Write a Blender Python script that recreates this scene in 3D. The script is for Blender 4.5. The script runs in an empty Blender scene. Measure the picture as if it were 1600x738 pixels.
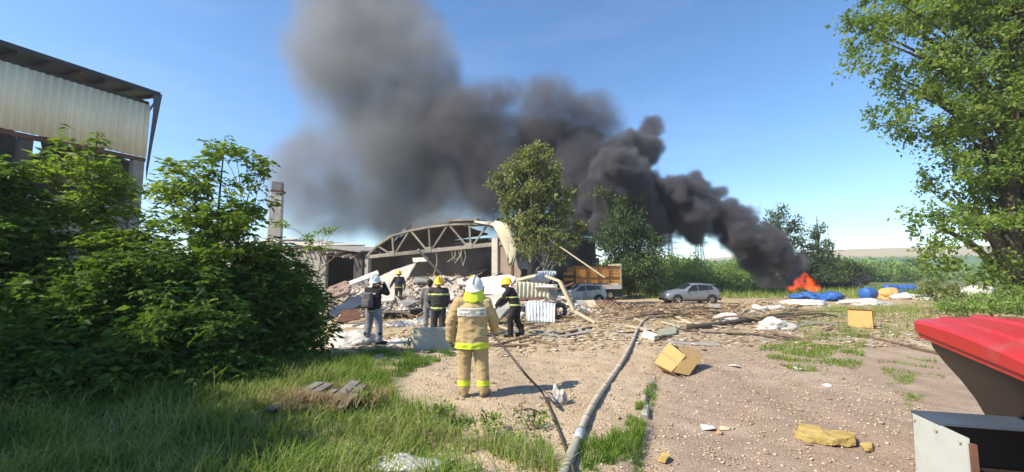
import bpy, bmesh, math, random
import numpy as np
from mathutils import Vector, Matrix, noise as mnoise

SC = bpy.context.scene
COL = SC.collection
rng = np.random.default_rng(7)
random.seed(7)
R = math.radians

# ------------------------------------------------------------------ camera
CAM_H = 1.95
PITCH = math.atan(58 / 640)
cam_data = bpy.data.cameras.new('camera')
cam_data.sensor_width = 36.0
cam_data.lens = 36.0 * 640 / 1600
cam_data.clip_start = 0.05
cam_data.clip_end = 6000
cam = bpy.data.objects.new('camera', cam_data)
cam.location = (0, 0, CAM_H)
cam.rotation_euler = (math.pi / 2 + PITCH, 0, 0)
COL.objects.link(cam)
SC.camera = cam

# ------------------------------------------------------------------ sky, sun, exposure
SUN_DIR = Vector((-1.5, -0.76, 1.60)).normalized()          # towards the sun
SUN_EL = math.asin(SUN_DIR.z)
SUN_AZ = math.atan2(SUN_DIR.x, SUN_DIR.y)                    # clockwise from +Y
world = bpy.data.worlds.new('World')
SC.world = world
world.use_nodes = True
wn = world.node_tree
for n in list(wn.nodes):
    wn.nodes.remove(n)
w_out = wn.nodes.new('ShaderNodeOutputWorld')
w_bg = wn.nodes.new('ShaderNodeBackground')
w_sky = wn.nodes.new('ShaderNodeTexSky')
w_sky.sky_type = 'NISHITA'
w_sky.sun_disc = False
w_sky.sun_elevation = SUN_EL
w_sky.sun_rotation = SUN_AZ
w_sky.altitude = 200
w_sky.air_density = 1.0
w_sky.dust_density = 0.15
w_sky.ozone_density = 4.0
w_bg.inputs['Strength'].default_value = 0.128
w_hs = wn.nodes.new('ShaderNodeHueSaturation')
w_hs.inputs['Saturation'].default_value = 1.14
wn.links.new(w_sky.outputs[0], w_hs.inputs['Color'])
# faint high cirrus over the whole sky
w_tc = wn.nodes.new('ShaderNodeTexCoord'); w_mp = wn.nodes.new('ShaderNodeMapping')
w_mp.inputs['Scale'].default_value = (1.0, 1.6, 5.0); w_mp.inputs['Rotation'].default_value = (0.0, 0.35, 0.6); w_mp.inputs['Location'].default_value = (1.35, 0.7, 0.2)
w_no = wn.nodes.new('ShaderNodeTexNoise'); w_no.inputs['Scale'].default_value = 1.7; w_no.inputs['Detail'].default_value = 7; w_no.inputs['Roughness'].default_value = 0.62
w_rp = wn.nodes.new('ShaderNodeMapRange'); w_rp.inputs[1].default_value = 0.50; w_rp.inputs[2].default_value = 0.78; w_rp.inputs[4].default_value = 0.09
w_mx = wn.nodes.new('ShaderNodeMix'); w_mx.data_type = 'RGBA'; w_mx.inputs[7].default_value = (5.2, 5.9, 6.6, 1)
wn.links.new(w_tc.outputs['Generated'], w_mp.inputs[0]); wn.links.new(w_mp.outputs[0], w_no.inputs['Vector']); wn.links.new(w_no.outputs['Fac'], w_rp.inputs[0])
wn.links.new(w_rp.outputs[0], w_mx.inputs[0]); wn.links.new(w_hs.outputs[0], w_mx.inputs[6])
wn.links.new(w_mx.outputs[2], w_bg.inputs['Color'])
wn.links.new(w_bg.outputs[0], w_out.inputs['Surface'])

sun_data = bpy.data.lights.new('sun', 'SUN')
sun_data.energy = 4.4
sun_data.angle = R(0.53)
sun_data.color = (1.0, 0.93, 0.80)
sun = bpy.data.objects.new('sun', sun_data)
sun.rotation_euler = SUN_DIR.to_track_quat('Z', 'Y').to_euler()
sun.location = (-30, -20, 40)
COL.objects.link(sun)

SC.view_settings.view_transform = 'Standard'
SC.view_settings.look = 'None'
SC.view_settings.exposure = 0.86
SC.view_settings.gamma = 1.0
SC.view_settings.use_curve_mapping = False
SC.render.engine = 'CYCLES'
SC.cycles.max_bounces = 6
SC.cycles.diffuse_bounces = 3
SC.cycles.glossy_bounces = 2
SC.cycles.transmission_bounces = 4
SC.cycles.transparent_max_bounces = 8
SC.cycles.volume_bounces = 1
SC.cycles.volume_step_rate = 2.0
SC.cycles.volume_max_steps = 160
SC.cycles.use_denoising = True

# ------------------------------------------------------------------ projection and terrain
CP, SP = math.cos(PITCH), math.sin(PITCH)
def P(px, py, Y):
    """point of the place seen at photo pixel (px, py) that lies at distance Y ahead"""
    u, v = (px - 800) / 640, (369 - py) / 640
    y = CP - v * SP
    z = SP + v * CP
    s = Y / y
    return Vector((u * s, Y, CAM_H + z * s))
def sstep(a, b, x):
    t = np.clip((np.asarray(x, float) - a) / (b - a), 0, 1)
    return t * t * (3 - 2 * t)
KA, KB = (1.32, 4.57), (2.45, 7.45)      # old kerb line between gravel yard and lower dirt lane
def H(x, y):
    """ground height"""
    x = np.asarray(x, float); y = np.asarray(y, float)
    h = -0.5 * sstep(16, 31, y)
    h = h + 0.02 * np.sin(x * 1.7 + 0.6 * np.sin(y * 1.1)) * np.sin(y * 1.3 + 1.0) + 0.012 * np.sin(x * 4.1 + y * 2.7) * np.sin(y * 3.7 - x)
    # kerb step
    dx, dy = KB[0] - KA[0], KB[1] - KA[1]
    L = math.hypot(dx, dy)
    side = ((x - KA[0]) * dy - (y - KA[1]) * dx) / L       # >0 on the right (lane)
    wob = 0.05 * np.sin(y * 3.1) + 0.03 * np.sin(y * 7.7)
    along = 1 - sstep(7.4, 9.5, y)
    h = h - 0.09 * sstep(-0.05, 0.10, side + wob) * along
    # grass bank under the left shrubs, low mound at the right tree
    h = h + 0.18 * np.exp(-(((x + 7) / 4.0) ** 2 + ((y - 7) / 3.0) ** 2))
    h = h + 0.35 * np.exp(-(((x - 21) / 6.0) ** 2 + ((y - 17.5) / 3.0) ** 2))
    return h
def h1(x, y):
    return float(H(x, y))
def G(px, py, lift=0.0):
    """ground point seen at photo pixel"""
    Y = 10.0
    u, v = (px - 800) / 640, (369 - py) / 640
    y = CP - v * SP; z = SP + v * CP
    gz = 0.0
    for _ in range(30):
        s = (gz - CAM_H) / z
        gz = 0.5 * gz + 0.5 * h1(u * s, y * s)
    s = (gz - CAM_H) / z
    return Vector((u * s, y * s, gz + lift))
def M2(px, Y):
    """metres per photo pixel at distance Y"""
    return Y / 640

# ------------------------------------------------------------------ object helpers
def link(o, parent=None):
    COL.objects.link(o)
    if parent is not None:
        o.parent = parent
    return o
def tag(o, label=None, cat=None, group=None, kind=None):
    if label: o['label'] = label
    if cat: o['category'] = cat
    if group: o['group'] = group
    if kind: o['kind'] = kind
    return o
def thing(name, label, cat, loc=(0, 0, 0), rz=0.0, group=None):
    o = bpy.data.objects.new(name, None)
    o.empty_display_size = 0.2
    o.location = loc
    o.rotation_euler = (0, 0, rz)
    COL.objects.link(o)
    return tag(o, label, cat, group)
def mesh_np(name, V, F, mat=None, parent=None, smooth=False, attr=None):
    """V (n,3), F (m,k) with constant k"""
    V = np.asarray(V, np.float32); F = np.asarray(F, np.int32)
    me = bpy.data.meshes.new(name)
    me.vertices.add(len(V)); me.vertices.foreach_set('co', V.ravel())
    k = F.shape[1]
    me.loops.add(F.size); me.loops.foreach_set('vertex_index', F.ravel())
    me.polygons.add(len(F))
    me.polygons.foreach_set('loop_start', np.arange(0, F.size, k, dtype=np.int32))
    try:
        me.polygons.foreach_set('loop_total', np.full(len(F), k, np.int32))
    except Exception:
        pass
    if smooth:
        me.polygons.foreach_set('use_smooth', np.ones(len(F), bool))
    if attr is not None:
        for an, av in attr.items():
            a = me.attributes.new(an, 'FLOAT', 'POINT')
            a.data.foreach_set('value', np.asarray(av, np.float32))
    me.update(calc_edges=True)
    if mat: me.materials.append(mat)
    o = bpy.data.objects.new(name, me)
    return link(o, parent)
class MB:
    """collects shapes into one mesh"""
    def __init__(s): s.v = []; s.f = []
    def add(s, V, F):
        b = len(s.v)
        s.v.extend([tuple(p) for p in V])
        s.f.extend([tuple(i + b for i in f) for f in F])
        return s
    def box(s, c, size, M=None):
        hx, hy, hz = size[0] / 2, size[1] / 2, size[2] / 2
        V = [Vector((x, y, z)) for z in (-hz, hz) for y in (-hy, hy) for x in (-hx, hx)]
        if M is not None: V = [M @ p for p in V]
        V = [p + Vector(c) for p in V]
        return s.add(V, [(0, 2, 3, 1), (4, 5, 7, 6), (0, 1, 5, 4), (2, 6, 7, 3), (0, 4, 6, 2), (1, 3, 7, 5)])
    def bar(s, a, b, w, h=None, up=(0, 0, 1)):
        a, b = Vector(a), Vector(b); h = h or w
        d = (b - a); L = d.length; d.normalize()
        u = Vector(up)
        if abs(d.dot(u)) > 0.98: u = Vector((1, 0, 0))
        r = d.cross(u).normalized(); u = r.cross(d)
        V = [p + r * (i * w / 2) + u * (j * h / 2) for p in (a, b) for (i, j) in ((-1, -1), (1, -1), (1, 1), (-1, 1))]
        return s.add(V, [(3, 2, 1, 0), (4, 5, 6, 7), (0, 1, 5, 4), (1, 2, 6, 5), (2, 3, 7, 6), (3, 0, 4, 7)])
    def tube(s, pts, rad, n=8, cap=True, squash=1.0):
        pts = [Vector(p) for p in pts]
        if not hasattr(rad, '__len__'): rad = [rad] * len(pts)
        V = []; prev = None
        for i, p in enumerate(pts):
            d = (pts[min(i + 1, len(pts) - 1)] - pts[max(i - 1, 0)]).normalized()
            if prev is None:
                u = Vector((0, 0, 1)) if abs(d.z) < 0.9 else Vector((1, 0, 0))
                prev = d.cross(u).normalized()
            r = (prev - d * prev.dot(d)).normalized(); prev = r
            w = d.cross(r)
            for k in range(n):
                a = 2 * math.pi * k / n
                V.append(p + r * (math.cos(a) * rad[i]) + w * (math.sin(a) * rad[i] * squash))
        F = [(i * n + k, i * n + (k + 1) % n, (i + 1) * n + (k + 1) % n, (i + 1) * n + k) for i in range(len(pts) - 1) for k in range(n)]
        if cap:
            F.append(tuple(reversed(range(n)))); F.append(tuple((len(pts) - 1) * n + k for k in range(n)))
        return s.add(V, F)
    def build(s, name, mat=None, parent=None, smooth=False, bevel=0.0):
        me = bpy.data.meshes.new(name)
        me.from_pydata([tuple(p) for p in s.v], [], s.f)
        if bevel > 0:
            bm = bmesh.new(); bm.from_mesh(me)
            bmesh.ops.bevel(bm, geom=list(bm.edges), offset=bevel, segments=1, affect='EDGES', clamp_overlap=True)
            bm.to_mesh(me); bm.free()
        if smooth:
            me.polygons.foreach_set('use_smooth', [True] * len(me.polygons))
        me.update()
        if mat: me.materials.append(mat)
        o = bpy.data.objects.new(name, me)
        return link(o, parent)
def copy_tree(o, parent=None):
    c = o.copy(); COL.objects.link(c)
    if parent is not None: c.parent = parent
    for ch in list(o.children):
        copy_tree(ch, c)
    return c
def catmull(pts, per=8):
    pts = [Vector(p) for p in pts]
    q = [pts[0] * 2 - pts[1]] + pts + [pts[-1] * 2 - pts[-2]]
    out = []
    for i in range(1, len(q) - 2):
        for k in range(per):
            t = k / per
            a, b, c, d = q[i - 1], q[i], q[i + 1], q[i + 2]
            out.append(0.5 * ((2 * b) + (c - a) * t + (2 * a - 5 * b + 4 * c - d) * t * t + (3 * b - a - 3 * c + d) * t ** 3))
    out.append(pts[-1])
    return out

# ------------------------------------------------------------------ materials
MATS = {}
def new_mat(name):
    m = bpy.data.materials.new(name); m.use_nodes = True
    nt = m.node_tree
    for n in list(nt.nodes): nt.nodes.remove(n)
    out = nt.nodes.new('ShaderNodeOutputMaterial')
    MATS[name] = m
    return m, nt, out
def N(nt, typ, **kw):
    n = nt.nodes.new(typ)
    for k, v in kw.items():
        if k.startswith('i_'):
            n.inputs[k[2:].replace('_', ' ')].default_value = v
        else:
            setattr(n, k, v)
    return n
def ramp(nt, src, stops, interp='LINEAR'):
    r = nt.nodes.new('ShaderNodeValToRGB')
    r.color_ramp.interpolation = interp
    el = r.color_ramp.elements
    while len(el) < len(stops): el.new(0.5)
    for e, (p, c) in zip(el, stops):
        e.position = p; e.color = (c[0], c[1], c[2], 1) if hasattr(c, '__len__') else (c, c, c, 1)
    nt.links.new(src, r.inputs[0])
    return r.outputs[0]
def mixc(nt, fac, a, b, mode='MIX'):
    m = nt.nodes.new('ShaderNodeMix'); m.data_type = 'RGBA'; m.blend_type = mode
    def put(i, v):
        if isinstance(v, bpy.types.NodeSocket): nt.links.new(v, m.inputs[i])
        elif hasattr(v, '__len__'): m.inputs[i].default_value = (v[0], v[1], v[2], 1)
        else: m.inputs[i].default_value = v
    put(0, fac); put(6, a); put(7, b)
    return m.outputs[2]
def noise_tex(nt, scale, detail=4, rough=0.6, coord='Object', dist=0.0, vec=None):
    t = nt.nodes.new('ShaderNodeTexNoise')
    t.inputs['Scale'].default_value = scale; t.inputs['Detail'].default_value = detail
    t.inputs['Roughness'].default_value = rough; t.inputs['Distortion'].default_value = dist
    if vec is None:
        tc = nt.nodes.new('ShaderNodeTexCoord'); vec = tc.outputs[coord]
    nt.links.new(vec, t.inputs['Vector'])
    return t.outputs['Fac']
def pmat(name, col, col2=None, scale=3.0, rough=0.8, metal=0.0, bump=0.15, bscale=30.0, dirt=None, dirt_amt=0.5, coord='Object', spec=0.3, per_obj=0.0):
    """general weathered surface: two tones by noise, stains, fine bump"""
    m, nt, out = new_mat(name)
    b = N(nt, 'ShaderNodeBsdfPrincipled'); nt.links.new(b.outputs[0], out.inputs[0])
    b.inputs['Roughness'].default_value = rough; b.inputs['Metallic'].default_value = metal
    b.inputs['Specular IOR Level'].default_value = spec
    col2 = col2 or tuple(c * 0.7 for c in col)
    f = noise_tex(nt, scale, 6, 0.65, coord)
    c = mixc(nt, ramp(nt, f, [(0.35, 0), (0.65, 1)]), col, col2)
    if dirt:
        g = noise_tex(nt, scale * 0.6 + 0.3, 8, 0.75, coord, 0.6)
        c = mixc(nt, ramp(nt, g, [(0.62 - 0.2 * dirt_amt, 0), (0.75 - 0.1 * dirt_amt, 0.85)]), c, dirt)
    if per_obj > 0:
        oi = N(nt, 'ShaderNodeObjectInfo')
        hs = N(nt, 'ShaderNodeHueSaturation')
        mr = N(nt, 'ShaderNodeMapRange'); nt.links.new(oi.outputs['Random'], mr.inputs[0])
        mr.inputs[3].default_value = 1 - per_obj; mr.inputs[4].default_value = 1 + per_obj
        nt.links.new(mr.outputs[0], hs.inputs['Value']); nt.links.new(c, hs.inputs['Color']); c = hs.outputs[0]
    nt.links.new(c, b.inputs['Base Color'])
    if bump:
        bp = N(nt, 'ShaderNodeBump'); bp.inputs['Strength'].default_value = bump; bp.inputs['Distance'].default_value = 0.02
        nt.links.new(noise_tex(nt, bscale, 5, 0.7, coord), bp.inputs['Height']); nt.links.new(bp.outputs[0], b.inputs['Normal'])
    return m
# ------------------------------------------------------------------ materials
concrete = pmat('concrete', (0.36, 0.335, 0.29), (0.24, 0.225, 0.195), 1.5, 0.9, bump=0.3, bscale=25, dirt=(0.13, 0.12, 0.10), dirt_amt=0.4, per_obj=0.15)
pale_concrete = pmat('pale_concrete', (0.60, 0.53, 0.43), (0.44, 0.39, 0.32), 1.2, 0.9, bump=0.3, bscale=25, dirt=(0.25, 0.22, 0.18), dirt_amt=0.3, per_obj=0.12)
white_panel = pmat('white_panel', (0.70, 0.63, 0.55), (0.58, 0.50, 0.43), 0.9, 0.8, bump=0.15, bscale=12, dirt=(0.30, 0.25, 0.20), dirt_amt=0.2, per_obj=0.08)
cream_sheet = pmat('cream_sheet', (0.68, 0.60, 0.41), (0.56, 0.49, 0.32), 1.5, 0.6, bump=0.1, dirt=(0.2, 0.17, 0.12), dirt_amt=0.3)
cladding = pmat('cladding', (0.80, 0.74, 0.54), (0.74, 0.68, 0.49), 0.5, 0.8, bump=0.05, dirt=(0.55, 0.51, 0.38), dirt_amt=0.15, per_obj=0.04)
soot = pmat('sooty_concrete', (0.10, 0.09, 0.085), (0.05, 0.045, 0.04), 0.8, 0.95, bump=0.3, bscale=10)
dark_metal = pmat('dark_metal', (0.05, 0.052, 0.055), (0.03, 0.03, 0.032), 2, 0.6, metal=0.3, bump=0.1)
blue_metal = pmat('blue_grey_metal', (0.075, 0.10, 0.13), (0.05, 0.06, 0.08), 1, 0.55, metal=0.2, bump=0.05)
galv = pmat('galvanised', (0.50, 0.53, 0.51), (0.40, 0.42, 0.41), 2, 0.6, metal=0.1, bump=0.1, dirt=(0.3, 0.25, 0.2), dirt_amt=0.2)
steel_sheet = pmat('grey_sheet', (0.44, 0.38, 0.27), (0.33, 0.285, 0.20), 2.0, 0.85, metal=0.0, bump=0.1)
rust = pmat('rust', (0.17, 0.075, 0.045), (0.09, 0.05, 0.035), 4, 0.9, bump=0.3)
brick_pink = pmat('brick_pink', (0.46, 0.32, 0.25), (0.38, 0.27, 0.21), 8, 0.95, bump=0.3, per_obj=0.2)
mortar = pmat('mortar', (0.45, 0.40, 0.34), None, 8, 0.95)
plank_pale = pmat('plank_pale', (0.58, 0.47, 0.31), (0.45, 0.36, 0.24), 6, 0.85, bump=0.2, per_obj=0.15)
plank_grey = pmat('plank_grey', (0.34, 0.31, 0.27), (0.24, 0.22, 0.19), 5, 0.85, bump=0.2, per_obj=0.1)
bark = pmat('bark', (0.11, 0.085, 0.06), (0.06, 0.048, 0.035), 6, 0.95, bump=0.5, bscale=40)
bark_pale = pmat('bark_pale', (0.30, 0.27, 0.21), (0.16, 0.14, 0.11), 5, 0.95, bump=0.4, bscale=30)
branch_m = pmat('branch', (0.20, 0.13, 0.08), (0.13, 0.085, 0.055), 6, 0.95, bump=0.3, per_obj=0.3)
plastic_white = pmat('white_plastic', (0.60, 0.56, 0.50), (0.48, 0.44, 0.39), 3, 0.55, bump=0.2, bscale=8, dirt=(0.45, 0.38, 0.3), dirt_amt=0.2)
blue_tarp = pmat('blue_plastic', (0.025, 0.09, 0.32), (0.04, 0.13, 0.36), 3, 0.5, bump=0.2, bscale=10)
cardboard = pmat('cardboard', (0.58, 0.36, 0.13), (0.52, 0.32, 0.11), 3, 0.85, bump=0.05, dirt=(0.4, 0.25, 0.1), dirt_amt=0.1)
cardboard_in = pmat('cardboard_inside', (0.40, 0.25, 0.11), (0.34, 0.21, 0.09), 3, 0.9, bump=0.05)
foam_yellow = pmat('yellow_foam', (0.46, 0.335, 0.115), (0.36, 0.25, 0.08), 6, 0.95, bump=0.5, bscale=20)
cloth_grey = pmat('grey_cloth', (0.30, 0.31, 0.33), (0.16, 0.17, 0.19), 3, 0.9, bump=0.3)
truss_m = pmat('sooty_truss', (0.30, 0.265, 0.21), (0.20, 0.175, 0.14), 1.2, 0.95, bump=0.3, bscale=20, dirt=(0.10, 0.09, 0.08), dirt_amt=0.5, per_obj=0.2)
char_m = pmat('charred', (0.03, 0.027, 0.025), (0.055, 0.04, 0.035), 3, 0.95, bump=0.5)

# ------------------------------------------------------------------ ground sheet
def axis(fine0, fine1, step, lo, hi, grow=1.16):
    a = list(np.arange(fine0, fine1 + 1e-6, step))
    s = step
    while a[-1] < hi: s *= grow; a.append(a[-1] + s)
    s = step
    while a[0] > lo: s *= grow; a.insert(0, a[0] - s)
    return np.array(a)
gx = axis(-6, 8, 0.075, -1500, 1500); gy = axis(2.8, 13, 0.075, -60, 2500)
XX, YY = np.meshgrid(gx, gy, indexing='ij')
ZZ = H(XX, YY) + 0.012 * np.sin(XX * 9.1 + 3 * np.sin(YY * 4)) * np.sin(YY * 8.3 + XX * 2) * (YY < 25)
nx_, ny_ = XX.shape
idx = np.arange(nx_ * ny_).reshape(nx_, ny_)
Fq = np.stack([idx[:-1, :-1], idx[1:, :-1], idx[1:, 1:], idx[:-1, 1:]], -1).reshape(-1, 4)
gm, nt, out = new_mat('ground')
b = N(nt, 'ShaderNodeBsdfPrincipled'); nt.links.new(b.outputs[0], out.inputs[0])
b.inputs['Roughness'].default_value = 0.95; b.inputs['Specular IOR Level'].default_value = 0.15
geo = N(nt, 'ShaderNodeNewGeometry'); pos = geo.outputs['Position']
sep = N(nt, 'ShaderNodeSeparateXYZ'); nt.links.new(pos, sep.inputs[0])
big = noise_tex(nt, 0.35, 5, 0.6, vec=pos); mid = noise_tex(nt, 2.3, 6, 0.7, vec=pos); fine = noise_tex(nt, 38, 4, 0.75, vec=pos)
vor = N(nt, 'ShaderNodeTexVoronoi'); vor.inputs['Scale'].default_value = 34; nt.links.new(pos, vor.inputs['Vector'])
yard = mixc(nt, ramp(nt, mid, [(0.3, 0), (0.7, 1)]), (0.62, 0.475, 0.31), (0.46, 0.34, 0.215))
lane = mixc(nt, ramp(nt, mid, [(0.3, 0), (0.7, 1)]), (0.43, 0.315, 0.225), (0.32, 0.23, 0.165))
# lane or yard: across the kerb line near the camera, by drifting patches further off
def mth(op, a_, b_=None, clamp=False):
    m = nt.nodes.new('ShaderNodeMath'); m.operation = op; m.use_clamp = clamp
    for i, v in enumerate((a_, b_)):
        if v is None: continue
        if isinstance(v, bpy.types.NodeSocket): nt.links.new(v, m.inputs[i])
        else: m.inputs[i].default_value = v
    return m.outputs[0]
dx, dy = KB[0] - KA[0], KB[1] - KA[1]; Lk = math.hypot(dx, dy)
side = mth('SUBTRACT', mth('MULTIPLY', mth('SUBTRACT', sep.outputs[0], KA[0]), dy / Lk), mth('MULTIPLY', mth('SUBTRACT', sep.outputs[1], KA[1]), dx / Lk))
side = mth('ADD', side, mth('MULTIPLY', mth('SUBTRACT', big, 0.5), 1.6))
c = mixc(nt, mth('ADD', mth('MULTIPLY', side, 1.6), 0.3, True), yard, lane)
# packed tracks and dusty patches
trk = N(nt, 'ShaderNodeMapping'); trk.inputs['Rotation'].default_value = (0, 0, 1.2); trk.inputs['Scale'].default_value = (1.6, 0.16, 1); nt.links.new(pos, trk.inputs[0])
tn_ = noise_tex(nt, 0.8, 5, 0.6, vec=trk.outputs[0])
c = mixc(nt, ramp(nt, tn_, [(0.42, 0.0), (0.62, 0.42)]), c, (0.30, 0.215, 0.15))
c = mixc(nt, ramp(nt, noise_tex(nt, 0.55, 6, 0.7, vec=pos), [(0.52, 0.0), (0.68, 0.45)]), c, (0.60, 0.49, 0.35))
# straw, chips and dust towards the debris field
far = mth('MULTIPLY', mth('SUBTRACT', sep.outputs[1], 9.0), 0.16, True)
strawf = mth('MULTIPLY', ramp(nt, noise_tex(nt, 1.1, 7, 0.75, vec=pos), [(0.40, 0), (0.60, 1)]), far)
c = mixc(nt, strawf, c, mixc(nt, fine, (0.66, 0.50, 0.26), (0.40, 0.29, 0.15)))
# stones of two tones
c = mixc(nt, ramp(nt, vor.outputs['Distance'], [(0.10, 0.28), (0.22, 0)]), c, (0.60, 0.49, 0.38))
c = mixc(nt, ramp(nt, fine, [(0.33, 0.75), (0.50, 0)]), c, (0.22, 0.16, 0.115))
# soil under the grass at the lower left, meadow far away
grassy = mth('MULTIPLY', mth('SUBTRACT', mth('MULTIPLY', sep.outputs[0], -1.0), mth('ADD', mth('MULTIPLY', sep.outputs[1], 0.25), mth('MULTIPLY', big, 1.6))), 1.6, True)
nearm = mth('SUBTRACT', 1.0, mth('MULTIPLY', mth('SUBTRACT', sep.outputs[1], 9.5), 0.8, True), True)
c = mixc(nt, mth('MULTIPLY', grassy, nearm), c, mixc(nt, mid, (0.10, 0.085, 0.05), (0.055, 0.075, 0.03)))
mead = mth('MULTIPLY', mth('SUBTRACT', sep.outputs[1], mth('ADD', 44.0, mth('MULTIPLY', big, 12.0))), 0.12, True)
c = mixc(nt, mead, c, mixc(nt, mid, (0.11, 0.15, 0.05), (0.17, 0.17, 0.07)))
nt.links.new(c, b.inputs['Base Color'])
bp = N(nt, 'ShaderNodeBump'); bp.inputs['Strength'].default_value = 0.75; bp.inputs['Distance'].default_value = 0.035
hgt = mth('ADD', mth('MULTIPLY', fine, 0.8), mth('MULTIPLY', vor.outputs['Distance'], -0.7))
nt.links.new(hgt, bp.inputs['Height']); nt.links.new(bp.outputs[0], b.inputs['Normal'])
o = mesh_np('ground', np.stack([XX, YY, ZZ], -1).reshape(-1, 3), Fq, gm, smooth=True)
tag(o, kind='structure')

# far hill on the right with a bare tan top, low rise behind the pylons
def hill(name, x0, x1, y0, y1, fn, mat, n=60, m=16):
    xs = np.linspace(x0, x1, n); ys = np.linspace(y0, y1, m)
    A, B = np.meshgrid(xs, ys, indexing='ij')
    Z = fn(A, B)
    ii = np.arange(n * m).reshape(n, m)
    F = np.stack([ii[:-1, :-1], ii[1:, :-1], ii[1:, 1:], ii[:-1, 1:]], -1).reshape(-1, 4)
    o = mesh_np(name, np.stack([A, B, Z], -1).reshape(-1, 3), F, mat, smooth=True)
    return tag(o, kind='structure')
hm, nt2, out2 = new_mat('hill_meadow')
b2 = N(nt2, 'ShaderNodeBsdfPrincipled'); nt2.links.new(b2.outputs[0], out2.inputs[0]); b2.inputs['Roughness'].default_value = 1.0
g2 = N(nt2, 'ShaderNodeNewGeometry'); s2 = N(nt2, 'ShaderNodeSeparateXYZ'); nt2.links.new(g2.outputs['Position'], s2.inputs[0])
n2 = noise_tex(nt2, 0.03, 6, 0.7, vec=g2.outputs['Position'])
mm = nt2.nodes.new('ShaderNodeMath'); mm.operation = 'MULTIPLY_ADD'; nt2.links.new(n2, mm.inputs[0]); mm.inputs[1].default_value = 8.0; nt2.links.new(s2.outputs[2], mm.inputs[2])
mr = N(nt2, 'ShaderNodeMapRange'); nt2.links.new(mm.outputs[0], mr.inputs[0]); mr.inputs[1].default_value = 15.5; mr.inputs[2].default_value = 17.5
n3 = noise_tex(nt2, 0.25, 5, 0.7, vec=g2.outputs['Position'])
c2 = mixc(nt2, mr.outputs[0], mixc(nt2, n3, (0.13, 0.19, 0.09), (0.08, 0.13, 0.05)), mixc(nt2, n3, (0.42, 0.33, 0.20), (0.32, 0.26, 0.16)))
nt2.links.new(c2, b2.inputs['Base Color'])
hill('hill', 90, 1200, 150, 420, lambda x, y: -0.6 + 23 * sstep(150, 330, y) * sstep(90, 330, x + 0.15 * y) + 1.5 * np.sin(x * 0.02) * sstep(200, 330, y), hm)

# ------------------------------------------------------------------ grass, gravel, litter
def in_poly(px, py, poly):
    inside = np.zeros(len(px), bool)
    n = len(poly); j = n - 1
    for i in range(n):
        xi, yi = poly[i]; xj, yj = poly[j]
        c_ = ((yi > py) != (yj > py)) & (px < (xj - xi) * (py - yi) / ((yj - yi) or 1e-9) + xi)
        inside ^= c_; j = i
    return inside
def proj(x, y, z):
    d = y * CP + (z - CAM_H) * SP
    return 800 + 640 * x / d, 369 - 640 * (-(y) * SP + (z - CAM_H) * CP) / d
def world_poly(poly):
    """photo polygon on the ground -> ground polygon in metres"""
    return [tuple(G(a, b_)[:2]) for a, b_ in poly]
def scatter(poly_w, n, seed):
    r = np.random.default_rng(seed)
    P_ = np.array(poly_w); lo = P_.min(0); hi = P_.max(0); out_ = np.zeros((0, 2))
    while len(out_) < n:
        q = lo + r.random((n * 2, 2)) * (hi - lo)
        out_ = np.concatenate([out_, q[in_poly(q[:, 0], q[:, 1], poly_w)]])
    return out_[:n]
def foliage_mat(name, cols, trans=0.35, attr='tone', rough=0.55):
    m, nt, out = new_mat(name)
    at = N(nt, 'ShaderNodeAttribute'); at.attribute_name = attr
    c_ = ramp(nt, at.outputs['Fac'], [(i / (len(cols) - 1), k) for i, k in enumerate(cols)])
    b_ = N(nt, 'ShaderNodeBsdfPrincipled'); b_.inputs['Roughness'].default_value = rough; b_.inputs['Specular IOR Level'].default_value = 0.12
    nt.links.new(c_, b_.inputs['Base Color'])
    t = N(nt, 'ShaderNodeBsdfTranslucent')
    hs = N(nt, 'ShaderNodeHueSaturation'); hs.inputs['Hue'].default_value = 0.485; hs.inputs['Saturation'].default_value = 1.15; hs.inputs['Value'].default_value = 1.5
    nt.links.new(c_, hs.inputs['Color']); nt.links.new(hs.outputs[0], t.inputs['Color'])
    mx = N(nt, 'ShaderNodeMixShader'); mx.inputs[0].default_value = trans
    nt.links.new(b_.outputs[0], mx.inputs[1]); nt.links.new(t.outputs[0], mx.inputs[2]); nt.links.new(mx.outputs[0], out.inputs[0])
    return m
grass_m = foliage_mat('grass_blades', [(0.06, 0.12, 0.022), (0.115, 0.20, 0.032), (0.19, 0.27, 0.05), (0.30, 0.30, 0.11)], 0.35)
straw_m = foliage_mat('straw', [(0.46, 0.34, 0.17), (0.58, 0.46, 0.24), (0.66, 0.57, 0.36)], 0.15)
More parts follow.
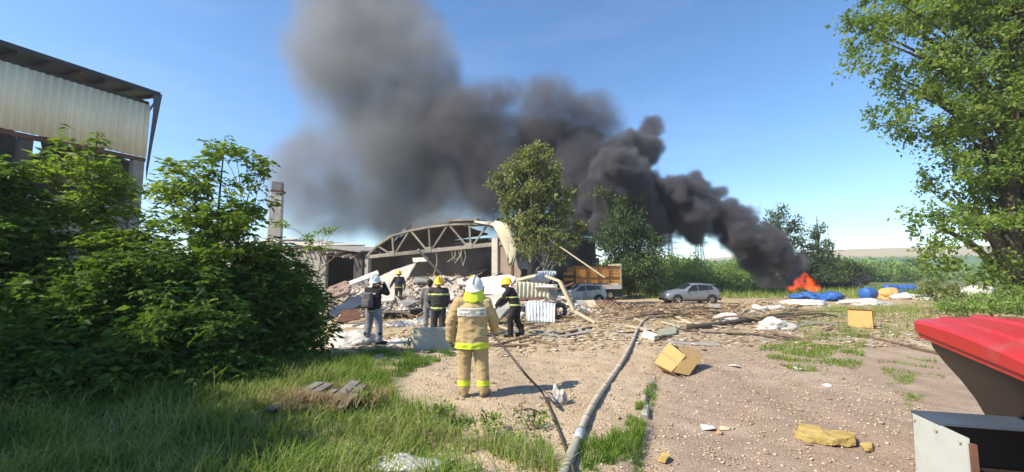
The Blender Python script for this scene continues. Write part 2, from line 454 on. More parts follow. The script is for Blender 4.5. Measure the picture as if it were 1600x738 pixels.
def blades(name, xy, hmin, hmax, w, seed, mat, tone=(0, 1), lean=0.5, zoff=None):
    r = np.random.default_rng(seed); n = len(xy)
    hgt_ = r.uniform(hmin, hmax, n) * (0.55 + 0.9 * vn2(xy, 1.3, seed)); a = r.uniform(0, 2 * np.pi, n)
    ln = r.uniform(0.1, 1.0, n) * lean * hgt_
    z0 = H(xy[:, 0], xy[:, 1]) - 0.01
    if zoff is not None: z0 = z0 + zoff
    dirx, diry = np.cos(a), np.sin(a); sx_, sy_ = -diry, dirx
    ww = w * r.uniform(0.6, 1.4, n)
    V = np.zeros((n, 6, 3)); 
    for k, (t, wf) in enumerate(((0, 1.0), (0.55, 0.8), (1.0, 0.12))):
        cx = xy[:, 0] + dirx * ln * t ** 2; cy = xy[:, 1] + diry * ln * t ** 2; cz = z0 + hgt_ * (t - 0.18 * t * t * (ln / np.maximum(hgt_, 1e-3)))
        V[:, 2 * k] = np.stack([cx - sx_ * ww * wf / 2, cy - sy_ * ww * wf / 2, cz], -1)
        V[:, 2 * k + 1] = np.stack([cx + sx_ * ww * wf / 2, cy + sy_ * ww * wf / 2, cz], -1)
    base = (np.arange(n) * 6)[:, None]
    F = np.concatenate([base + np.array([0, 1, 3, 2]), base + np.array([2, 3, 5, 4])])
    tn = np.clip(tone[0] + (tone[1] - tone[0]) * (0.6 * r.random(n) + 0.4 * vn2(xy, 0.9, seed + 5)), 0, 1)
    return mesh_np(name, V.reshape(-1, 3), F, mat, attr={'tone': np.repeat(tn, 6)})
def vn2(xy, f, seed):
    p = np.zeros((len(xy), 3)); p[:, :2] = xy
    return 0.5 + 0.5 * np.sin(p[:, 0] * f * 2.1 + seed + 2.0 * np.sin(p[:, 1] * f * 1.7 + seed * 0.7)) * np.sin(p[:, 1] * f * 2.6 + 1.3 * np.sin(p[:, 0] * f * 1.9))
LUSH = world_poly([(-250, 820), (-250, 585), (120, 585), (400, 560), (470, 572), (540, 560), (610, 590), (620, 628), (700, 648), (800, 668), (850, 690), (872, 730), (868, 830)])
q = scatter(LUSH, 40000, 1); q = q[(vn2(q, 0.8, 21) * 0.6 + vn2(q, 2.1, 33) * 0.4) > 0.12 + 0.3 * np.clip((q[:, 0] + 1.6) / 1.6, 0, 1)]
o = blades('grass', q, 0.07, 0.27, 0.012, 2, grass_m, (0.1, 1.15), 1.5)
tag(o, 'tall lush green grass at the feet of the shrubs', 'grass', kind='stuff')
q = scatter(LUSH, 3600, 31); q = q[vn2(q, 1.1, 5) > 0.35]
o = blades('grass', q, 0.20, 0.40, 0.010, 32, grass_m, (0.5, 1.2), 1.2)
tag(o, 'long bright grass stalks rising above the lush grass', 'grass', kind='stuff')
MIDG = world_poly([(470, 572), (560, 552), (690, 549), (715, 556), (660, 575), (615, 596), (560, 605)])
q = scatter(MIDG, 9000, 3); q = q[vn2(q, 1.4, 2) * 0.5 + vn2(q, 3.3, 9) * 0.5 > 0.42]
o = blades('grass', q, 0.05, 0.17, 0.012, 4, grass_m, (0.0, 0.6), 0.8)
tag(o, 'short shaded grass beside the bare gravel yard', 'grass', kind='stuff')
KG = world_poly([(905, 790), (910, 690), (950, 690), (985, 650), (1008, 610), (1020, 590), (1034, 592), (1020, 640), (1005, 690), (1003, 790)])
q = scatter(KG, 5200, 5); q = q[vn2(q, 1.6, 3) * 0.5 + vn2(q, 4.1, 13) * 0.5 > 0.47]
o = blades('grass', q, 0.04, 0.13, 0.010, 6, grass_m, (0.2, 0.8), 0.9)
tag(o, 'narrow strip of grass along the old kerb', 'grass', kind='stuff')
RP = [(1185, 545), (1225, 538), (1260, 522), (1300, 512), (1360, 520), (1345, 575), (1290, 582), (1235, 580), (1200, 560)]
q = scatter(world_poly(RP), 9000, 7); q = q[vn2(q, 1.1, 11) > 0.5]
o = blades('grass', q, 0.04, 0.13, 0.015, 8, grass_m, (0.35, 1.0), 0.9)
tag(o, 'patchy grass on the dirt lane near cardboard boxes', 'grass', kind='stuff')
q = scatter(world_poly([(1370, 560), (1460, 560), (1480, 600), (1420, 640), (1385, 600)]), 2500, 8); q = q[vn2(q, 1.5, 4) > 0.5]
o = blades('grass', q, 0.03, 0.09, 0.012, 9, grass_m, (0.3, 1.0), 0.9)
tag(o, 'thin grass in the dirt beside the red-lidded container', 'grass', kind='stuff')
DR = world_poly([(1240, 500), (1290, 480), (1470, 470), (1700, 470), (1700, 500), (1470, 520), (1370, 530), (1260, 530)])
q = scatter(DR, 16000, 10); q = q[vn2(q, 0.5, 2) > 0.33]
o = blades('grass', q, 0.08, 0.28, 0.02, 12, grass_m, (0.55, 1.0), 0.9)
tag(o, 'dry yellowing grass between the blue and white sacks', 'grass', kind='stuff')
DG = world_poly([(470, 522), (900, 490), (1240, 472), (1240, 505), (1050, 512), (880, 528), (800, 540)])
q = scatter(DG, 6000, 14); q = q[vn2(q, 0.6, 8) > 0.58]
o = blades('grass', q, 0.04, 0.16, 0.016, 15, grass_m, (0.5, 1.0), 0.9)
tag(o, 'sparse weeds between broken boards in the yard', 'grass', kind='stuff')
# far meadow clumps
q = np.stack([rng.uniform(12, 60, 9000), 40 + 30 * rng.random(9000) ** 1.4], -1)
o = blades('meadow_grass', q, 0.3, 0.8, 0.06, 16, grass_m, (0.4, 1.0), 0.9)
tag(o, 'rough meadow grass beyond the parked car', 'grass', kind='stuff')

ICO_V = np.array([(0, 0, 1), (0.9, 0, 0.1), (-0.1, 0.95, 0), (-0.9, 0.1, -0.1), (0.1, -0.9, 0.05), (0, 0, -0.8)])
ICO_F = np.array([(0, 1, 2), (0, 2, 3), (0, 3, 4), (0, 4, 1), (5, 2, 1), (5, 3, 2), (5, 4, 3), (5, 1, 4)])
def stones(name, xy, smin, smax, seed, mat, flat=0.6, zf=None):
    r = np.random.default_rng(seed); n = len(xy)
    s = smin + (smax - smin) * r.random(n) ** 3
    a = r.uniform(0, 2 * np.pi, n)
    B = ICO_V[None] * (1 + r.uniform(-0.35, 0.35, (n, 6, 3)))
    B = B * s[:, None, None] * np.stack([r.uniform(0.7, 1.3, n), r.uniform(0.7, 1.3, n), np.full(n, flat)], -1)[:, None]
    ca, sa = np.cos(a)[:, None], np.sin(a)[:, None]
    X = B[..., 0] * ca - B[..., 1] * sa + xy[:, :1]; Y = B[..., 0] * sa + B[..., 1] * ca + xy[:, 1:2]
    z0 = (H(xy[:, 0], xy[:, 1]) if zf is None else zf(xy[:, 0], xy[:, 1]))
    Z = B[..., 2] + (z0 + s * flat * 0.25)[:, None]
    F = (np.arange(n) * 6)[:, None, None] + ICO_F[None]
    tn = np.repeat(r.random(n), 6)
    return mesh_np(name, np.stack([X, Y, Z], -1).reshape(-1, 3), F.reshape(-1, 3), mat, attr={'tone': tn})
stone_m = foliage_mat('gravel_stones', [(0.26, 0.185, 0.125), (0.40, 0.29, 0.20), (0.48, 0.36, 0.25), (0.58, 0.47, 0.36)], 0.0, rough=0.95)
YARD = world_poly([(640, 600), (690, 560), (740, 535), (1000, 525), (1250, 540), (1460, 640), (1440, 820), (900, 820), (880, 700), (700, 650)])
q = scatter(YARD, 22000, 20)
o = stones('gravel', q, 0.004, 0.028, 21, stone_m)
tag(o, 'loose gravel strewn over the yard', 'gravel', kind='stuff')
def flakes(name, xy, smin, smax, seed, mat):
    r = np.random.default_rng(seed); n = len(xy)
    L_ = r.uniform(smin, smax, n); W_ = L_ * r.uniform(0.12, 0.6, n); a = r.uniform(0, 2 * np.pi, n); tl = r.uniform(-0.25, 0.25, (n, 2)) 
    lx = np.stack([-L_, L_, L_ * 0.8, -L_ * 0.9], -1) / 2; ly = np.stack([-W_, -W_ * 0.7, W_, W_ * 0.8], -1) / 2
    X = lx * np.cos(a)[:, None] - ly * np.sin(a)[:, None] + xy[:, :1]; Y = lx * np.sin(a)[:, None] + ly * np.cos(a)[:, None] + xy[:, 1:2]
    Z = H(X, Y) + 0.018 + np.abs(lx * tl[:, :1]) + ly * tl[:, 1:] * 0.5
    top = np.stack([X, Y, Z + 0.006], -1); bot = np.stack([X, Y, Z], -1)
    V = np.concatenate([top, bot], 1)
    F = (np.arange(n) * 8)[:, None, None] + np.array([(0, 1, 2, 3), (7, 6, 5, 4), (0, 4, 5, 1), (1, 5, 6, 2), (2, 6, 7, 3), (3, 7, 4, 0)])[None]
    return mesh_np(name, V.reshape(-1, 3), F.reshape(-1, 4), mat, attr={'tone': np.repeat(r.random(n), 8)})
litter_m = foliage_mat('litter_bits', [(0.22, 0.13, 0.075), (0.40, 0.29, 0.17), (0.54, 0.42, 0.26), (0.70, 0.64, 0.54)], 0.0, rough=0.9)
q = scatter(world_poly([(500, 545), (700, 500), (900, 488), (1500, 478), (1500, 540), (1300, 545), (1000, 540), (800, 560)]), 11000, 24)
o = flakes('litter', q, 0.03, 0.26, 25, litter_m)
tag(o, 'splintered wood chips and scraps covering the yard', 'litter', kind='stuff')
q = scatter(YARD, 260, 26)
o = flakes('litter', q, 0.02, 0.09, 27, litter_m)
tag(o, 'small pale scraps scattered on the gravel', 'litter', kind='stuff')
# ------------------------------------------------------------------ shapes for panels
def plate(name, pts, th, mat, parent=None, jag=0.0, seed=0, bevel=0.0):
    """flat slab: polygon of 3-D points, extruded back along its normal, optional broken edge"""
    r = random.Random(seed)
    pts = [Vector(p) for p in pts]
    if jag > 0:
        q = []
        for a, b_ in zip(pts, pts[1:] + pts[:1]):
            n = max(1, int((b_ - a).length / (jag * 4)))
            for k in range(n):
                p = a.lerp(b_, (k + (r.uniform(-0.3, 0.3) if k else 0)) / n)
                if k: p = p + Vector((r.uniform(-1, 1), r.uniform(-1, 1), r.uniform(-1, 1))) * jag * 0.6
                q.append(p)
        pts = q
    c0 = sum(pts, Vector()) / len(pts)
    nrm = Vector()
    for a, b_ in zip(pts, pts[1:] + pts[:1]): nrm += (a - c0).cross(b_ - c0)
    nrm.normalize()
    # flatten to the plane
    pts = [p - nrm * (p - c0).dot(nrm) for p in pts]
    n = len(pts)
    V = [p + nrm * th / 2 for p in pts] + [p - nrm * th / 2 for p in pts]
    mb = MB(); mb.add(V, [tuple(range(n)), tuple(reversed(range(n, 2 * n)))] + [(i, n + i, n + (i + 1) % n, (i + 1) % n) for i in range(n)])
    return mb.build(name, mat, parent, bevel=bevel)
def sheet(name, c4, waves, amp, mat, parent=None, nu=None, nv=4, crumple=0.0, seed=0, th=0.006, bow=0.0, trap=True):
    """corrugated sheet through four corners (a, b along the waves' run; a->d along the ribs)"""
    a, b_, c_, d = [np.array(p, float) for p in c4]
    per = 6 if trap else 4
    nu = nu or waves * per
    U, Vv = np.meshgrid(np.arange(nu + 1) / nu, np.arange(nv + 1) / nv, indexing='ij')
    Pp = ((1 - U) * (1 - Vv))[..., None] * a + (U * (1 - Vv))[..., None] * b_ + (U * Vv)[..., None] * c_ + ((1 - U) * Vv)[..., None] * d
    nrm = np.cross(b_ - a, d - a); nrm = nrm / np.linalg.norm(nrm)
    ph = (U * waves) % 1.0
    w = (np.clip(np.abs(ph - 0.5) * 6 - 1.0, 0, 1) if trap else 0.5 + 0.5 * np.cos(ph * 2 * np.pi)) if waves else 0 * U
    off = amp * w + bow * np.sin(np.pi * Vv)
    if crumple > 0:
        r = np.random.default_rng(seed); k = r.uniform(1.0, 2.6, 6); f = r.uniform(0, 6.28, 6)
        off = off + crumple * (np.sin(k[0] * 3 * U + f[0] + 2 * Vv) * np.sin(k[1] * 3 * Vv + f[1]) + 0.6 * np.abs(np.sin(k[2] * 5 * (U + 0.6 * Vv) + f[2])) + 0.35 * np.sin(k[3] * 9 * (Vv - 0.4 * U) + f[3]))
    Pf = Pp + off[..., None] * nrm; Pb = Pf - nrm * th
    n_ = (nu + 1) * (nv + 1); ii = np.arange(n_).reshape(nu + 1, nv + 1)
    F = np.stack([ii[:-1, :-1], ii[1:, :-1], ii[1:, 1:], ii[:-1, 1:]], -1).reshape(-1, 4)
    rim = np.concatenate([ii[:, 0], ii[-1, 1:], ii[-2::-1, -1], ii[0, -2:0:-1]])
    R2_ = np.roll(rim, -1)
    Fr = np.stack([rim, rim + n_, R2_ + n_, R2_], -1)
    return mesh_np(name, np.concatenate([Pf.reshape(-1, 3), Pb.reshape(-1, 3)]), np.concatenate([F, F[:, ::-1] + n_, Fr]), mat, parent)

D1 = Vector((0.431, 0.902, 0)); D2 = Vector((0.902, -0.431, 0))
UP = Vector((0, 0, 1))
# ------------------------------------------------------------------ tall hall at the left edge
hall = thing('industrial_hall', 'tall damaged hall with cream corrugated cladding band under a dark eave', 'building', (-21.05, 23, 0))
def hp(s, n, z):            # s along the wall from the far corner towards the camera, n outwards, z up (local)
    return -D1 * s + D2 * n + UP * z
zt, zb = P(232, 165, 23).z, P(228, 247, 23).z
W = 1.12
for k in range(13):
    s0, s1 = k * W, k * W + W + 0.05
    sheet('cladding_sheet', [hp(s1, 0.05 + 0.004 * (k % 2), zb + 0.02 * math.sin(k * 2.2)), hp(s0, 0.05 + 0.004 * (k % 2), zb + 0.02 * math.sin(k * 2.2)), hp(s0, 0.05 + 0.004 * (k % 2), zt), hp(s1, 0.05 + 0.004 * (k % 2), zt)], 4, 0.07, cladding, hall, nv=1)
MB().bar(hp(-0.02, -0.06, zb - 0.12), hp(15, -0.06, zb - 0.12), 0.2, 0.22).build('lintel_beam', rust, hall)
MB().bar(hp(-0.02, -0.2, zt + 0.14), hp(15, -0.2, zt + 0.14), 0.2, 0.2).build('top_beam', dark_metal, hall)
ze = P(250, 152, 23.3).z
# roof slab sloping up to the back, overhanging the wall
o1, o2 = hp(-0.25, 0.50, ze), hp(15.5, 0.55, ze)
rise = 0.12
roof_pts = [o1, o2, o2 - D2 * 9 + UP * rise * 9, o1 - D2 * 9 + UP * rise * 9]
plate('roof', [p + UP * 0.0 for p in roof_pts], 0.10, dark_metal, hall)
MB().bar(o1 + UP * 0.02 + D2 * 0.03, o2 + UP * 0.02 + D2 * 0.03, 0.05, 0.24).build('eave_board', dark_metal, hall)
for k in range(15):
    s = -0.1 + k * 1.05
    MB().bar(hp(s, 0.5, ze - 0.13), hp(s, -6, ze - 0.13 + rise * 6.5), 0.10, 0.16).build('rafter', soot if k % 3 else rust, hall)
# bent flashing hanging from the eave corner down the wall end
fl = [hp(-0.72, 0.50, ze - 0.05), hp(-0.62, 0.1, ze - 0.35), hp(-0.10, 0.02, zb - 1.2), hp(-0.02, 0.02, zb - 1.0), hp(-0.10, 0.06, zt - 0.1), hp(-0.45, 0.45, ze - 0.5)]
plate('end_flashing', [hp(-0.34, 0.52, ze + 0.06), hp(0.05, 0.50, ze - 0.12), hp(-0.05, 0.30, zt - 0.5), hp(-0.05, 0.12, zb - 0.6), hp(-0.12, 0.08, zb - 1.3), hp(-0.20, 0.2, zb + 0.9)], 0.05, blue_metal, hall)
MB().bar(hp(0.0, -0.05, zt - 0.4), hp(-0.2, 0.4, ze - 0.1), 0.06).build('bracket', blue_metal, hall)
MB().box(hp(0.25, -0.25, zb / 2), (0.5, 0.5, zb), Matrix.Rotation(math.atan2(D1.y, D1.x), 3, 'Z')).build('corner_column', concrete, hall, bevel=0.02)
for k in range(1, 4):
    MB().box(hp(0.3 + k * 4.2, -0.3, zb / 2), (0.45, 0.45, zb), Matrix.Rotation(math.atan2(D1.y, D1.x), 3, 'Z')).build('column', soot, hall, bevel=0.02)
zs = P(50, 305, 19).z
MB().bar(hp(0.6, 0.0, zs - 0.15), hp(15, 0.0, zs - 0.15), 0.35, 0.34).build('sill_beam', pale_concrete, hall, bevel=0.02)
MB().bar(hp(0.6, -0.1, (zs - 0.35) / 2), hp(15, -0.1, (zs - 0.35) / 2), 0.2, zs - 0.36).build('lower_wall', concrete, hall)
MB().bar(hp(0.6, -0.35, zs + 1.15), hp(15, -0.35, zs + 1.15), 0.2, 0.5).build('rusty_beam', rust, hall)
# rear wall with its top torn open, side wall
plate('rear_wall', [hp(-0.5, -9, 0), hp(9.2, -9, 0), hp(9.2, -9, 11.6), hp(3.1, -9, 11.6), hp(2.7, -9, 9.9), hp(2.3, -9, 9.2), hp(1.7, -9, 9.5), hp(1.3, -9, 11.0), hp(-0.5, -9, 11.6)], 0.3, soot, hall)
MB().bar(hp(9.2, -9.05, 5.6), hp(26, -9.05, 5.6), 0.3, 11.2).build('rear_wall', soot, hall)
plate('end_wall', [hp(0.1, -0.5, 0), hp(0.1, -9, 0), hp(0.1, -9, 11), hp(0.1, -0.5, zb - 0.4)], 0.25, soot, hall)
rr = random.Random(5)
for k in range(9):          # torn panels hanging inside the opening
    s = 0.9 + k * 1.25 + rr.uniform(-.3, .3); n = -1.2 - rr.random() * 3; w_ = rr.uniform(0.3, 0.55); L_ = rr.uniform(0.9, 2.4)
    if 4.1 < s < 5.6: L_ *= 0.35
    plate('torn_panel', [hp(s, n, zb + 0.9), hp(s + w_, n + .2, zb + 1.0), hp(s + w_ + rr.uniform(-.4, .4), n + .3, zb + 0.9 - L_), hp(s + rr.uniform(-.4, .4), n, zb + 0.9 - L_ * 0.85)], 0.03, rust if k % 2 else soot, hall, jag=0.08, seed=k)

# ------------------------------------------------------------------ low ruined annex between hall and hangar, with its chimney
A2 = Vector((-12.9, 35.9, 0))
annex = thing('ruined_annex', 'low grey annex with sagging roof edge and dark doorway beside hangar', 'building', (-12.9, 35.9, -0.5))
def ap(s, n, z): return -D2 * s + D1 * (-n) + UP * z    # s leftwards, n towards the viewer
zr0, zr1 = P(575, 391, 35.8).z + 0.5, P(470, 381, 39.5).z + 0.5
def zr(s): return zr0 + (zr1 - zr0) * min(1, s / 8.5) + (0.25 if s > 8.5 else 0)
plate('wall', [ap(4.6, 0, 0), ap(26, 0, 0), ap(26, 0, zr(26) - 0.35), ap(8.6, 0, zr(8.6) - 0.45), ap(4.6, 0, zr(4.6) - 0.4)], 0.3, concrete, annex)
plate('wall', [ap(0.1, 0, 0), ap(1.1, 0, 0), ap(1.1, 0, zr(1.1) - 0.4), ap(0.1, 0, zr(0.1) - 0.4)], 0.3, soot, annex)
plate('door_lintel', [ap(1.1, 0.01, zr(1.1) - 0.85), ap(4.6, 0.01, zr(4.6) - 0.85), ap(4.6, 0.01, zr(4.6) - 0.4), ap(1.1, 0.01, zr(1.1) - 0.4)], 0.3, soot, annex)
plate('wall', [ap(0.1, -5, 0), ap(26, -5, 0), ap(26, -5, zr(26)), ap(0.1, -5, zr(0))], 0.3, soot, annex)
plate('roof', [ap(-0.2, 0.7, zr(0) - 0.1), ap(5, 0.7, zr(5) - 0.12), ap(5, -5, zr(5) + 0.25), ap(-0.2, -5, zr(0) + 0.1)], 0.14, concrete, annex, jag=0.12, seed=3)
plate('roof', [ap(5.05, 0.75, zr(5) - 0.05), ap(11, 0.7, zr(11) - 0.05), ap(11, -5, zr(11) + 0.4), ap(5.05, -5, zr(5) + 0.4)], 0.14, pale_concrete, annex, jag=0.12, seed=4)
plate('roof', [ap(11.05, 0.7, zr(11) + 0.1), ap(26, 0.7, zr(26) + 0.25), ap(26, -5, zr(26) + 0.7), ap(11.05, -5, zr(11) + 0.5)], 0.14, pale_concrete, annex, jag=0.15, seed=6)
for k in range(16):
    s = 0.2 + k * 0.62
    MB().bar(ap(s, 0.95 + rr.uniform(-.15, .25), zr(s) - 0.45 - rr.uniform(0, .35)), ap(s + rr.uniform(-.1, .1), -1.2, zr(s) - 0.18), 0.11, 0.17).build('rafter', pale_concrete if k % 3 else rust, annex)
MB().bar(ap(7.6, 0.6, 0.9), ap(3.2, 0.3, zr(3) - 0.7), 0.09).build('leaning_prop', branch_m, annex)
for k in range(10):         # broken slates lying on the roof
    s = 6 + rr.random() * 18; n = rr.uniform(-3, 0.2); z = zr(s) + 0.28
    plate('loose_slate', [ap(s, n, z), ap(s + rr.uniform(.5, 1.3), n, z + rr.uniform(.02, .35)), ap(s + 1, n - .8, z + .4), ap(s - .1, n - .7, z + .25)], 0.05, pale_concrete if k % 2 else concrete, annex, jag=0.1, seed=k)

chim = thing('chimney', 'square concrete chimney stack rising behind the low annex', 'chimney', (P(428, 400, 41).x, 41, 3.0))
cw = 20 * 41 / 640
zc = P(430, 285, 41).z - 3.0
MC = Matrix.Rotation(R(18), 3, 'Z')
mb = MB()
for k in range(1):
    V = []
    for z, w_ in ((0, cw * 0.98), (zc - 1.0, cw * 0.80)):
        V += [MC @ Vector((x * w_ / 2, y * w_ / 2, z)) for x, y in ((-1, -1), (1, -1), (1, 1), (-1, 1))]
    mb.add(V, [(3, 2, 1, 0), (4, 5, 6, 7), (0, 1, 5, 4), (1, 2, 6, 5), (2, 3, 7, 6), (3, 0, 4, 7)])
mb.build('shaft', pale_concrete, chim, bevel=0.03)
MB().box((0, 0, zc - 0.5), (cw * 0.74, cw * 0.74, 1.02), MC).build('cap', concrete, chim, bevel=0.04)
MB().box((0.1, 0, zc - 1.0), (cw * 0.92, cw * 0.88, 0.16), MC).build('collar', rust, chim)
mb = MB()
for k in range(3): mb.box((cw * 0.5, -cw * 0.2, zc - 3 - k * 1.6), (0.06, 0.35, 0.06), MC)
mb.build('rungs', dark_metal, chim)

# ------------------------------------------------------------------ ruined hangar with open concrete truss
HA, HB = Vector((-12.7, 35.8, 0)), Vector((-0.5, 30.0, 0))
hang = thing('ruined_hangar', 'collapsed hangar with exposed arched concrete roof truss open to smoke', 'building', (-12.7, 35.8, -0.5))
def hx(px):
    k = (px - 800) / 640 / 1.0
    return (12.7 + 35.8 * k) / (12.2 + 5.8 * k)
def hq(px, py, back=0.0):   # point on the truss plane seen at (px,py), optionally set back into the hall (local coords)
    t = hx(px); Y = 35.8 - 5.8 * t
    p = P(px, py, Y) + D1 * back
    return p - Vector((-12.7, 35.8, -0.5))
def chain(name, pts, w, h, mat, back=0.0):
    for (a, b_) in zip(pts[:-1], pts[1:]):
        MB().bar(hq(*a, back), hq(*b_, back), w, h).build(name, mat, hang, bevel=0.015)
chain('bottom_chord', [(572, 402), (612, 398), (671, 392.5), (734, 386), (786, 380.5)], 0.24, 0.30, truss_m)
chain('top_chord', [(576, 398), (588, 386), (612, 369), (641, 361), (671, 355), (701, 351.5), (734, 349.5), (762, 352), (786, 361)], 0.22, 0.17, truss_m)
for px, y0, y1 in ((614, 399, 370), (671, 393, 356), (734.5, 387, 351)):
    MB().bar(hq(px + 1, y0), hq(px - 1, y1), 0.12, 0.15).build('vertical', truss_m, hang, bevel=0.01)
for a, b_ in (((610, 397), (591, 385)), ((618, 396), (638, 363)), ((667, 391), (643, 362)), ((675, 390), (699, 353)), ((730, 385), (703, 353)), ((739, 384), (760, 354))):
    MB().bar(hq(*a), hq(*b_), 0.11, 0.14).build('diagonal', truss_m, hang, bevel=0.01)
for px, y in ((614, 397), (671, 391), (734, 385)):
    MB().box(hq(px, y, -0.02), (0.62, 0.28, 0.46), Matrix.Rotation(math.atan2(D2.y, D2.x), 3, 'Z')).build('node_block', truss_m, hang, bevel=0.04)
# second truss, deeper and sootier
B2 = 6.0
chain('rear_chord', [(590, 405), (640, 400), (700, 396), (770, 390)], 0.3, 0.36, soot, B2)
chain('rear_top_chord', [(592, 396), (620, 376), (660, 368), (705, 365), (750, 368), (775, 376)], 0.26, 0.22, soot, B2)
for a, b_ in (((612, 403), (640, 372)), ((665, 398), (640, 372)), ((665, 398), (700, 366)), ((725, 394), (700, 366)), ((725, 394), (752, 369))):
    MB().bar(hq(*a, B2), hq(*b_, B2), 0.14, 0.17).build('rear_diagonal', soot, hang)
# columns and end wall
def hl(t, back, z): return (HB - HA) * t + D1 * back + UP * z
def column(px0, ptop, w, mat, name='column'):
    t = hx(px0); b0 = hl(t, 0, 0); tp = hq(px0, ptop)
    MB().bar(b0, Vector((b0.x, b0.y, tp.z)), w, w * 0.9, up=D1).build(name, mat, hang, bevel=0.02)
column(575.5, 398, 0.42, concrete); column(775, 372, 0.50, pale_concrete)
zw = hq(786, 372).z
plate('end_wall', [hl(0.955, 0.1, 0), hl(1.09, 0.1, 0), hl(1.09, 0.1, zw - 0.5), hl(1.03, 0.1, zw), hl(0.955, 0.1, zw + 0.1)], 0.25, pmat('tan_plaster', (0.36, 0.27, 0.20), (0.28, 0.21, 0.16), 1.5, 0.95, bump=0.3, dirt=(0.12, 0.1, 0.09), dirt_amt=0.3), hang, jag=0.1, seed=2)
MB().bar(hl(1.045, 0.0, 0), hl(1.045, 0.0, zw - 0.6), 0.16, 0.16, up=D1).build('drain_pipe', rust, hang)
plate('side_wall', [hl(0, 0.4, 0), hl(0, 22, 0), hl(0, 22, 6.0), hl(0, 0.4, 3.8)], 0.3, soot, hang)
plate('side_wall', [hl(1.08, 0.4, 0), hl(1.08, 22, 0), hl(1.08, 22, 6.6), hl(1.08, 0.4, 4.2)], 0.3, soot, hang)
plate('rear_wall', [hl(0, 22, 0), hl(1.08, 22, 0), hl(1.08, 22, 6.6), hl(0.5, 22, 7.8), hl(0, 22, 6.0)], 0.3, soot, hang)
# roof slabs that still hang on the arch
def roof_slab(p0, p1, b0, b1, mat, dz=0.2, dz2=0.2, seed=0):
    a, b_ = hq(*p0) + UP * dz, hq(*p1) + UP * dz
    a2, b2 = hq(*p0) + D1 * b1 + UP * dz2, hq(*p1) + D1 * b1 + UP * dz2
    plate('roof_slab', [a + D1 * b0, b_ + D1 * b0, b2, a2], 0.16, mat, hang, jag=0.14, seed=seed)
roof_slab((700, 350), (748, 348), -0.3, 3.0, truss_m, 0.22, 0.2, 1)
roof_slab((746, 350), (770, 353), -0.5, 3.5, pale_concrete, 0.1, 0.4, 2)
roof_slab((768, 353), (788, 362), -0.6, 4.0, truss_m, 0.15, 0.3, 3)
roof_slab((641, 361), (700, 351), 0.6, 6.5, soot, 0.22, -0.2, 4)
roof_slab((600, 372), (641, 361), 0.8, 7, soot, 0.2, -0.4, 5)
roof_slab((577, 395), (600, 374), 0.5, 7, soot, 0.25, -0.2, 6)
roof_slab((600, 376), (760, 352), 7.5, 20, soot, 0.0, -1.2, 7)
for k in range(12):          # torn roofing along the left haunch
    px = 574 + k * 5.2; py = 398 - k * 3.4 + rr.uniform(-3, 1)
    a = hq(px, py, rr.uniform(0, 1.5))
    plate('torn_roofing', [a, a + D2 * rr.uniform(.4, .9) + UP * rr.uniform(-.1, .3), a + D2 * .5 + UP * rr.uniform(.3, .55), a + UP * rr.uniform(.2, .5) + D1 * .2], 0.04, char_m if k % 2 else blue_metal, hang, jag=0.08, seed=k)
for k in range(7):          # bent bars hanging under the chord
    px = 706 + k * 3.2; a = hq(px, 389 + k * 0.2); pts = [a, a + Vector((rr.uniform(-.2, .2), 0, -.5)), a + Vector((rr.uniform(-.5, .5), .1, -0.8 - rr.uniform(0, .5)))]
    MB().tube(catmull(pts, 3), 0.03, 5).build('bent_rod', steel_sheet, hang)
plate('hanging_slab', [hq(645, 403), hq(668, 402), hq(667, 409), hq(646, 410)], 0.12, white_panel, hang, jag=0.06)
MB().tube(catmull([hq(681, 394), hq(683, 405), hq(681, 420), hq(676, 432)], 4), 0.035, 5).build('hanging_cable', steel_sheet, hang)

# cream roofing sheet peeled off the hangar corner
t = thing('torn_roofing_sheet', 'large cream roofing sheet drooping from the broken hangar corner', 'roofing sheet', (0, 0, 0))
rows = [((766, 352), (783, 341), 29.6), ((771, 356), (793, 350), 29.4), ((776, 362), (799, 362), 29.2), ((783, 376), (803, 372), 29.1), ((789, 392), (808, 388), 29.0), ((793, 406), (806, 402), 28.9), ((795, 415), (801, 416), 28.9)]
V = []; F = []
nu_ = 6
for j, (a, b_, Y) in enumerate(rows):
    pa, pb = P(*a, Y), P(*b_, Y - 0.1)
    for i in range(nu_ + 1):
        u = i / nu_
        V.append(pa.lerp(pb, u) + Vector((0, -0.10 * math.sin(u * math.pi) + 0.15 * math.sin(j * 2.1 + i * 2.6), 0.13 * math.sin(i * 2.7 + j * 1.9) + (0.25 * math.sin(i * 4.1) if j == len(rows) - 1 else 0))))
for j in range(len(rows) - 1):
    for i in range(nu_):
        k = j * (nu_ + 1) + i; F.append((k, k + 1, k + nu_ + 2, k + nu_ + 1))
mb = MB(); mb.add(V, F); o = mb.build('sheet', cream_sheet, t, smooth=True)
md = o.modifiers.new('thickness', 'SOLIDIFY'); md.thickness = 0.05
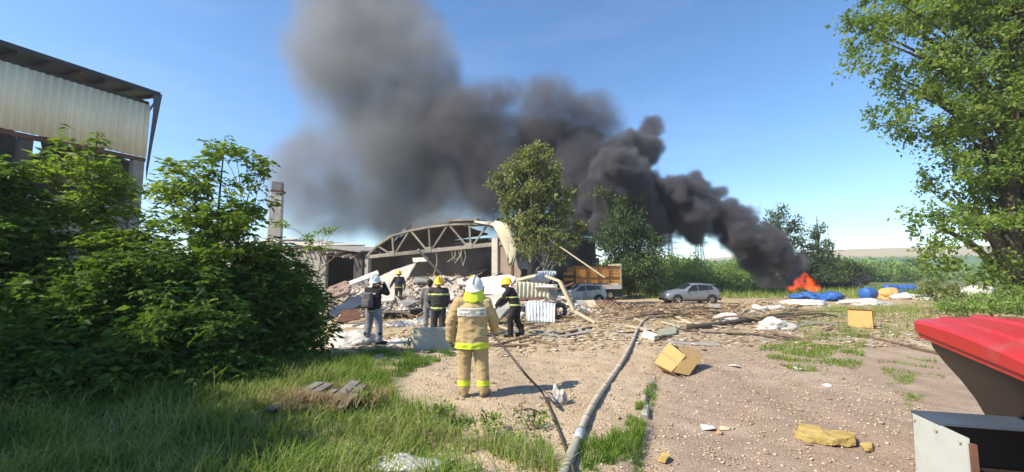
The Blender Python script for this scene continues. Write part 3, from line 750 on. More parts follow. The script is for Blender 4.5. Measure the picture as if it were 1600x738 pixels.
# long shed behind the poplar, its side's shade put into the dark wall colour
shed = thing('shaded_shed', 'long shaded gabled shed behind the poplar and the timber trailer', 'building', (4.6, 42.5, -0.5))
e0 = Vector((0, 0, 0)); dS = Vector((0.46, 0.888, 0)); nS = Vector((-0.888, 0.46, 0))
zE = 4.9
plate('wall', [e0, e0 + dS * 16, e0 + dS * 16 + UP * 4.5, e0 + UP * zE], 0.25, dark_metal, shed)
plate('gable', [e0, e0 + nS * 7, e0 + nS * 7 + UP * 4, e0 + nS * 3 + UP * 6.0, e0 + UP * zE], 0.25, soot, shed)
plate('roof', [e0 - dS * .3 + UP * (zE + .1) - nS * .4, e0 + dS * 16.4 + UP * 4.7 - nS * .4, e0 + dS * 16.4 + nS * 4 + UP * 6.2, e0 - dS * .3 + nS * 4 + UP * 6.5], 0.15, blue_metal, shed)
for k in range(6):
    a = e0 + dS * (1 + 2.5 * k) - nS * 0.14
    plate('pilaster', [a, a + dS * .4, a + dS * .4 + UP * 4.3, a + UP * 4.3], 0.12, concrete, shed)
# ------------------------------------------------------------------ trees and shrubs
def leaf_cloud(C, rad, n_each, L, W, seed, up_bias=0.5, droop=0.2, comp=1, gauss=0.5):
    """leaf-sized faces around clump centres C (m,3) of radius rad (m,)"""
    r = np.random.default_rng(seed); m = len(C); n = m * n_each
    ci = np.repeat(np.arange(m), n_each)
    off = r.normal(0, 1, (n, 3)); off *= (gauss * rad[ci] * np.minimum(1.9, 1.0 / 1.0))[:, None]
    off[:, 2] *= 0.8
    p = C[ci] + off
    if comp > 1:               # compound leaves: leaflets along a short stalk
        ax = r.normal(0, 1, (n, 3)); ax[:, 2] = ax[:, 2] * 0.4 - droop; ax /= np.linalg.norm(ax, axis=1)[:, None]
        k = np.tile(np.arange(comp), n); p = np.repeat(p, comp, 0); ax_ = np.repeat(ax, comp, 0)
        sidev = np.cross(ax_, np.array([0, 0, 1.0])); sidev /= np.linalg.norm(sidev, axis=1)[:, None] + 1e-6
        sgn = np.where(k % 2 == 0, 1.0, -1.0); last = (k == comp - 1)
        p = p + ax_ * (L * 0.55 * (k // 2 + 0.3))[:, None]
        d = np.where(last[:, None], ax_, ax_ * 0.55 + sidev * sgn[:, None] * 0.8)
        ci = np.repeat(ci, comp)
    else:
        d = r.normal(0, 1, (n, 3)); d[:, 2] -= droop
    d /= np.linalg.norm(d, axis=1)[:, None]
    N_ = len(p)
    nr = r.normal(0, 1, (N_, 3)) * 0.75; nr[:, 2] += up_bias
    nr -= d * (nr * d).sum(1)[:, None]; nr /= np.linalg.norm(nr, axis=1)[:, None] + 1e-6
    s = np.cross(nr, d)
    sz = np.clip(r.lognormal(0, 0.33, N_), 0.4, 1.9); l = (L * sz)[:, None]; w = (W * sz * r.uniform(0.75, 1.25, N_))[:, None]
    fold = nr * (w * 0.18)
    V = np.stack([p, p + d * l * 0.42 - s * w * 0.5 + fold, p + d * l - nr * l * 0.12, p + d * l * 0.42 + s * w * 0.5 + fold], 1)
    ctone = r.random(len(C))
    tn = np.clip(0.45 * r.random(N_) + 0.55 * ctone[ci], 0, 1)
    F = (np.arange(N_) * 4)[:, None] + np.arange(4)[None]
    return V.reshape(-1, 3), F, np.repeat(tn, 4)
def blob_clumps(blobs, per_m3, cr, seed, shell=0.55):
    """blobs: (centre Vector, (rx, ry, rz)) -> clump centres spread through the volume, more towards the outside"""
    r = np.random.default_rng(seed); C = []
    for c, (rx, ry, rz) in blobs:
        n = max(4, int(per_m3 * rx * ry * rz * 4.19))
        q = r.normal(0, 1, (n, 3)); q /= np.linalg.norm(q, axis=1)[:, None]
        q *= (shell + (1 - shell) * r.random(n) ** 0.6)[:, None] * r.uniform(0.5, 1.08, n)[:, None] ** 0.5
        C.append(np.array(c)[None] + q * np.array([rx, ry, rz]))
    C = np.concatenate(C)
    return C, cr * r.uniform(0.6, 1.4, len(C))
def pb(px, py, Y, rx, rz, ry=None):
    k = Y / 640
    return (P(px, py, Y), (rx * k, (ry or rx) * k, rz * k))
def tree(name, label, base, top, r0, blobs, per_m3, cr, n_each, L, W, mat, bmat, seed, cat='tree', group=None, comp=1, shell=0.55, n_br=14, stems=1, droop=0.2, lean=0.0, up_bias=0.5, parts=True, gauss=0.5):
    t = thing(name, label, cat, base, group=group)
    bx = Vector(base)
    C, rad = blob_clumps(blobs, per_m3, cr, seed, shell)
    C = C[C[:, 2] > h1(base[0], base[1]) + 0.05] if len(C) else C
    rad = rad[:len(C)]
    V, F, tn = leaf_cloud(C - np.array(bx)[None], rad, n_each, L, W, seed + 1, comp=comp, droop=droop, up_bias=up_bias, gauss=gauss)
    mesh_np('crown', V, F, mat, t, attr={'tone': tn})
    rr_ = random.Random(seed)
    mb = MB()
    top = Vector(top) - bx
    for s in range(stems):
        off = Vector((rr_.uniform(-1, 1), rr_.uniform(-1, 1), 0)) * (0.0 if stems == 1 else r0 * 4)
        tp = top if s == 0 else Vector(C[rr_.randrange(len(C))]) - bx
        pts = [off * 0.3 + Vector((0, 0, -0.1)), off + tp * 0.3 + Vector((rr_.uniform(-.1, .1), rr_.uniform(-.1, .1), 0)) * tp.length * 0.2, off * 0.7 + tp * 0.65 + Vector((rr_.uniform(-.06, .06), rr_.uniform(-.06, .06), 0)) * tp.length, tp]
        cur = catmull(pts, 5)
        k0 = r0 * (1 if s == 0 else 0.7)
        mb.tube(cur, [k0 * (1 - 0.88 * i / (len(cur) - 1)) for i in range(len(cur))], 7)
        for b_ in range(n_br // stems):
            tgt = Vector(C[rr_.randrange(len(C))]) - bx
            i0 = min(len(cur) - 2, max(1, int(len(cur) * min(0.9, max(0.12, (tgt.z / max(tp.z, 0.1)) * 0.75 - 0.05)))))
            st = cur[i0]; mid = st.lerp(tgt, 0.5) + Vector((0, 0, 0.12 * (tgt - st).length))
            cc = catmull([st, mid, tgt], 4); kb = k0 * (1 - 0.85 * i0 / len(cur)) * 0.5
            mb.tube(cc, [max(0.006, kb * (1 - 0.8 * i / (len(cc) - 1))) for i in range(len(cc))], 5, cap=False)
    mb.build('trunk' if stems == 1 else 'stems', bmat, t, smooth=True)
    return t
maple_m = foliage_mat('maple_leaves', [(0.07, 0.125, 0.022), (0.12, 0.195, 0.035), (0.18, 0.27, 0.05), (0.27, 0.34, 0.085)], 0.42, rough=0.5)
maple_shade = foliage_mat('shaded_leaves', [(0.035, 0.075, 0.016), (0.06, 0.12, 0.023), (0.10, 0.175, 0.034), (0.15, 0.23, 0.05)], 0.40, rough=0.55)  # darker copy of the maple greens, shade put into the leaf colour
tree_m = foliage_mat('tree_leaves', [(0.08, 0.14, 0.03), (0.135, 0.21, 0.042), (0.20, 0.275, 0.06), (0.28, 0.335, 0.085)], 0.42, rough=0.5)
poplar_m = foliage_mat('poplar_leaves', [(0.09, 0.125, 0.038), (0.15, 0.185, 0.055), (0.215, 0.24, 0.08), (0.30, 0.30, 0.12)], 0.3)
dark_m = foliage_mat('dark_tree_leaves', [(0.04, 0.068, 0.026), (0.062, 0.098, 0.036), (0.09, 0.13, 0.048), (0.12, 0.155, 0.06)], 0.25)
bush_m = foliage_mat('thicket_leaves', [(0.09, 0.155, 0.035), (0.15, 0.235, 0.05), (0.21, 0.29, 0.075), (0.27, 0.32, 0.11)], 0.3)

# shrubs on the left: maple saplings, each with its own stems
def gb(px, py, Y):       # base on the ground below a pixel column
    x = (px - 800) / 640 * Y
    return (x, Y, h1(x, Y))
tree('maple_sapling', 'tall sunlit maple sapling with bright leaves left of the chimney', gb(330, 0, 8.6), P(352, 212, 8.6), 0.06,
     [pb(352, 245, 8.6, 40, 40), pb(300, 280, 8.5, 55, 48), pb(375, 310, 8.6, 45, 55), pb(330, 350, 8.5, 78, 45), pb(265, 320, 8.4, 30, 60), pb(400, 262, 8.6, 18, 32), pb(355, 395, 8.5, 80, 45)],
     16, 0.16, 11, 0.115, 0.045, maple_m, bark, 101, comp=5, n_br=30, stems=3, shell=0.3, droop=0.5, gauss=0.6)
tree('maple_sapling', 'maple sapling standing before the cream cladding of the hall', gb(140, 0, 8.2), P(152, 205, 8.2), 0.06,
     [pb(152, 235, 8.2, 32, 38), pb(135, 285, 8.2, 60, 45), pb(168, 320, 8.2, 42, 60), pb(100, 350, 8.1, 70, 60), pb(170, 400, 8.1, 95, 60)],
     17, 0.18, 12, 0.12, 0.046, maple_m, bark, 111, comp=5, n_br=30, stems=3, shell=0.3, droop=0.5, gauss=0.6)
tree('maple_sapling', 'maple sapling reaching in at the left edge of the photo', gb(-30, 0, 7.2), P(20, 250, 7.2), 0.05,
     [pb(15, 275, 7.2, 48, 28), pb(-40, 300, 7.2, 60, 50), pb(25, 380, 7.2, 60, 50), pb(-30, 450, 7.0, 80, 60), pb(60, 470, 7.0, 60, 60)],
     34, 0.18, 14, 0.12, 0.046, maple_shade, bark, 121, comp=5, n_br=24, stems=3, shell=0.3, droop=0.5, gauss=0.6)
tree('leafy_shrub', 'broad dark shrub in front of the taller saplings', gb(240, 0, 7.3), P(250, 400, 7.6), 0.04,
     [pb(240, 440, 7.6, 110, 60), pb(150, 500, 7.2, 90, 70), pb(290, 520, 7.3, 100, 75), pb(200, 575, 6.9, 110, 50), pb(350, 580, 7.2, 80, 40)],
     40, 0.17, 14, 0.11, 0.042, maple_shade, bark, 131, cat='shrub', comp=5, n_br=26, stems=4, shell=0.25, droop=0.5, gauss=0.6)
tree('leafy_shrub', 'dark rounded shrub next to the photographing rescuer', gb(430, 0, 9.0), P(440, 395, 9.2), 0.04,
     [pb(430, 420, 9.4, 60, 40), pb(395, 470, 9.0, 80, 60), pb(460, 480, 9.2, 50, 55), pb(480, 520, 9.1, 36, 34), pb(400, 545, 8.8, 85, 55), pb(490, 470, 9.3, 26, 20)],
     36, 0.18, 14, 0.115, 0.042, maple_shade, bark, 141, cat='shrub', comp=5, n_br=26, stems=4, shell=0.25, droop=0.5, gauss=0.6)
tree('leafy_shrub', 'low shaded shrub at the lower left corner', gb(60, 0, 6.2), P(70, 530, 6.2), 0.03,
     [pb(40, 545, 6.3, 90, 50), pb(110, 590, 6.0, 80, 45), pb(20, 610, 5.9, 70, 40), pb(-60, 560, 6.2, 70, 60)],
     40, 0.16, 12, 0.11, 0.045, maple_shade, bark, 151, cat='shrub', comp=5, n_br=16, stems=3, shell=0.25, droop=0.5, gauss=0.6)
tree('slender_sapling', 'thin sapling with sparse leaves against the smoke above the annex', gb(490, 0, 14.0), P(505, 352, 14.0), 0.025,
     [pb(503, 362, 14, 20, 12), pb(480, 374, 14, 14, 10), pb(497, 385, 14, 22, 10), pb(440, 352, 14, 8, 8)], 16, 0.13, 9, 0.11, 0.045, maple_m, bark, 161, comp=3, n_br=10, shell=0.3, gauss=0.7)
# tree beyond the left edge whose shade falls over the shrubs and grass
tree('maple_tree', 'maple tree left of the frame shading the shrubs', (-10.0, 1.2, 0), (-9.8, 1.4, 6.4), 0.16,
     [(Vector((-9.7, 1.4, 5.4)), (2.0, 2.0, 1.6)), (Vector((-8.5, 1.7, 4.7)), (1.3, 1.3, 1.0)), (Vector((-11.2, 3.2, 5.2)), (1.8, 1.8, 1.4)), (Vector((-10.0, 0.4, 6.0)), (1.2, 1.2, 1.0))],
     6, 0.34, 34, 0.15, 0.06, maple_m, bark, 171, comp=3, shell=0.3, n_br=24)

# big tree on the right
tree('big_maple_tree', 'big leafy tree filling the right side behind the container', (24.2, 20, 0), P(1585, -80, 20.2), 0.42,
     [pb(1390, 40, 19, 75, 42), pb(1355, 92, 19, 46, 26), pb(1345, 30, 19, 30, 24), pb(1460, 110, 19, 80, 50), pb(1395, 175, 19, 42, 32), pb(1470, 190, 19.5, 75, 45), pb(1440, 10, 20, 90, 40), pb(1420, -40, 20, 80, 40),
      pb(1560, 60, 20, 110, 90), pb(1560, 200, 20, 100, 80), pb(1500, 270, 19.3, 62, 42), pb(1450, 345, 19, 44, 18), pb(1500, 350, 19, 60, 40), pb(1590, 320, 20, 90, 80), pb(1470, 400, 19, 44, 35), pb(1530, 415, 19.2, 45, 34), pb(1650, 250, 20, 110, 150),
      pb(1600, -60, 20, 160, 90), pb(1620, 420, 19.5, 60, 45), pb(1720, 100, 21, 120, 150)],
     1.25, 0.46, 62, 0.165, 0.10, tree_m, bark, 201, shell=0.5, n_br=110, gauss=0.5)
# undergrowth in front of it
rs = random.Random(3)
for k, (px, py, Y, rx, rz, m_, lab) in enumerate([
        (1470, 455, 17.5, 34, 20, poplar_m, 'dry brownish bush under the left side of the big tree'),
        (1545, 474, 15.5, 55, 14, bush_m, 'low bright green ground shrub behind the red lid'),
        (1590, 462, 16.5, 40, 18, bush_m, 'green weed bush below the big tree at the right edge'),
        (1500, 478, 15.0, 35, 9, bush_m, 'low weeds at the left end of the red lid')]):
    tree('weed_bush', lab, gb(px, 0, Y), P(px, py - rz * 0.6, Y), 0.025, [pb(px, py, Y, rx, rz), pb(px + rx * 0.6, py + 3, Y, rx * 0.6, rz * 0.8), pb(px - rx * 0.6, py + 4, Y, rx * 0.6, rz * 0.7)],
         26, 0.2, 26, 0.09, 0.045, m_, bark, 220 + k * 7, cat='bush', shell=0.3, n_br=12, stems=3)

# poplar in the middle, its lower boughs torn
tree('poplar_tree', 'tall poplar with shredded lower branches in front of the smoke', gb(828, 0, 29.5), P(832, 230, 29.5), 0.28,
     [pb(830, 255, 29.5, 34, 32), pb(800, 275, 29.5, 26, 34), pb(855, 280, 29.5, 28, 36), pb(825, 310, 29.5, 45, 36), pb(868, 325, 29.5, 26, 32), pb(835, 350, 29.5, 45, 28), pb(882, 350, 29.5, 16, 22), pb(800, 330, 29.5, 20, 28), pb(776, 282, 29.5, 10, 18), pb(896, 372, 29.5, 12, 14), pb(905, 352, 29.5, 8, 10), pb(845, 235, 29.5, 12, 12), pb(888, 300, 29.5, 8, 16)],
     2.7, 0.42, 56, 0.20, 0.13, poplar_m, bark_pale, 241, shell=0.3, n_br=46, gauss=0.5)
tree('poplar_tree', 'second lower poplar with hanging torn twigs next to the hangar corner', gb(852, 0, 28.6), P(850, 340, 28.6), 0.16,
     [pb(835, 385, 28.6, 26, 22), pb(865, 390, 28.6, 26, 24), pb(850, 365, 28.6, 30, 20), pb(880, 380, 28.6, 12, 20), pb(815, 365, 28.6, 14, 22)],
     2.6, 0.45, 36, 0.20, 0.10, poplar_m, bark_pale, 251, shell=0.3, n_br=60, stems=3, droop=1.2)
# darker drooping tree beside the trailer
tree('drooping_tree', 'dark drooping birch half hidden in smoke behind the trailer', gb(985, 0, 42), P(970, 300, 42), 0.26,
     [pb(960, 375, 42, 34, 36), pb(1005, 388, 42, 34, 38), pb(985, 420, 42, 48, 36), pb(1018, 430, 42, 24, 30), pb(955, 425, 42, 26, 36), pb(942, 300, 42, 18, 12), pb(978, 352, 42, 34, 26), pb(965, 322, 42, 24, 24), pb(990, 318, 42, 16, 20)],
     1.2, 0.7, 60, 0.26, 0.10, dark_m, bark_pale, 261, shell=0.3, n_br=36, stems=2, droop=1.5)
# trees behind the fire
tree('ash_tree', 'dark open-crowned tree behind the burning heap, left one', gb(1225, 0, 60), P(1215, 318, 60), 0.25,
     [pb(1215, 345, 60, 24, 26), pb(1235, 375, 60, 24, 30), pb(1200, 370, 60, 20, 30), pb(1225, 410, 60, 34, 28), pb(1245, 350, 60, 9, 14)],
     0.5, 0.8, 46, 0.30, 0.16, dark_m, bark, 271, shell=0.3, n_br=30, gauss=0.5)
tree('ash_tree', 'dark narrow-crowned tree behind the burning heap, right one', gb(1278, 0, 60), P(1275, 335, 60), 0.25,
     [pb(1272, 360, 60, 15, 22), pb(1285, 385, 60, 18, 22), pb(1265, 400, 60, 24, 26), pb(1290, 415, 60, 30, 20)],
     0.5, 0.8, 52, 0.30, 0.16, dark_m, bark, 281, shell=0.3, n_br=26, gauss=0.5)
tree('bush', 'spreading dark green bush to the right of the fire', gb(1315, 0, 58), P(1315, 405, 58), 0.1,
     [pb(1315, 420, 58, 34, 16), pb(1345, 425, 58, 22, 11), pb(1300, 430, 58, 30, 14)], 0.8, 0.7, 46, 0.26, 0.15, dark_m, bark, 291, cat='bush', shell=0.3, stems=3)
# green thicket beyond the car
for k, (px, py, Y, rx, rz) in enumerate([(1050, 425, 66, 26, 26), (1075, 432, 60, 28, 20), (1082, 416, 82, 20, 18), (1105, 438, 62, 30, 16), (1135, 430, 70, 28, 20), (1160, 436, 63, 28, 16), (1150, 424, 84, 24, 16), (1185, 438, 66, 28, 18), (1210, 446, 62, 24, 12), (1120, 445, 57, 30, 11), (1060, 448, 55, 26, 12), (1175, 450, 56, 32, 9)]):
    tree('thicket_bush', ['light green bush right of the drooping dark tree', 'broad green bush above the silver car bonnet', 'far green bush between the two pylons', 'green bush above the silver car roof', 'green bush right of the nearer-fire pylon', 'green bush halfway between car and fire', 'far green bush right of the pylons', 'green bush left of the smoke foot', 'low green bush at the very foot of the smoke', 'low green bush just behind the silver car tail', 'low green bush just left of the silver car', 'low flat bush between silver car and flames'][k], gb(px, 0, Y), P(px, py - rz * 0.7, Y), 0.07,
         [pb(px, py, Y, rx, rz), pb(px - rx * .5, py + rz * .4, Y, rx * .6, rz * .6), pb(px + rx * .5, py + rz * .3, Y, rx * .6, rz * .6)],
         0.55, 0.75, 44, 0.28, 0.16, bush_m, bark, 310 + k * 5, cat='bush', group='bushes of the thicket beyond the car', shell=0.3, n_br=12, stems=3)
# far woods as one mass
def wood_mass(name, label, xs, Y0, Y1, hts, n, seed, mat, L=0.9):
    r = np.random.default_rng(seed)
    x = r.uniform(xs[0], xs[1], n); y = r.uniform(Y0, Y1, n)
    hh = hts[0] + (hts[1] - hts[0]) * np.clip(0.35 + 0.4 * np.sin(x * 0.31 + seed) * np.sin(x * 0.13 + 1) + 0.4 * np.sin(x * 0.83 + y * 0.2), 0, 1.2)
    C = np.stack([x, y, -0.6 + hh * r.random(n) ** 0.7], -1)
    V, F, tn = leaf_cloud(C, np.full(n, 1.6), 16, L, L * 0.55, seed, gauss=0.7)
    o = mesh_np(name, V, F, mat, attr={'tone': tn}); return tag(o, label, 'woods', kind='stuff')
wood_mass('treeline', 'distant belt of green trees below the pylons', (20, 110), 110, 150, (3, 7), 2600, 401, bush_m)
wood_mass('treeline', 'distant green scrub at the foot of the bare hill', (95, 240), 140, 190, (0.5, 6), 1500, 411, bush_m, 1.0)
for k, (px, Y, hh, rr_, m_) in enumerate([(1345, 92, 4.2, 3.2, dark_m), (1372, 110, 3.4, 3.6, bush_m), (1405, 100, 4.0, 3.0, tree_m), (1430, 120, 6.5, 4.0, dark_m), (1390, 130, 5.0, 3.4, dark_m), (1455, 95, 3.2, 3.5, bush_m)]):
    x_ = (px - 800) / 640 * Y
    tree('field_bush', ['dark round bush right of the burning heap on the meadow', 'light bush on the meadow above the blue drums', 'green bush on the meadow right of the drums', 'tall dark bush at the left edge of the big tree crown', 'dark bush far off below the bare hill', 'light bush seen under the big tree crown'][k], (x_, Y, -0.5), (x_, Y, hh * .8), 0.1, [(Vector((x_, Y, hh * .5)), (rr_, rr_ * .7, hh * .5)), (Vector((x_ + rr_ * .7, Y, hh * .35)), (rr_ * .6, rr_ * .5, hh * .35))], 0.35, 0.9, 40, 0.45, 0.26, m_, bark, 470 + k * 3, cat='bush', shell=0.3, stems=3, n_br=9)
# weeds with broad leaves in the grass
for k, (px, py) in enumerate([(690, 668), (760, 680), (835, 672), (560, 640), (640, 545)]):
    g = G(px, py)
    tree('weed_plant', ['leafy weed clump in the grass behind the pallet', 'bushy weed in sunlit grass below the tan-suited firefighter', 'yellow-green weed at the right end of the grass', 'weed plant growing beside the broken pallet', 'dark weed beside the grey metal sheet'][k], g, g + Vector((0, 0, 0.3)), 0.008,
         [(g + Vector((0, 0, 0.17)), (0.28, 0.2, 0.16))], 500, 0.09, 8, 0.06, 0.022, grass_m if k != 4 else maple_shade, bark, 430 + k, cat='weed', shell=0.2, n_br=6, stems=3)

# pylons far away
pyl_m = pmat('pylon_steel', (0.18, 0.20, 0.23), None, 1, 0.6, metal=0.4, bump=0)
def pylon(px, ytop, Y, label):
    x = (px - 800) / 640 * Y; zt_ = P(px, ytop, Y).z + 0.6
    t = thing('power_pylon', label, 'pylon', (x, Y, -0.6), group='power pylons on the horizon')
    mb = MB(); wb, wt = zt_ * 0.085, zt_ * 0.018
    lv = 9
    def c_(k, i):
        f = k / lv; w_ = wb * (1 - f) ** 1.3 + wt; return Vector((w_ * (1, -1, -1, 1)[i], w_ * (1, 1, -1, -1)[i], zt_ * f))
    for k in range(lv):
        for i in range(4):
            mb.bar(c_(k, i), c_(k + 1, i), 0.34); mb.bar(c_(k, i), c_(k + 1, (i + 1) % 4), 0.18); mb.bar(c_(k, (i + 1) % 4), c_(k + 1, i), 0.18)
    mb.build('mast', pyl_m, t)
    for f, L_ in ((0.66, 0.17), (0.79, 0.21), (0.92, 0.15)):
        mb = MB(); z = zt_ * f
        for s in (-1, 1):
            mb.bar((0, 0, z), (s * zt_ * L_, 0, z), 0.3); mb.bar((0, 0, z + zt_ * .035), (s * zt_ * L_, 0, z), 0.24); mb.bar((s * zt_ * L_, 0, z), (s * zt_ * L_, 0, z - zt_ * .05), 0.22)
        mb.build('cross_arm', pyl_m, t)
    return t
pylon(1048, 366, 330, 'steel power pylon on the horizon nearer the drooping tree')
pylon(1093, 352, 290, 'steel power pylon on the horizon nearer the fire')
# ------------------------------------------------------------------ rubble heap in front of the hangar
MOUND = [(-6.2, 27.5, 2.6, 2.2, 1.5), (-3.0, 26.5, 2.5, 2.0, 1.6), (-9.5, 27, 2.4, 2.2, 1.0), (-0.6, 24.5, 2.2, 1.8, 1.2), (1.6, 23, 1.8, 1.6, 0.9), (-12.5, 27, 2.5, 2.5, 0.8), (-5.5, 22, 3.5, 1.8, 0.5)]
def MH(x, y):
    h = H(x, y)
    for cx, cy, sx_, sy_, a in MOUND:
        h = h + a * np.exp(-(((np.asarray(x) - cx) / sx_) ** 2 + ((np.asarray(y) - cy) / sy_) ** 2))
    return h
xs = np.linspace(-17, 6, 116); ys = np.linspace(18, 33, 76)
A, B = np.meshgrid(xs, ys, indexing='ij')
rz_ = np.random.default_rng(8).random(A.shape)
edge = np.minimum.reduce([sstep(-17, -14, A), 1 - sstep(3.5, 6, A), sstep(18, 20, B), 1 - sstep(31, 33, B)])
Z = MH(A, B) * edge + (H(A, B) - 0.25) * (1 - edge) + (rz_ - 0.6) * 0.28 * edge
ii = np.arange(A.size).reshape(A.shape)
F = np.stack([ii[:-1, :-1], ii[1:, :-1], ii[1:, 1:], ii[:-1, 1:]], -1).reshape(-1, 4)
rub_m = pmat('rubble_dust', (0.46, 0.39, 0.31), (0.28, 0.23, 0.18), 3.0, 0.95, bump=0.8, bscale=9, dirt=(0.14, 0.12, 0.10), dirt_amt=0.5)
o = mesh_np('rubble', np.stack([A, B, Z], -1).reshape(-1, 3), F, rub_m)
tag(o, 'heap of crushed concrete and plaster in front of the hangar', 'rubble', kind='stuff')
def hull_chunk(name, size, mat, loc, seed, parent=None):
    r = random.Random(seed)
    bm = bmesh.new()
    for _ in range(13):
        v = Vector((r.gauss(0, 1), r.gauss(0, 1), r.gauss(0, 1))).normalized()
        m_ = max(abs(v.x), abs(v.y), abs(v.z)); v = v / m_ * r.uniform(0.75, 1.0)
        bm.verts.new((v.x * size[0] / 2, v.y * size[1] / 2, v.z * size[2] / 2))
    bmesh.ops.convex_hull(bm, input=list(bm.verts))
    bmesh.ops.delete(bm, geom=[v for v in bm.verts if not v.link_faces], context='VERTS')
    me = bpy.data.meshes.new(name); bm.to_mesh(me); bm.free(); me.materials.append(mat)
    o = bpy.data.objects.new(name, me); o.location = loc
    o.rotation_euler = (r.uniform(-.5, .5), r.uniform(-.5, .5), r.uniform(0, 6.28))
    return link(o, parent)
def zone(x, y):
    px = 800 + 640 * x / y
    z = [(520, 'at the left end of the rubble heap'), (560, 'by the brickwork left of the backpack'), (600, 'right behind the white-helmeted rescuer'), (645, 'around the far firefighter on the rubble'), (700, 'behind the striped firefighter'), (750, 'behind the tan-suited firefighter'), (800, 'near the pinkish white wall panel'), (850, 'near the cream ribbed sheet')]
    for lim, t_ in z:
        if px < lim: return t_
    return 'at the right end of the rubble heap'
def size_word(s, a, b_): return 'small' if s < a else ('large' if s > b_ else 'middling')
r4 = random.Random(44)
# small rubble
q = np.stack([np.random.default_rng(61).uniform(-14.5, 4.5, 5200), np.random.default_rng(62).uniform(18.5, 31, 5200)], -1)
o = stones('rubble_stones', q, 0.04, 0.30, 63, foliage_mat('rubble_bits', [(0.26, 0.20, 0.15), (0.44, 0.36, 0.28), (0.56, 0.48, 0.39), (0.70, 0.63, 0.54)], 0.0, rough=0.95), 0.7, MH)
tag(o, 'small broken concrete bits covering the rubble heap', 'rubble', kind='stuff')
# single chunks one can pick out
k = 0
while k < 70:
    x = r4.uniform(-13.5, 3.8); y = r4.uniform(20, 30)
    s = r4.uniform(0.4, 1.1)
    o = hull_chunk('concrete_chunk', (s, s * r4.uniform(.5, 1), s * r4.uniform(.25, .6)), (pale_concrete, white_panel, concrete, brick_pink)[(k * 7) % 10 // 3], (x, y, float(MH(x, y)) + 0.12), 500 + k)
    tag(o, '%s %s concrete chunk %s' % (size_word(s, .6, .85), ('tan', 'whitish', 'grey', 'reddish')[(k * 7) % 10 // 3], zone(x, y)), 'concrete chunk', 'concrete chunks on the rubble heap'); k += 1
for k in range(34):
    x = r4.uniform(-13, 3.5); y = r4.uniform(19, 29); z = float(MH(x, y)) + 0.25; a = r4.uniform(0, 6.28); L_ = r4.uniform(1.0, 2.8); t_ = r4.uniform(-.35, .45)
    d = Vector((math.cos(a), math.sin(a) * 0.6, t_)).normalized() * L_
    o = MB().bar((0, 0, 0), d, r4.uniform(.06, .16), r4.uniform(.04, .1)).build('broken_board', (plank_pale, plank_grey, rust, dark_metal)[k % 4]); o.location = (x, y, z)
    tag(o, '%s %s broken board %s' % (('short', 'middling', 'long')[int(min(2, (L_ - 1) / .6))], ('pale', 'grey', 'rusty', 'dark')[k % 4], zone(x, y)), 'board', 'broken boards in the rubble heap')
for k in range(26):
    x = r4.uniform(-13, 3.0); y = r4.uniform(20, 29); z = float(MH(x, y)) + 0.25; a = r4.uniform(0, 6.28); w_ = r4.uniform(.7, 1.7); l_ = r4.uniform(.5, 1.2)
    Mx = Matrix.Rotation(a, 3, 'Z') @ Matrix.Rotation(r4.uniform(-.7, .7), 3, 'X') @ Matrix.Rotation(r4.uniform(-.5, .5), 3, 'Y')
    o = plate('slab_fragment', [Mx @ Vector(p) for p in ((-w_ / 2, -l_ / 2, 0), (w_ / 2, -l_ / 2, 0), (w_ * .35, l_ / 2, 0), (-w_ / 2, l_ * .4, 0))], r4.uniform(.06, .14), (pale_concrete, white_panel, concrete)[k % 3], jag=0.06, seed=k); o.location = (x, y, z)
    tag(o, '%s tilted %s slab %s' % (size_word(w_, 1.0, 1.4), ('tan', 'whitish', 'grey')[k % 3], zone(x, y)), 'slab', 'tilted slabs in the rubble heap')

for k in range(24):
    x = r4.uniform(-12, 3); y = r4.uniform(20, 28); z = float(MH(x, y)) + 0.15; a = r4.uniform(0, 6.28); L_ = r4.uniform(.5, 1.3)
    d = Vector((math.cos(a), math.sin(a), 0)) * L_ * .5
    o = MB().tube(catmull([(0, 0, 0), d * .3 + UP * L_ * .5, d + UP * L_ * r4.uniform(.4, .9)], 4), .016, 5).build('bent_rebar', rust, smooth=True); o.location = (x, y, z)
    tag(o, '%s bent rusty rebar poking out %s' % ('short' if L_ < .9 else 'long', zone(x, y)), 'rebar', 'bent rebars in the rubble heap')
def px_plate(name, label, cat, corners, th, mat, jag=0.06, seed=0):
    """corners: (px, py, Y)"""
    pts = [P(*c_) for c_ in corners]; c0 = sum(pts, Vector()) / len(pts)
    o = plate(name, [p - c0 for p in pts], th, mat, jag=jag, seed=seed); o.location = c0
    return tag(o, label, cat)
def px_sheet(name, label, corners, waves, amp, mat, **kw):
    pts = [P(*c_) for c_ in corners]; c0 = sum(pts, Vector()) / 4
    o = sheet(name, [p - c0 for p in pts], waves, amp, mat, **kw); o.location = c0
    return tag(o, label, 'metal sheet')
px_plate('leaning_plate', 'large pointed tan slab leaning up behind the person with backpack', 'slab', [(560, 470, 22.5), (585, 436, 23.5), (612, 424, 24), (650, 413, 24.5), (634, 440, 23.5), (622, 470, 22.5)], 0.14, pale_concrete, 0.05, 1)
px_plate('roof_panel', 'long thin pale panel lying above the broken brickwork', 'panel', [(532, 446, 24), (590, 424, 24.5), (592, 428, 24), (536, 452, 23.6)], 0.1, white_panel)
px_plate('concrete_plank', 'long tan concrete panel on edge behind the standing rescuer', 'concrete panel', [(578, 510, 15.4), (665, 497, 15.8), (666, 523, 15.4), (580, 534, 15.0)], 0.16, pale_concrete, 0.04, 2)
px_plate('concrete_plank', 'short cream panel on edge left of the standing rescuer', 'concrete panel', [(518, 512, 15.0), (570, 506, 15.1), (572, 530, 14.8), (520, 534, 14.7)], 0.14, white_panel, 0.04, 3)
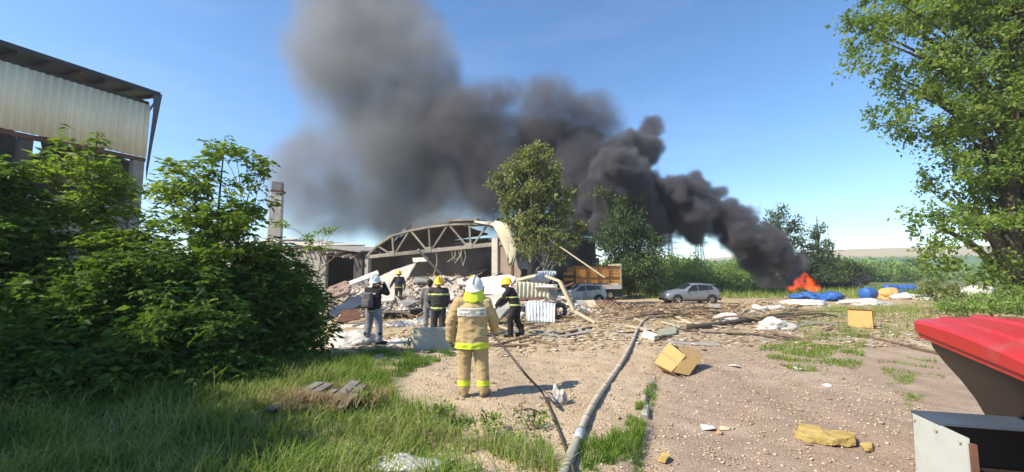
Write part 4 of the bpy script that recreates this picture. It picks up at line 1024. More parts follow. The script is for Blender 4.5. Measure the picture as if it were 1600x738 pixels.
px_plate('paving_plate', 'flat white slab on the ground at the feet of the rescuer', 'slab', [(488, 548, 10.8), (500, 540, 11.4), (660, 528, 12.6), (668, 538, 11.6), (560, 552, 10.4)], 0.08, white_panel, 0.08, 4)
px_plate('paving_plate', 'long pale slab lying flat in front of the tan concrete panel', 'slab', [(590, 533, 13.0), (668, 524, 13.6), (668, 530, 12.9), (590, 541, 12.3)], 0.1, white_panel, 0.06, 14)
px_plate('wall_panel', 'big pinkish white wall panel leaning beside the yellow-helmeted walker', 'wall panel', [(742, 462, 19.5), (752, 436, 20.6), (796, 431, 20.8), (806, 436, 20.6), (790, 462, 19.4)], 0.16, white_panel, 0.05, 5)
px_plate('wall_panel', 'tan wall panel tilted below the pinkish white one', 'wall panel', [(742, 466, 18.6), (790, 462, 18.8), (772, 484, 17.4), (760, 500, 16.8), (744, 498, 17.0)], 0.14, pale_concrete, 0.05, 6)
px_plate('wall_panel', 'dark tilted board behind the walking firefighter', 'board', [(762, 500, 16.0), (800, 460, 17.0), (806, 472, 16.6), (775, 505, 15.6)], 0.1, concrete, 0.04, 7)
px_sheet('corrugated_sheet', 'cream ribbed metal sheet standing right of the walking firefighter', [(806, 468, 17.2), (856, 468, 17.4), (858, 444, 17.6), (806, 440, 17.3)], 8, 0.04, cream_sheet, crumple=0.03, seed=3)
px_sheet('corrugated_sheet', 'pale arched metal sheet bent over the rubble right of the walker', [(822, 446, 18.0), (856, 442, 19.2), (866, 424, 20.0), (838, 424, 19.0)], 7, 0.03, galv, crumple=0.05, bow=0.25, seed=5)
px_sheet('corrugated_sheet', 'crumpled bluish white corrugated sheet on the ground right of the walker', [(823, 503, 16.4), (867, 506, 16.2), (868, 474, 16.6), (821, 470, 16.9)], 9, 0.03, galv, crumple=0.07, nv=8, seed=9)
px_plate('rusty_sheet', 'rust brown sheet between cream and bluish metal sheets', 'metal sheet', [(808, 470, 17.0), (850, 467, 17.2), (846, 456, 18.0), (812, 458, 18.0)], 0.03, rust, 0.05, 8)
px_plate('roof_board', 'stack of thin pale boards on top of the cream sheet', 'board', [(806, 436, 18.5), (845, 428, 19.0), (846, 432, 18.7), (808, 441, 18.2)], 0.08, plank_pale)
px_plate('roof_board', 'long white board lying across the arched sheet', 'board', [(835, 446, 17.6), (871, 446, 17.6), (871, 449, 17.3), (835, 450, 17.3)], 0.06, white_panel)
px_plate('grey_panel', 'grey door panel right of the cream ribbed sheet', 'panel', [(857, 468, 17.3), (870, 467, 17.6), (870, 444, 17.9), (857, 446, 17.6)], 0.06, concrete)
# steel beam and rusty frame left
def thing_bar(name, label, cat, a, b_, w, h, mat, group=None):
    a, b_ = Vector(a), Vector(b_)
    o = MB().bar(a * 0, b_ - a, w, h).build(name, mat, bevel=min(w, h) * 0.12); o.location = a
    return tag(o, label, cat, group)
t = thing('steel_beam', 'dark sooty steel beam lying across the rubble behind the tan panel', 'beam', P(572, 500, 17.5))
d = P(668, 489, 18.6) - P(572, 500, 17.5)
MB().bar((0, 0, 0), d, 0.12, 0.40).build('web', dark_metal, t); MB().bar((0, 0, 0.2), d + UP * 0.2, 0.34, 0.05).build('flange', dark_metal, t); MB().bar((0, 0, -0.2), d - UP * 0.2, 0.34, 0.05).build('flange', dark_metal, t)
px_plate('rusty_box_side', 'rusty brown metal panel in the debris left of the rescuer', 'metal panel', [(524, 504, 15.8), (562, 500, 16.1), (562, 482, 16.4), (536, 486, 16.3)], 0.05, rust)
px_plate('dark_sheet', 'bluish black torn roofing felt draped left of the rescuer', 'roofing felt', [(500, 512, 15.4), (520, 480, 16.6), (560, 462, 18.0), (575, 470, 17.6), (540, 486, 16.6)], 0.05, blue_metal, 0.1, 11)
px_plate('dark_sheet', 'dark flat roofing slab under the brickwork', 'roofing slab', [(536, 474, 20), (545, 464, 22), (582, 468, 22), (585, 478, 20)], 0.1, dark_metal, 0.06, 12)
for k, (a, b_, Y0, Y1, m_, lab) in enumerate([((545, 505), (600, 494), 14.9, 15.2, plank_pale, 'pale crooked pole lying over the rusty panel'), ((560, 487), (640, 488), 16.0, 16.6, plank_grey, 'thin grey pipe behind the knees of the rescuer'), ((618, 463), (640, 488), 20.0, 18.0, plank_grey, 'slanting grey rod right of the rescuer with backpack'), ((575, 488), (605, 512), 15.6, 15.0, plank_pale, 'short bent strip beside the waist of the rescuer'), ((492, 468), (522, 452), 22, 22.5, plank_pale, 'pale stick leaning on the left end of the rubble')]):
    thing_bar('pole', lab, 'pole', P(*a, Y0), P(*b_, Y1), 0.07, 0.07, m_)
# brickwork fragment
bw = thing('brickwork_fragment', 'tilted fragment of pinkish brick wall in the rubble', 'brickwork', P(525, 466, 23.4), rz=R(12))
bw.rotation_euler = (R(-35), R(-22), R(14))
MB().box((0, 0.02, 0.4), (1.5, 0.2, 0.8)).build('core', mortar, bw)
brick0 = None
for j in range(9):
    for i in range(6):
        if (i + j * 3) % 11 == 10: continue
        loc = (-0.62 + i * 0.255 + (0.12 if j % 2 else 0), -0.045, 0.06 + j * 0.088)
        if brick0 is None:
            brick0 = MB().box((0, 0, 0), (0.24, 0.22, 0.072)).build('brick', brick_pink, bw, bevel=0.006); brick0.location = loc
        else:
            c_ = brick0.copy(); COL.objects.link(c_); c_.parent = bw; c_.location = loc; c_.rotation_euler = (r4.uniform(-.05, .05), 0, r4.uniform(-.05, .05))
# grey metal sheet standing in front
pts = [G(646, 547), G(712, 552)]
a, b_ = pts[0], pts[1]; Yg = (a.y + b_.y) / 2
t = thing('bent_metal_plate', 'dull grey bent metal sheet standing behind the tan-suited firefighter', 'metal sheet', a.lerp(b_, 0.5))
o = sheet('sheet', [P(646, 548, Yg) - t.location, P(711, 549, Yg + 0.1) - t.location, P(709, 512, Yg + 0.35) - t.location, P(646, 513, Yg + 0.3) - t.location], 0, 0, steel_sheet, t, nu=14, nv=8, crumple=0.02, seed=4, th=0.012)
MB().bar(P(646, 513, Yg + 0.3) - t.location, P(709, 512, Yg + 0.35) - t.location, 0.03, 0.03).build('folded_rim', galv, t)

# ------------------------------------------------------------------ bags, cloths, sacks
def sack(name, label, cat, loc, size, mat, seed, group=None, wr=0.34, flat=0.35, rz=0.0, sub=4):
    bm = bmesh.new(); bmesh.ops.create_icosphere(bm, subdivisions=sub, radius=1)
    r = random.Random(seed); o3 = Vector((r.uniform(-50, 50), r.uniform(-50, 50), 0))
    for v in bm.verts:
        p = v.co.copy(); d = p.normalized()
        n1 = mnoise.noise(d * 1.3 + o3); n2 = 1 - abs(mnoise.noise(d * 3.1 + o3)) * 2; n3 = 1 - abs(mnoise.noise(d * 6.5 + o3)) * 2
        f = 1 + wr * 1.6 * n1 + wr * 0.6 * n2 + wr * 0.28 * n3
        v.co = Vector((d.x * f * size[0] / 2, d.y * f * size[1] / 2, d.z * f * size[2] / 2))
        zl = -flat * size[2] / 2
        if v.co.z < zl: v.co.z = zl + (v.co.z - zl) * 0.08
        v.co.z -= zl
    me = bpy.data.meshes.new(name); bm.to_mesh(me); bm.free(); me.materials.append(mat)
    me.polygons.foreach_set('use_smooth', [True] * len(me.polygons))
    o = bpy.data.objects.new(name, me); o.location = loc; o.rotation_euler = (0, 0, rz); link(o)
    return tag(o, label, cat, group)
def gsack(px, py, wpx, hpx, name, label, cat, mat, seed, dpth=0.8, **kw):
    g = G(px, py); k = g.y / 640
    return sack(name, label, cat, g + Vector((0, wpx * k * dpth * 0.3, -0.02)), (wpx * k, wpx * k * dpth, hpx * k * 1.35), mat, seed, **kw)
gsack(545, 540, 56, 22, 'plastic_sheet', 'crumpled white plastic heap at the left foot of the rescuer', 'plastic sheet', plastic_white, 1, wr=0.3)
gsack(1138, 503, 28, 13, 'white_sack', 'white lumpy sack right of the flattened foam sheet', 'sack', plastic_white, 2)
gsack(1190, 490, 26, 12, 'white_sack', 'small white sack in front of the smoke, nearer the silver car', 'sack', plastic_white, 3)
gsack(1220, 487, 30, 9, 'white_sack', 'low white sack just before the burning heap', 'sack', plastic_white, 4)
gsack(1213, 515, 38, 15, 'white_sack', 'large crumpled white sack on the lane edge', 'sack', plastic_white, 5, wr=0.5, sub=4)
gsack(1362, 477, 58, 9, 'white_sack', 'long white sack lying before the blue drums', 'sack', plastic_white, 6, wr=0.28)
gsack(1268, 478, 58, 9, 'sack_pile', 'heap of beige sacking in front of the flames', 'sacking', white_panel, 7, wr=0.28)
gsack(1274, 469, 40, 11, 'blue_tarp', 'crumpled blue tarpaulin right in front of the flames', 'tarpaulin', blue_tarp, 8, wr=0.55, sub=4)
gsack(1303, 471, 26, 12, 'blue_tarp', 'smaller blue plastic bundle right of the tarpaulin', 'tarpaulin', blue_tarp, 9, wr=0.55, sub=4)
gsack(1420, 468, 34, 9, 'white_sack', 'white sack at the right end of the blue drums', 'sack', plastic_white, 12)
gsack(1395, 467, 30, 14, 'sack', 'beige sack wedged between two blue drums', 'sack', cardboard, 13)
gsack(1470, 470, 40, 12, 'white_sack', 'pale grey sack under the dry brown bush', 'sack', plastic_white, 14)
gsack(1535, 462, 46, 14, 'white_sack', 'white rubbish sack below the trunk of the big tree', 'sack', plastic_white, 15)
gsack(628, 742, 110, 18, 'white_bag', 'crumpled white plastic bag in the grass at bottom', 'bag', plastic_white, 16, dpth=0.6, wr=0.3, sub=4)
gsack(1050, 468, 16, 8, 'white_sack', 'cream sack in front of the car front wheel', 'sack', white_panel, 17)
gsack(1335, 452, 28, 16, 'burnt_bundle', 'charred black bundle right of the fire', 'charred bundle', char_m, 18, wr=0.35)
gsack(1290, 452, 52, 44, 'burnt_heap', 'charred heap of rubbish smoking behind the flames', 'charred heap', char_m, 19, wr=0.35)
gsack(1325, 446, 60, 26, 'burnt_heap', 'low blackened rubbish heap on the far right of the fire', 'charred heap', char_m, 20, wr=0.35)
gsack(1245, 455, 60, 16, 'burnt_heap', 'burning black debris directly under the flames', 'charred heap', char_m, 21, wr=0.3)
px_plate('hanging_fabric', 'dark grey fabric hanging in the torn poplar', 'fabric', [(806, 394, 29.5), (822, 390, 29.6), (828, 404, 29.5), (824, 421, 29.4), (810, 420, 29.4)], 0.08, cloth_grey, 0.1, 3)
px_plate('hanging_fabric', 'strip of white fabric caught in the torn poplar', 'fabric', [(826, 391, 29.3), (831, 392, 29.3), (829, 412, 29.3), (825, 408, 29.3)], 0.05, plastic_white, 0.06, 4)
px_plate('hanging_fabric', 'small black cloth on top of the peeled roofing sheet', 'fabric', [(773, 345, 29.3), (780, 340, 29.3), (788, 341, 29.3), (790, 347, 29.3), (780, 344, 29.3)], 0.05, char_m, 0.05, 5)
# blue drums
def drum(px, py, r_px, L_px, label, rz, lying=True):
    g = G(px, py); k = g.y / 640; rad = r_px * k; L_ = L_px * k
    t = thing('blue_drum', label, 'drum', g + Vector((0, 0, rad if lying else 0)), rz, 'blue plastic drums')
    mb = MB(); pr = [(0, .0), (0, .88), (.04, .98), (.10, 1), (.30, 1), (.32, 1.05), (.35, 1), (.65, 1), (.68, 1.05), (.70, 1), (.90, 1), (.96, .98), (1, .88), (1, 0.0)]
    ax = Vector((1, 0, 0)) if lying else Vector((0, 0, 1))
    mb.tube([ax * ((f - (0.5 if lying else 0)) * L_) + ax * 1e-4 * i for i, (f, _) in enumerate(pr)], [max(1e-4, q_ * rad) for _, q_ in pr], 14, cap=False)
    mb.build('shell', blue_tarp, t, smooth=True)
    mb = MB(); e = ax * (L_ * (0.5 if lying else 1.0)); mb.tube([e, e + ax * 0.05], [rad * 0.75, rad * 0.72], 12); mb.build('lid', char_m, t)
    return t
drum(1357, 468, 9, 24, 'blue drum lying with its end up left of the beige sack', R(25))
drum(1392, 466, 7, 28, 'blue drum lying on its side before the beige sack', R(-8))
drum(1392, 457, 6, 24, 'blue drum at the back of the row', R(14))
drum(1417, 457, 6, 22, 'blue drum at the right end of the row', R(-14))

# ------------------------------------------------------------------ cardboard boxes
def rotm(rx, ry, rz): return (Matrix.Rotation(rz, 3, 'Z') @ Matrix.Rotation(ry, 3, 'Y') @ Matrix.Rotation(rx, 3, 'X'))
g = G(1062, 586)
bx_ = thing('cardboard_box', 'open cardboard box tipped on its edge beside the big hose', 'box', g + Vector((0, 0.1, 0.0)))
kb = g.y / 640
def bq(px, py, dy): return P(px, py, g.y + dy) - bx_.location
A1, A2_, A3, A4 = bq(1022, 566, 0.05), bq(1045, 536, 0.45), bq(1071, 556, 0.10), bq(1049, 582, -0.18)
plate('side', [A1, A2_, A3, A4], 0.008, cardboard, bx_)
plate('tape', [A1.lerp(A2_, .46) - Vector((0, .006, -.004)), A1.lerp(A2_, .54) - Vector((0, .006, -.004)), A4.lerp(A3, .54) - Vector((0, .006, -.004)), A4.lerp(A3, .46) - Vector((0, .006, -.004))], 0.003, pmat('packing_tape', (0.50, 0.33, 0.14), None, 4, 0.3, bump=0), bx_)
B3, B2_ = bq(1078, 586, -0.10), bq(1093, 562, 0.30)
plate('side', [A4 + Vector((.012, 0, -.004)), A3 + Vector((.012, 0, -.004)), B2_, B3], 0.008, cardboard, bx_)
plate('flap', [A3, bq(1062, 543, 0.5), bq(1082, 543, 0.55), bq(1100, 555, 0.45), B2_], 0.008, cardboard_in, bx_)
plate('flap', [A1 + Vector((0, .02, -.01)), A4 + Vector((0, .0, -.01)), bq(1060, 588, -0.2), bq(1035, 580, 0.05)], 0.008, cardboard_in, bx_)
plate('side', [A1, A2_, bq(1062, 543, 0.75), bq(1040, 576, 0.55)], 0.008, cardboard_in, bx_)
plate('bottom', [A2_, A3 + Vector((0, .02, 0)), bq(1090, 570, 0.6), bq(1066, 550, 0.95)], 0.008, cardboard_in, bx_)
g = G(1345, 513)
b2_ = thing('cardboard_box', 'small upright yellow-brown carton in the dry grass', 'box', g, R(-44))
k = g.y / 640
MB().box((0, 0.25, 14 * k), (29 * k, 0.45, 27 * k)).build('body', cardboard, b2_, bevel=0.006)
MB().box((0, 0.02, 27.4 * k), (29 * k, 0.012, 6 * k), rotm(R(50), 0, 0)).build('flap', cardboard_in, b2_)
MB().box((16.2 * k, 0.25, 22 * k), (0.012, 0.40, 11 * k), rotm(0, R(-16), 0)).build('flap', cardboard_in, b2_)
# yellow foam board broken on the lane
def roughen(o, edge, amp, freq, seed):
    bm = bmesh.new(); bm.from_mesh(o.data); bmesh.ops.triangulate(bm, faces=bm.faces)
    for _ in range(4):
        es = [e_ for e_ in bm.edges if e_.calc_length() > edge * 1.5]
        if not es: break
        bmesh.ops.subdivide_edges(bm, edges=es, cuts=1); bmesh.ops.triangulate(bm, faces=bm.faces)
    for v in bm.verts:
        p = v.co * freq + Vector((seed * 7.3, 0, 0)); v.co += Vector((mnoise.noise(p), mnoise.noise(p + Vector((9, 0, 0))), 1.3 * mnoise.noise(p + Vector((0, 9, 0))))) * amp * 1.6
        v.co += Vector((mnoise.noise(p * 3.1), mnoise.noise(p * 3.1 + Vector((4, 0, 0))), mnoise.noise(p * 3.1 + Vector((0, 4, 0))))) * amp * 0.7
    bm.to_mesh(o.data); bm.free()
def foam(poly, th, label, seed):
    pts = [G(a_, b__) for a_, b__ in poly]; c0 = sum(pts, Vector()) / len(pts)
    o = plate('foam_slab', [Vector((p.x - c0.x, p.y - c0.y, 0)) for p in pts], th, foam_yellow, jag=0.035, seed=seed)
    roughen(o, 0.035, 0.012, 9, seed)
    o.location = (c0.x, c0.y, c0.z + th / 2 + 0.015); o.rotation_euler = (R(2), R(-3), 0)
    return tag(o, label, 'foam')
foam([(1241, 685), (1250, 673), (1280, 676), (1284, 682), (1335, 690), (1337, 700), (1300, 700), (1260, 692)], 0.085, 'long broken slab of yellow foam on the dirt lane', 2)
foam([(1343, 701), (1352, 697), (1366, 700), (1364, 706), (1350, 707)], 0.04, 'small piece of yellow foam right of the long slab', 3)
foam([(1028, 722), (1036, 715), (1046, 720), (1040, 727)], 0.04, 'fist-sized yellow foam lump near the bottom middle', 4)
for k, (px, py, w_, m_, lab) in enumerate([(1107, 671, 24, white_panel, 'white plaster scrap on the lane left of the foam'), (1124, 678, 14, cardboard_in, 'brown scrap beside the white plaster scrap'), (1145, 573, 22, white_panel, 'pale scrap right of the tipped carton'), (1250, 577, 26, white_panel, 'pale paper scrap on the lane near the grass patch'), (1292, 604, 20, white_panel, 'cream scrap in the lane above the foam slab'), (966, 655, 12, cardboard_in, 'tan stone chip by the kerb'), (1133, 671, 16, plank_pale, 'long cream chip on the lane'), (1100, 548, 12, rust, 'brown lump behind the tipped carton')]):
    gg = G(px, py); kk = gg.y / 640
    o = hull_chunk('scrap', (w_ * kk, w_ * kk * .7, 0.05), m_, gg + Vector((0, 0, 0.02)), 900 + k); o.rotation_euler = (0.05, 0.08, k)
    tag(o, lab, 'scrap')
# crumpled scrap where the thin hose touches the ground
g = G(872, 632)
cloth_pale = pmat('pale_paper', (0.46, 0.43, 0.38), (0.34, 0.31, 0.27), 5, 0.9, bump=0.4, bscale=14)
t = thing('crumpled_scrap', 'crumpled grey paper scrap with twigs by the thin hose', 'scrap', g)
sk = sack('paper', None, None, (0.02, 0.05, 0.0), (0.15, 0.12, 0.26), cloth_pale, 77, wr=0.75, sub=4); sk.parent = t
for k in range(6):
    a_ = r4.uniform(0, 6.28); MB().tube([(0, 0, 0.02), (0.15 * math.cos(a_), 0.1 * math.sin(a_), 0.05), (0.28 * math.cos(a_ + .3), 0.2 * math.sin(a_ + .3), 0.03 + r4.uniform(0, .12))], 0.007, 5).build('twig', branch_m, t)

# ------------------------------------------------------------------ planks, poles, branches on the yard
def gplank(a, b_, w, h, mat, label, name='plank', cat='plank', group=None, lift=(0.03, 0.03)):
    pa, pb_ = G(*a), G(*b_)
    pa.z += lift[0]; pb_.z += lift[1]
    return thing_bar(name, label, cat, pa, pb_, w, h, mat, group)
gplank((905, 515), (1003, 528), 0.07, 0.05, plank_grey, 'thin pale strip running up to the big hose')
gplank((1040, 536), (1126, 541), 0.22, 0.05, plank_grey, 'wide bluish grey plank behind the tipped carton')
gplank((1033, 493), (1078, 507), 0.16, 0.05, plank_pale, 'cream plank slanting beside the end of the big hose', lift=(0.3, 0.05))
gplank((1322, 520), (1470, 556), 0.07, 0.06, branch_m, 'long brown pole lying toward the red-lidded container', 'pole', 'pole')
gplank((1400, 492), (1478, 484), 0.14, 0.06, plank_pale, 'pale plank in the grass left of the red lid')
gplank((1418, 532), (1466, 550), 0.12, 0.05, plank_pale, 'short pale plank by the corner of the red lid')
gplank((870, 525), (925, 513), 0.10, 0.08, branch_m, 'brown stick lying by the feet of the walking firefighter', 'pole', 'pole')
gplank((1180, 470), (1240, 466), 0.16, 0.08, plank_pale, 'cream plank on the ground left of the beige sacking')
gplank((1000, 478), (1120, 474), 0.15, 0.1, plank_pale, 'long cream board in front of the silver car')
px_plate('board', 'pale chipboard square in front of the rear wheel of the car', 'board', [(1108, 490, 24), (1126, 490, 24), (1126, 475, 24.6), (1108, 475, 24.6)], 0.05, plank_grey)
px_plate('foam_sheet', 'bent cream sheet flap folded beside the big hose', 'sheet', [(1002, 528, 12.6), (1006, 514, 13.0), (1028, 526, 12.3), (1021, 531, 12.0)], 0.05, white_panel)
px_plate('foam_sheet', 'greenish grey sheet lying right of the cream flap', 'sheet', [(1022, 529, 12.1), (1030, 518, 13.2), (1058, 507, 14.8), (1056, 522, 13.0)], 0.05, pmat('greenish_sheet', (0.34, 0.33, 0.22), (0.27, 0.26, 0.17), 3, 0.8), seed=4)
# broken pale mast: leaning pole from the torn poplar down to the trailer, and a fallen post
thing_bar('leaning_pole', 'long pale pole leaning from the poplar down to the timber trailer', 'pole', P(858, 374, 28.5), P(945, 434, 26.5), 0.09, 0.09, plank_pale)
o = MB().tube(catmull([P(792, 342, 29.2), P(806, 352, 28.9), P(830, 360, 28.8), P(846, 360, 28.7), P(862, 377, 28.6)], 5), [0.12 - 0.003 * i for i in range(21)], 7).build('broken_bough', bark_pale, smooth=True)
tag(o, 'broken pale bough bent over at the hangar corner', 'branch')
t = thing('broken_post', 'splintered cream post lying from the grey panel to the ground', 'post', P(875, 440, 17.0))
MB().bar((0, 0, 0), P(897, 486, 16.6) - t.location, 0.16, 0.14).build('shaft', plank_pale, t, bevel=0.015); MB().bar(P(897, 486, 16.6) - t.location, G(930, 506) - t.location + UP * .04, 0.12, 0.10).build('splinter', plank_pale, t, bevel=0.01); MB().bar(P(852, 431, 17.3) - t.location, (0, 0, 0), 0.1, 0.1).build('splinter', plank_pale, t)
# dark tyre behind the bluish sheet
g = G(876, 500)
t = thing('old_tyre', 'dark old tyre standing right of the bluish corrugated sheet', 'tyre', g + Vector((0, 0.3, 0.33)), R(20))
mb = MB(); V = []; F = []
for i in range(20):
    for j in range(8):
        a_, b__ = i / 20 * 6.283, j / 8 * 6.283; rr2 = 0.26 + 0.09 * math.cos(b__)
        V.append((rr2 * math.cos(a_), 0.10 * math.sin(b__), rr2 * math.sin(a_)))
F = [(i * 8 + j, i * 8 + (j + 1) % 8, ((i + 1) % 20) * 8 + (j + 1) % 8, ((i + 1) % 20) * 8 + j) for i in range(20) for j in range(8)]
mb.add(V, F); mb.build('casing', dark_metal, t, smooth=True)
# the brush line: logs and branches crossing the middle distance
rb_ = random.Random(12)
for k in range(46):
    px = rb_.uniform(880, 1250); py = rb_.uniform(479, 503); L_ = rb_.uniform(1.2, 4.0); a_ = rb_.gauss(0, 0.45); g = G(px, py)
    d = Vector((math.cos(a_), math.sin(a_), 0)) * L_
    pts = [Vector((0, 0, 0.05)), d * 0.33 + Vector((rb_.uniform(-.2, .2), rb_.uniform(-.2, .2), rb_.uniform(.05, .3))), d * .7 + Vector((0, rb_.uniform(-.2, .2), rb_.uniform(.05, .3))), d + Vector((0, 0, rb_.uniform(0.03, .25)))]
    r0 = rb_.uniform(0.03, 0.10)
    o = MB().tube(catmull(pts, 3), [r0 * (1 - .06 * i) for i in range(10)], 6).build('fallen_branch', (branch_m, bark_pale, bark, branch_m)[k % 4], smooth=True); o.location = g
    tag(o, '%s %s fallen branch %s' % ('thick' if r0 > .065 else 'thin', ('brown', 'pale', 'dark', 'brown')[k % 4], 'in front of the dusty car' if px < 940 else 'below the right end of the trailer' if px < 1000 else 'left of the silver car' if px < 1040 else 'in front of the silver car' if px < 1120 else 'between silver car and white sacks' if px < 1185 else 'left of the flames'), 'branch', 'branches in the brushwood line')
for k in range(60):
    px = rb_.uniform(700, 1330); py = rb_.uniform(484, 535) if px > 880 else rb_.uniform(505, 545); L_ = rb_.uniform(0.4, 1.8); a_ = rb_.uniform(0, 3.14); g = G(px, py)
    o = MB().bar((0, 0, 0.03), (math.cos(a_) * L_, math.sin(a_) * L_, 0.03 + rb_.uniform(0, .12)), rb_.uniform(.04, .16), rb_.uniform(.02, .05)).build('splintered_board', (plank_pale, plank_grey, branch_m)[k % 3]); o.location = g
    tag(o, '%s %s splintered board %s' % ('short' if L_ < .9 else 'long', ('pale', 'grey', 'brown')[k % 3], 'right of the tan-suited firefighter' if px < 790 else 'by the feet of the walking firefighter' if px < 860 else 'before the bluish sheet' if px < 930 else 'left of the big hose' if px < 1000 else 'behind the tipped carton' if px < 1110 else 'among the white sacks' if px < 1230 else 'near the small upright carton'), 'board', 'splintered boards scattered over the yard')
for k, (px, py, Y, L_, w_, rot, m_) in enumerate([(872, 468, 27, 2.4, .5, .2, white_panel), (900, 474, 28, 3.0, .25, -.15, plank_pale), (925, 476, 28, 2.2, .35, .1, branch_m), (888, 479, 26, 2.6, .3, .05, concrete), (940, 474, 29, 2.6, .3, -.1, rust)]):
    c0_ = P(px, py, Y); c0_.z = h1(c0_.x, Y) + 0.15
    o = plate('fallen_sheet', [Vector((-L_ / 2, -w_, -.1)), Vector((L_ / 2, -w_ * .8, -.05)), Vector((L_ / 2 - .3, w_, .45)), Vector((-L_ / 2 + .2, w_ * .9, .3))], 0.06, m_, jag=0.08, seed=k); o.location = c0_; o.rotation_euler = (0, 0, rot)
    tag(o, ['whitish panel fallen left of the dusty car', 'pale panel fallen in front of the dusty car', 'brown panel fallen right of the dusty car', 'grey panel lying before the dusty car nearest the yard', 'rusty panel fallen below the trailer end'][k], 'panel')
# brush twigs mass
def twigs(name, xy, lmin, lmax, seed, mat, zf=H):
    r = np.random.default_rng(seed); n = len(xy); a_ = r.uniform(0, 6.28, n); L_ = r.uniform(lmin, lmax, n); t_ = r.uniform(-.1, .6, n)
    d = np.stack([np.cos(a_) * np.cos(t_), np.sin(a_) * np.cos(t_), np.sin(t_)], -1) * L_[:, None]
    p = np.stack([xy[:, 0], xy[:, 1], zf(xy[:, 0], xy[:, 1]) + 0.02 + r.random(n) * 0.12], -1)
    w_ = 0.008 + 0.014 * r.random(n)
    s1 = np.cross(d, [0, 0, 1.0]); s1 /= np.linalg.norm(s1, axis=1)[:, None] + 1e-6; s2 = np.cross(s1, d); s2 /= np.linalg.norm(s2, axis=1)[:, None] + 1e-6
    V = []
    for e in (p, p + d):
        for an in (0, 2.094, 4.189): V.append(e + (s1 * math.cos(an) + s2 * math.sin(an)) * w_[:, None])
    V = np.stack(V, 1); F = (np.arange(n) * 6)[:, None, None] + np.array([(0, 1, 4, 3), (1, 2, 5, 4), (2, 0, 3, 5)])[None]
    return mesh_np(name, V.reshape(-1, 3), F.reshape(-1, 4), mat, attr={'tone': np.repeat(r.random(n), 6)})
q = scatter(world_poly([(880, 500), (900, 480), (1240, 478), (1250, 488), (1120, 505), (1000, 500)]), 1500, 70)
tag(twigs('brushwood', q, 0.2, 0.9, 71, foliage_mat('twigs', [(0.14, 0.085, 0.055), (0.27, 0.17, 0.10), (0.42, 0.29, 0.17), (0.56, 0.43, 0.27)], 0, rough=0.95)), 'tangle of thin brown twigs in the brushwood line', 'brushwood', kind='stuff')
q = scatter(world_poly([(490, 500), (560, 475), (760, 480), (880, 470), (890, 500), (700, 512)]), 1500, 72)
tag(twigs('splinters', q, 0.2, 0.9, 73, MATS['twigs'], MH), 'splinters and rods poking from the rubble edge', 'splinters', kind='stuff')

# ------------------------------------------------------------------ broken pallet in the grass
g = G(486, 645)
plank_old = pmat('old_plank', (0.20, 0.175, 0.145), (0.12, 0.10, 0.085), 6, 0.9, bump=0.3, per_obj=0.2)
t = thing('broken_pallet', 'weathered broken wooden pallet with dry grass at the shrub foot', 'pallet', g, R(-8))
for k in range(5):
    o = MB().box((-0.42 + k * 0.21, 0.28, 0.13 + 0.02 * math.sin(k * 2)), (0.15, 0.85 - 0.22 * (k % 3), 0.03), rotm(R(10 + 8 * math.sin(k * 7)), R(14 * math.sin(k * 3)), R(-14 + 13 * math.sin(k * 5)))).build('slat', plank_old, t, bevel=0.004)
for k in range(3):
    MB().box((0, 0.0 + k * 0.28, 0.055), (1.0, 0.09, 0.09)).build('runner', branch_m, t)
q = np.stack([np.random.default_rng(5).normal(g.x + 0.05, 0.36, 3000), np.random.default_rng(6).normal(g.y + 0.38, 0.24, 3000)], -1)
dry_m = foliage_mat('dry_grass', [(0.20, 0.13, 0.06), (0.30, 0.21, 0.10), (0.40, 0.30, 0.15)], 0.15)
tag(blades('dry_grass', q, 0.04, 0.16, 0.008, 77, dry_m, (0, 1), 2.0, zoff=0.14), 'matted dry grass lying on the broken pallet', 'dry grass', kind='stuff')

# ------------------------------------------------------------------ hoses
rub = pmat('hose_rubber', (0.50, 0.42, 0.32), (0.40, 0.335, 0.255), 8, 0.75, bump=0.25, bscale=30)
rub_dark = pmat('hose_dark', (0.085, 0.07, 0.05), (0.06, 0.05, 0.04), 8, 0.8, bump=0.2)
t = thing('suction_hose', 'thick grey suction hose curving away over the gravel', 'hose', G(900, 700))
path = [(862, 800), (876, 765), (892, 720), (904, 690), (920, 650), (944, 610), (970, 572), (988, 537), (999, 512), (1013, 498), (1036, 494)]
pts = catmull([G(*p) + UP * 0.05 - t.location for p in path], 7)
MB().tube(pts[20:], 0.043, 12).build('tube', rub, t, smooth=True)
MB().tube(pts[:22], [0.055] * 20 + [0.05, 0.047], 12).build('end_sleeve', pmat('sleeve', (0.36, 0.33, 0.26), (0.28, 0.25, 0.19), 6, 0.8, bump=0.2), t, smooth=True)
mb = MB(); mb.tube(pts[20:24], [0.053, 0.058, 0.058, 0.052], 12); mb.build('coupling', galv, t, smooth=True)
for k in range(14):
    i = 26 + k * 3
    if i + 1 < len(pts): MB().tube([pts[i], pts[i].lerp(pts[i + 1], .5)], 0.0455, 12).build('rib_ring', rub, t, smooth=True)
hand = P(766, 522, 6.42)
t = thing('fire_hose', 'thin dark hose running from the hand of the tan-suited firefighter', 'hose', G(845, 620))
pts = catmull([p - t.location for p in [hand + Vector((-0.06, 0.04, -0.02)), hand + Vector((0.05, -0.02, -0.03)), P(795, 552, 6.1) , P(822, 586, 5.7), G(846, 622) + UP * .10, G(862, 650) + UP * .04, G(876, 684) + UP * .03, G(888, 718) + UP * .03, G(896, 750) + UP * .09, G(900, 800) + UP * .03]], 6)
MB().tube(pts, 0.017, 8).build('tube', rub_dark, t, smooth=True)
t = thing('dark_hose', 'thin dark hose lying across the lane toward the white sacks', 'hose', G(1130, 522))
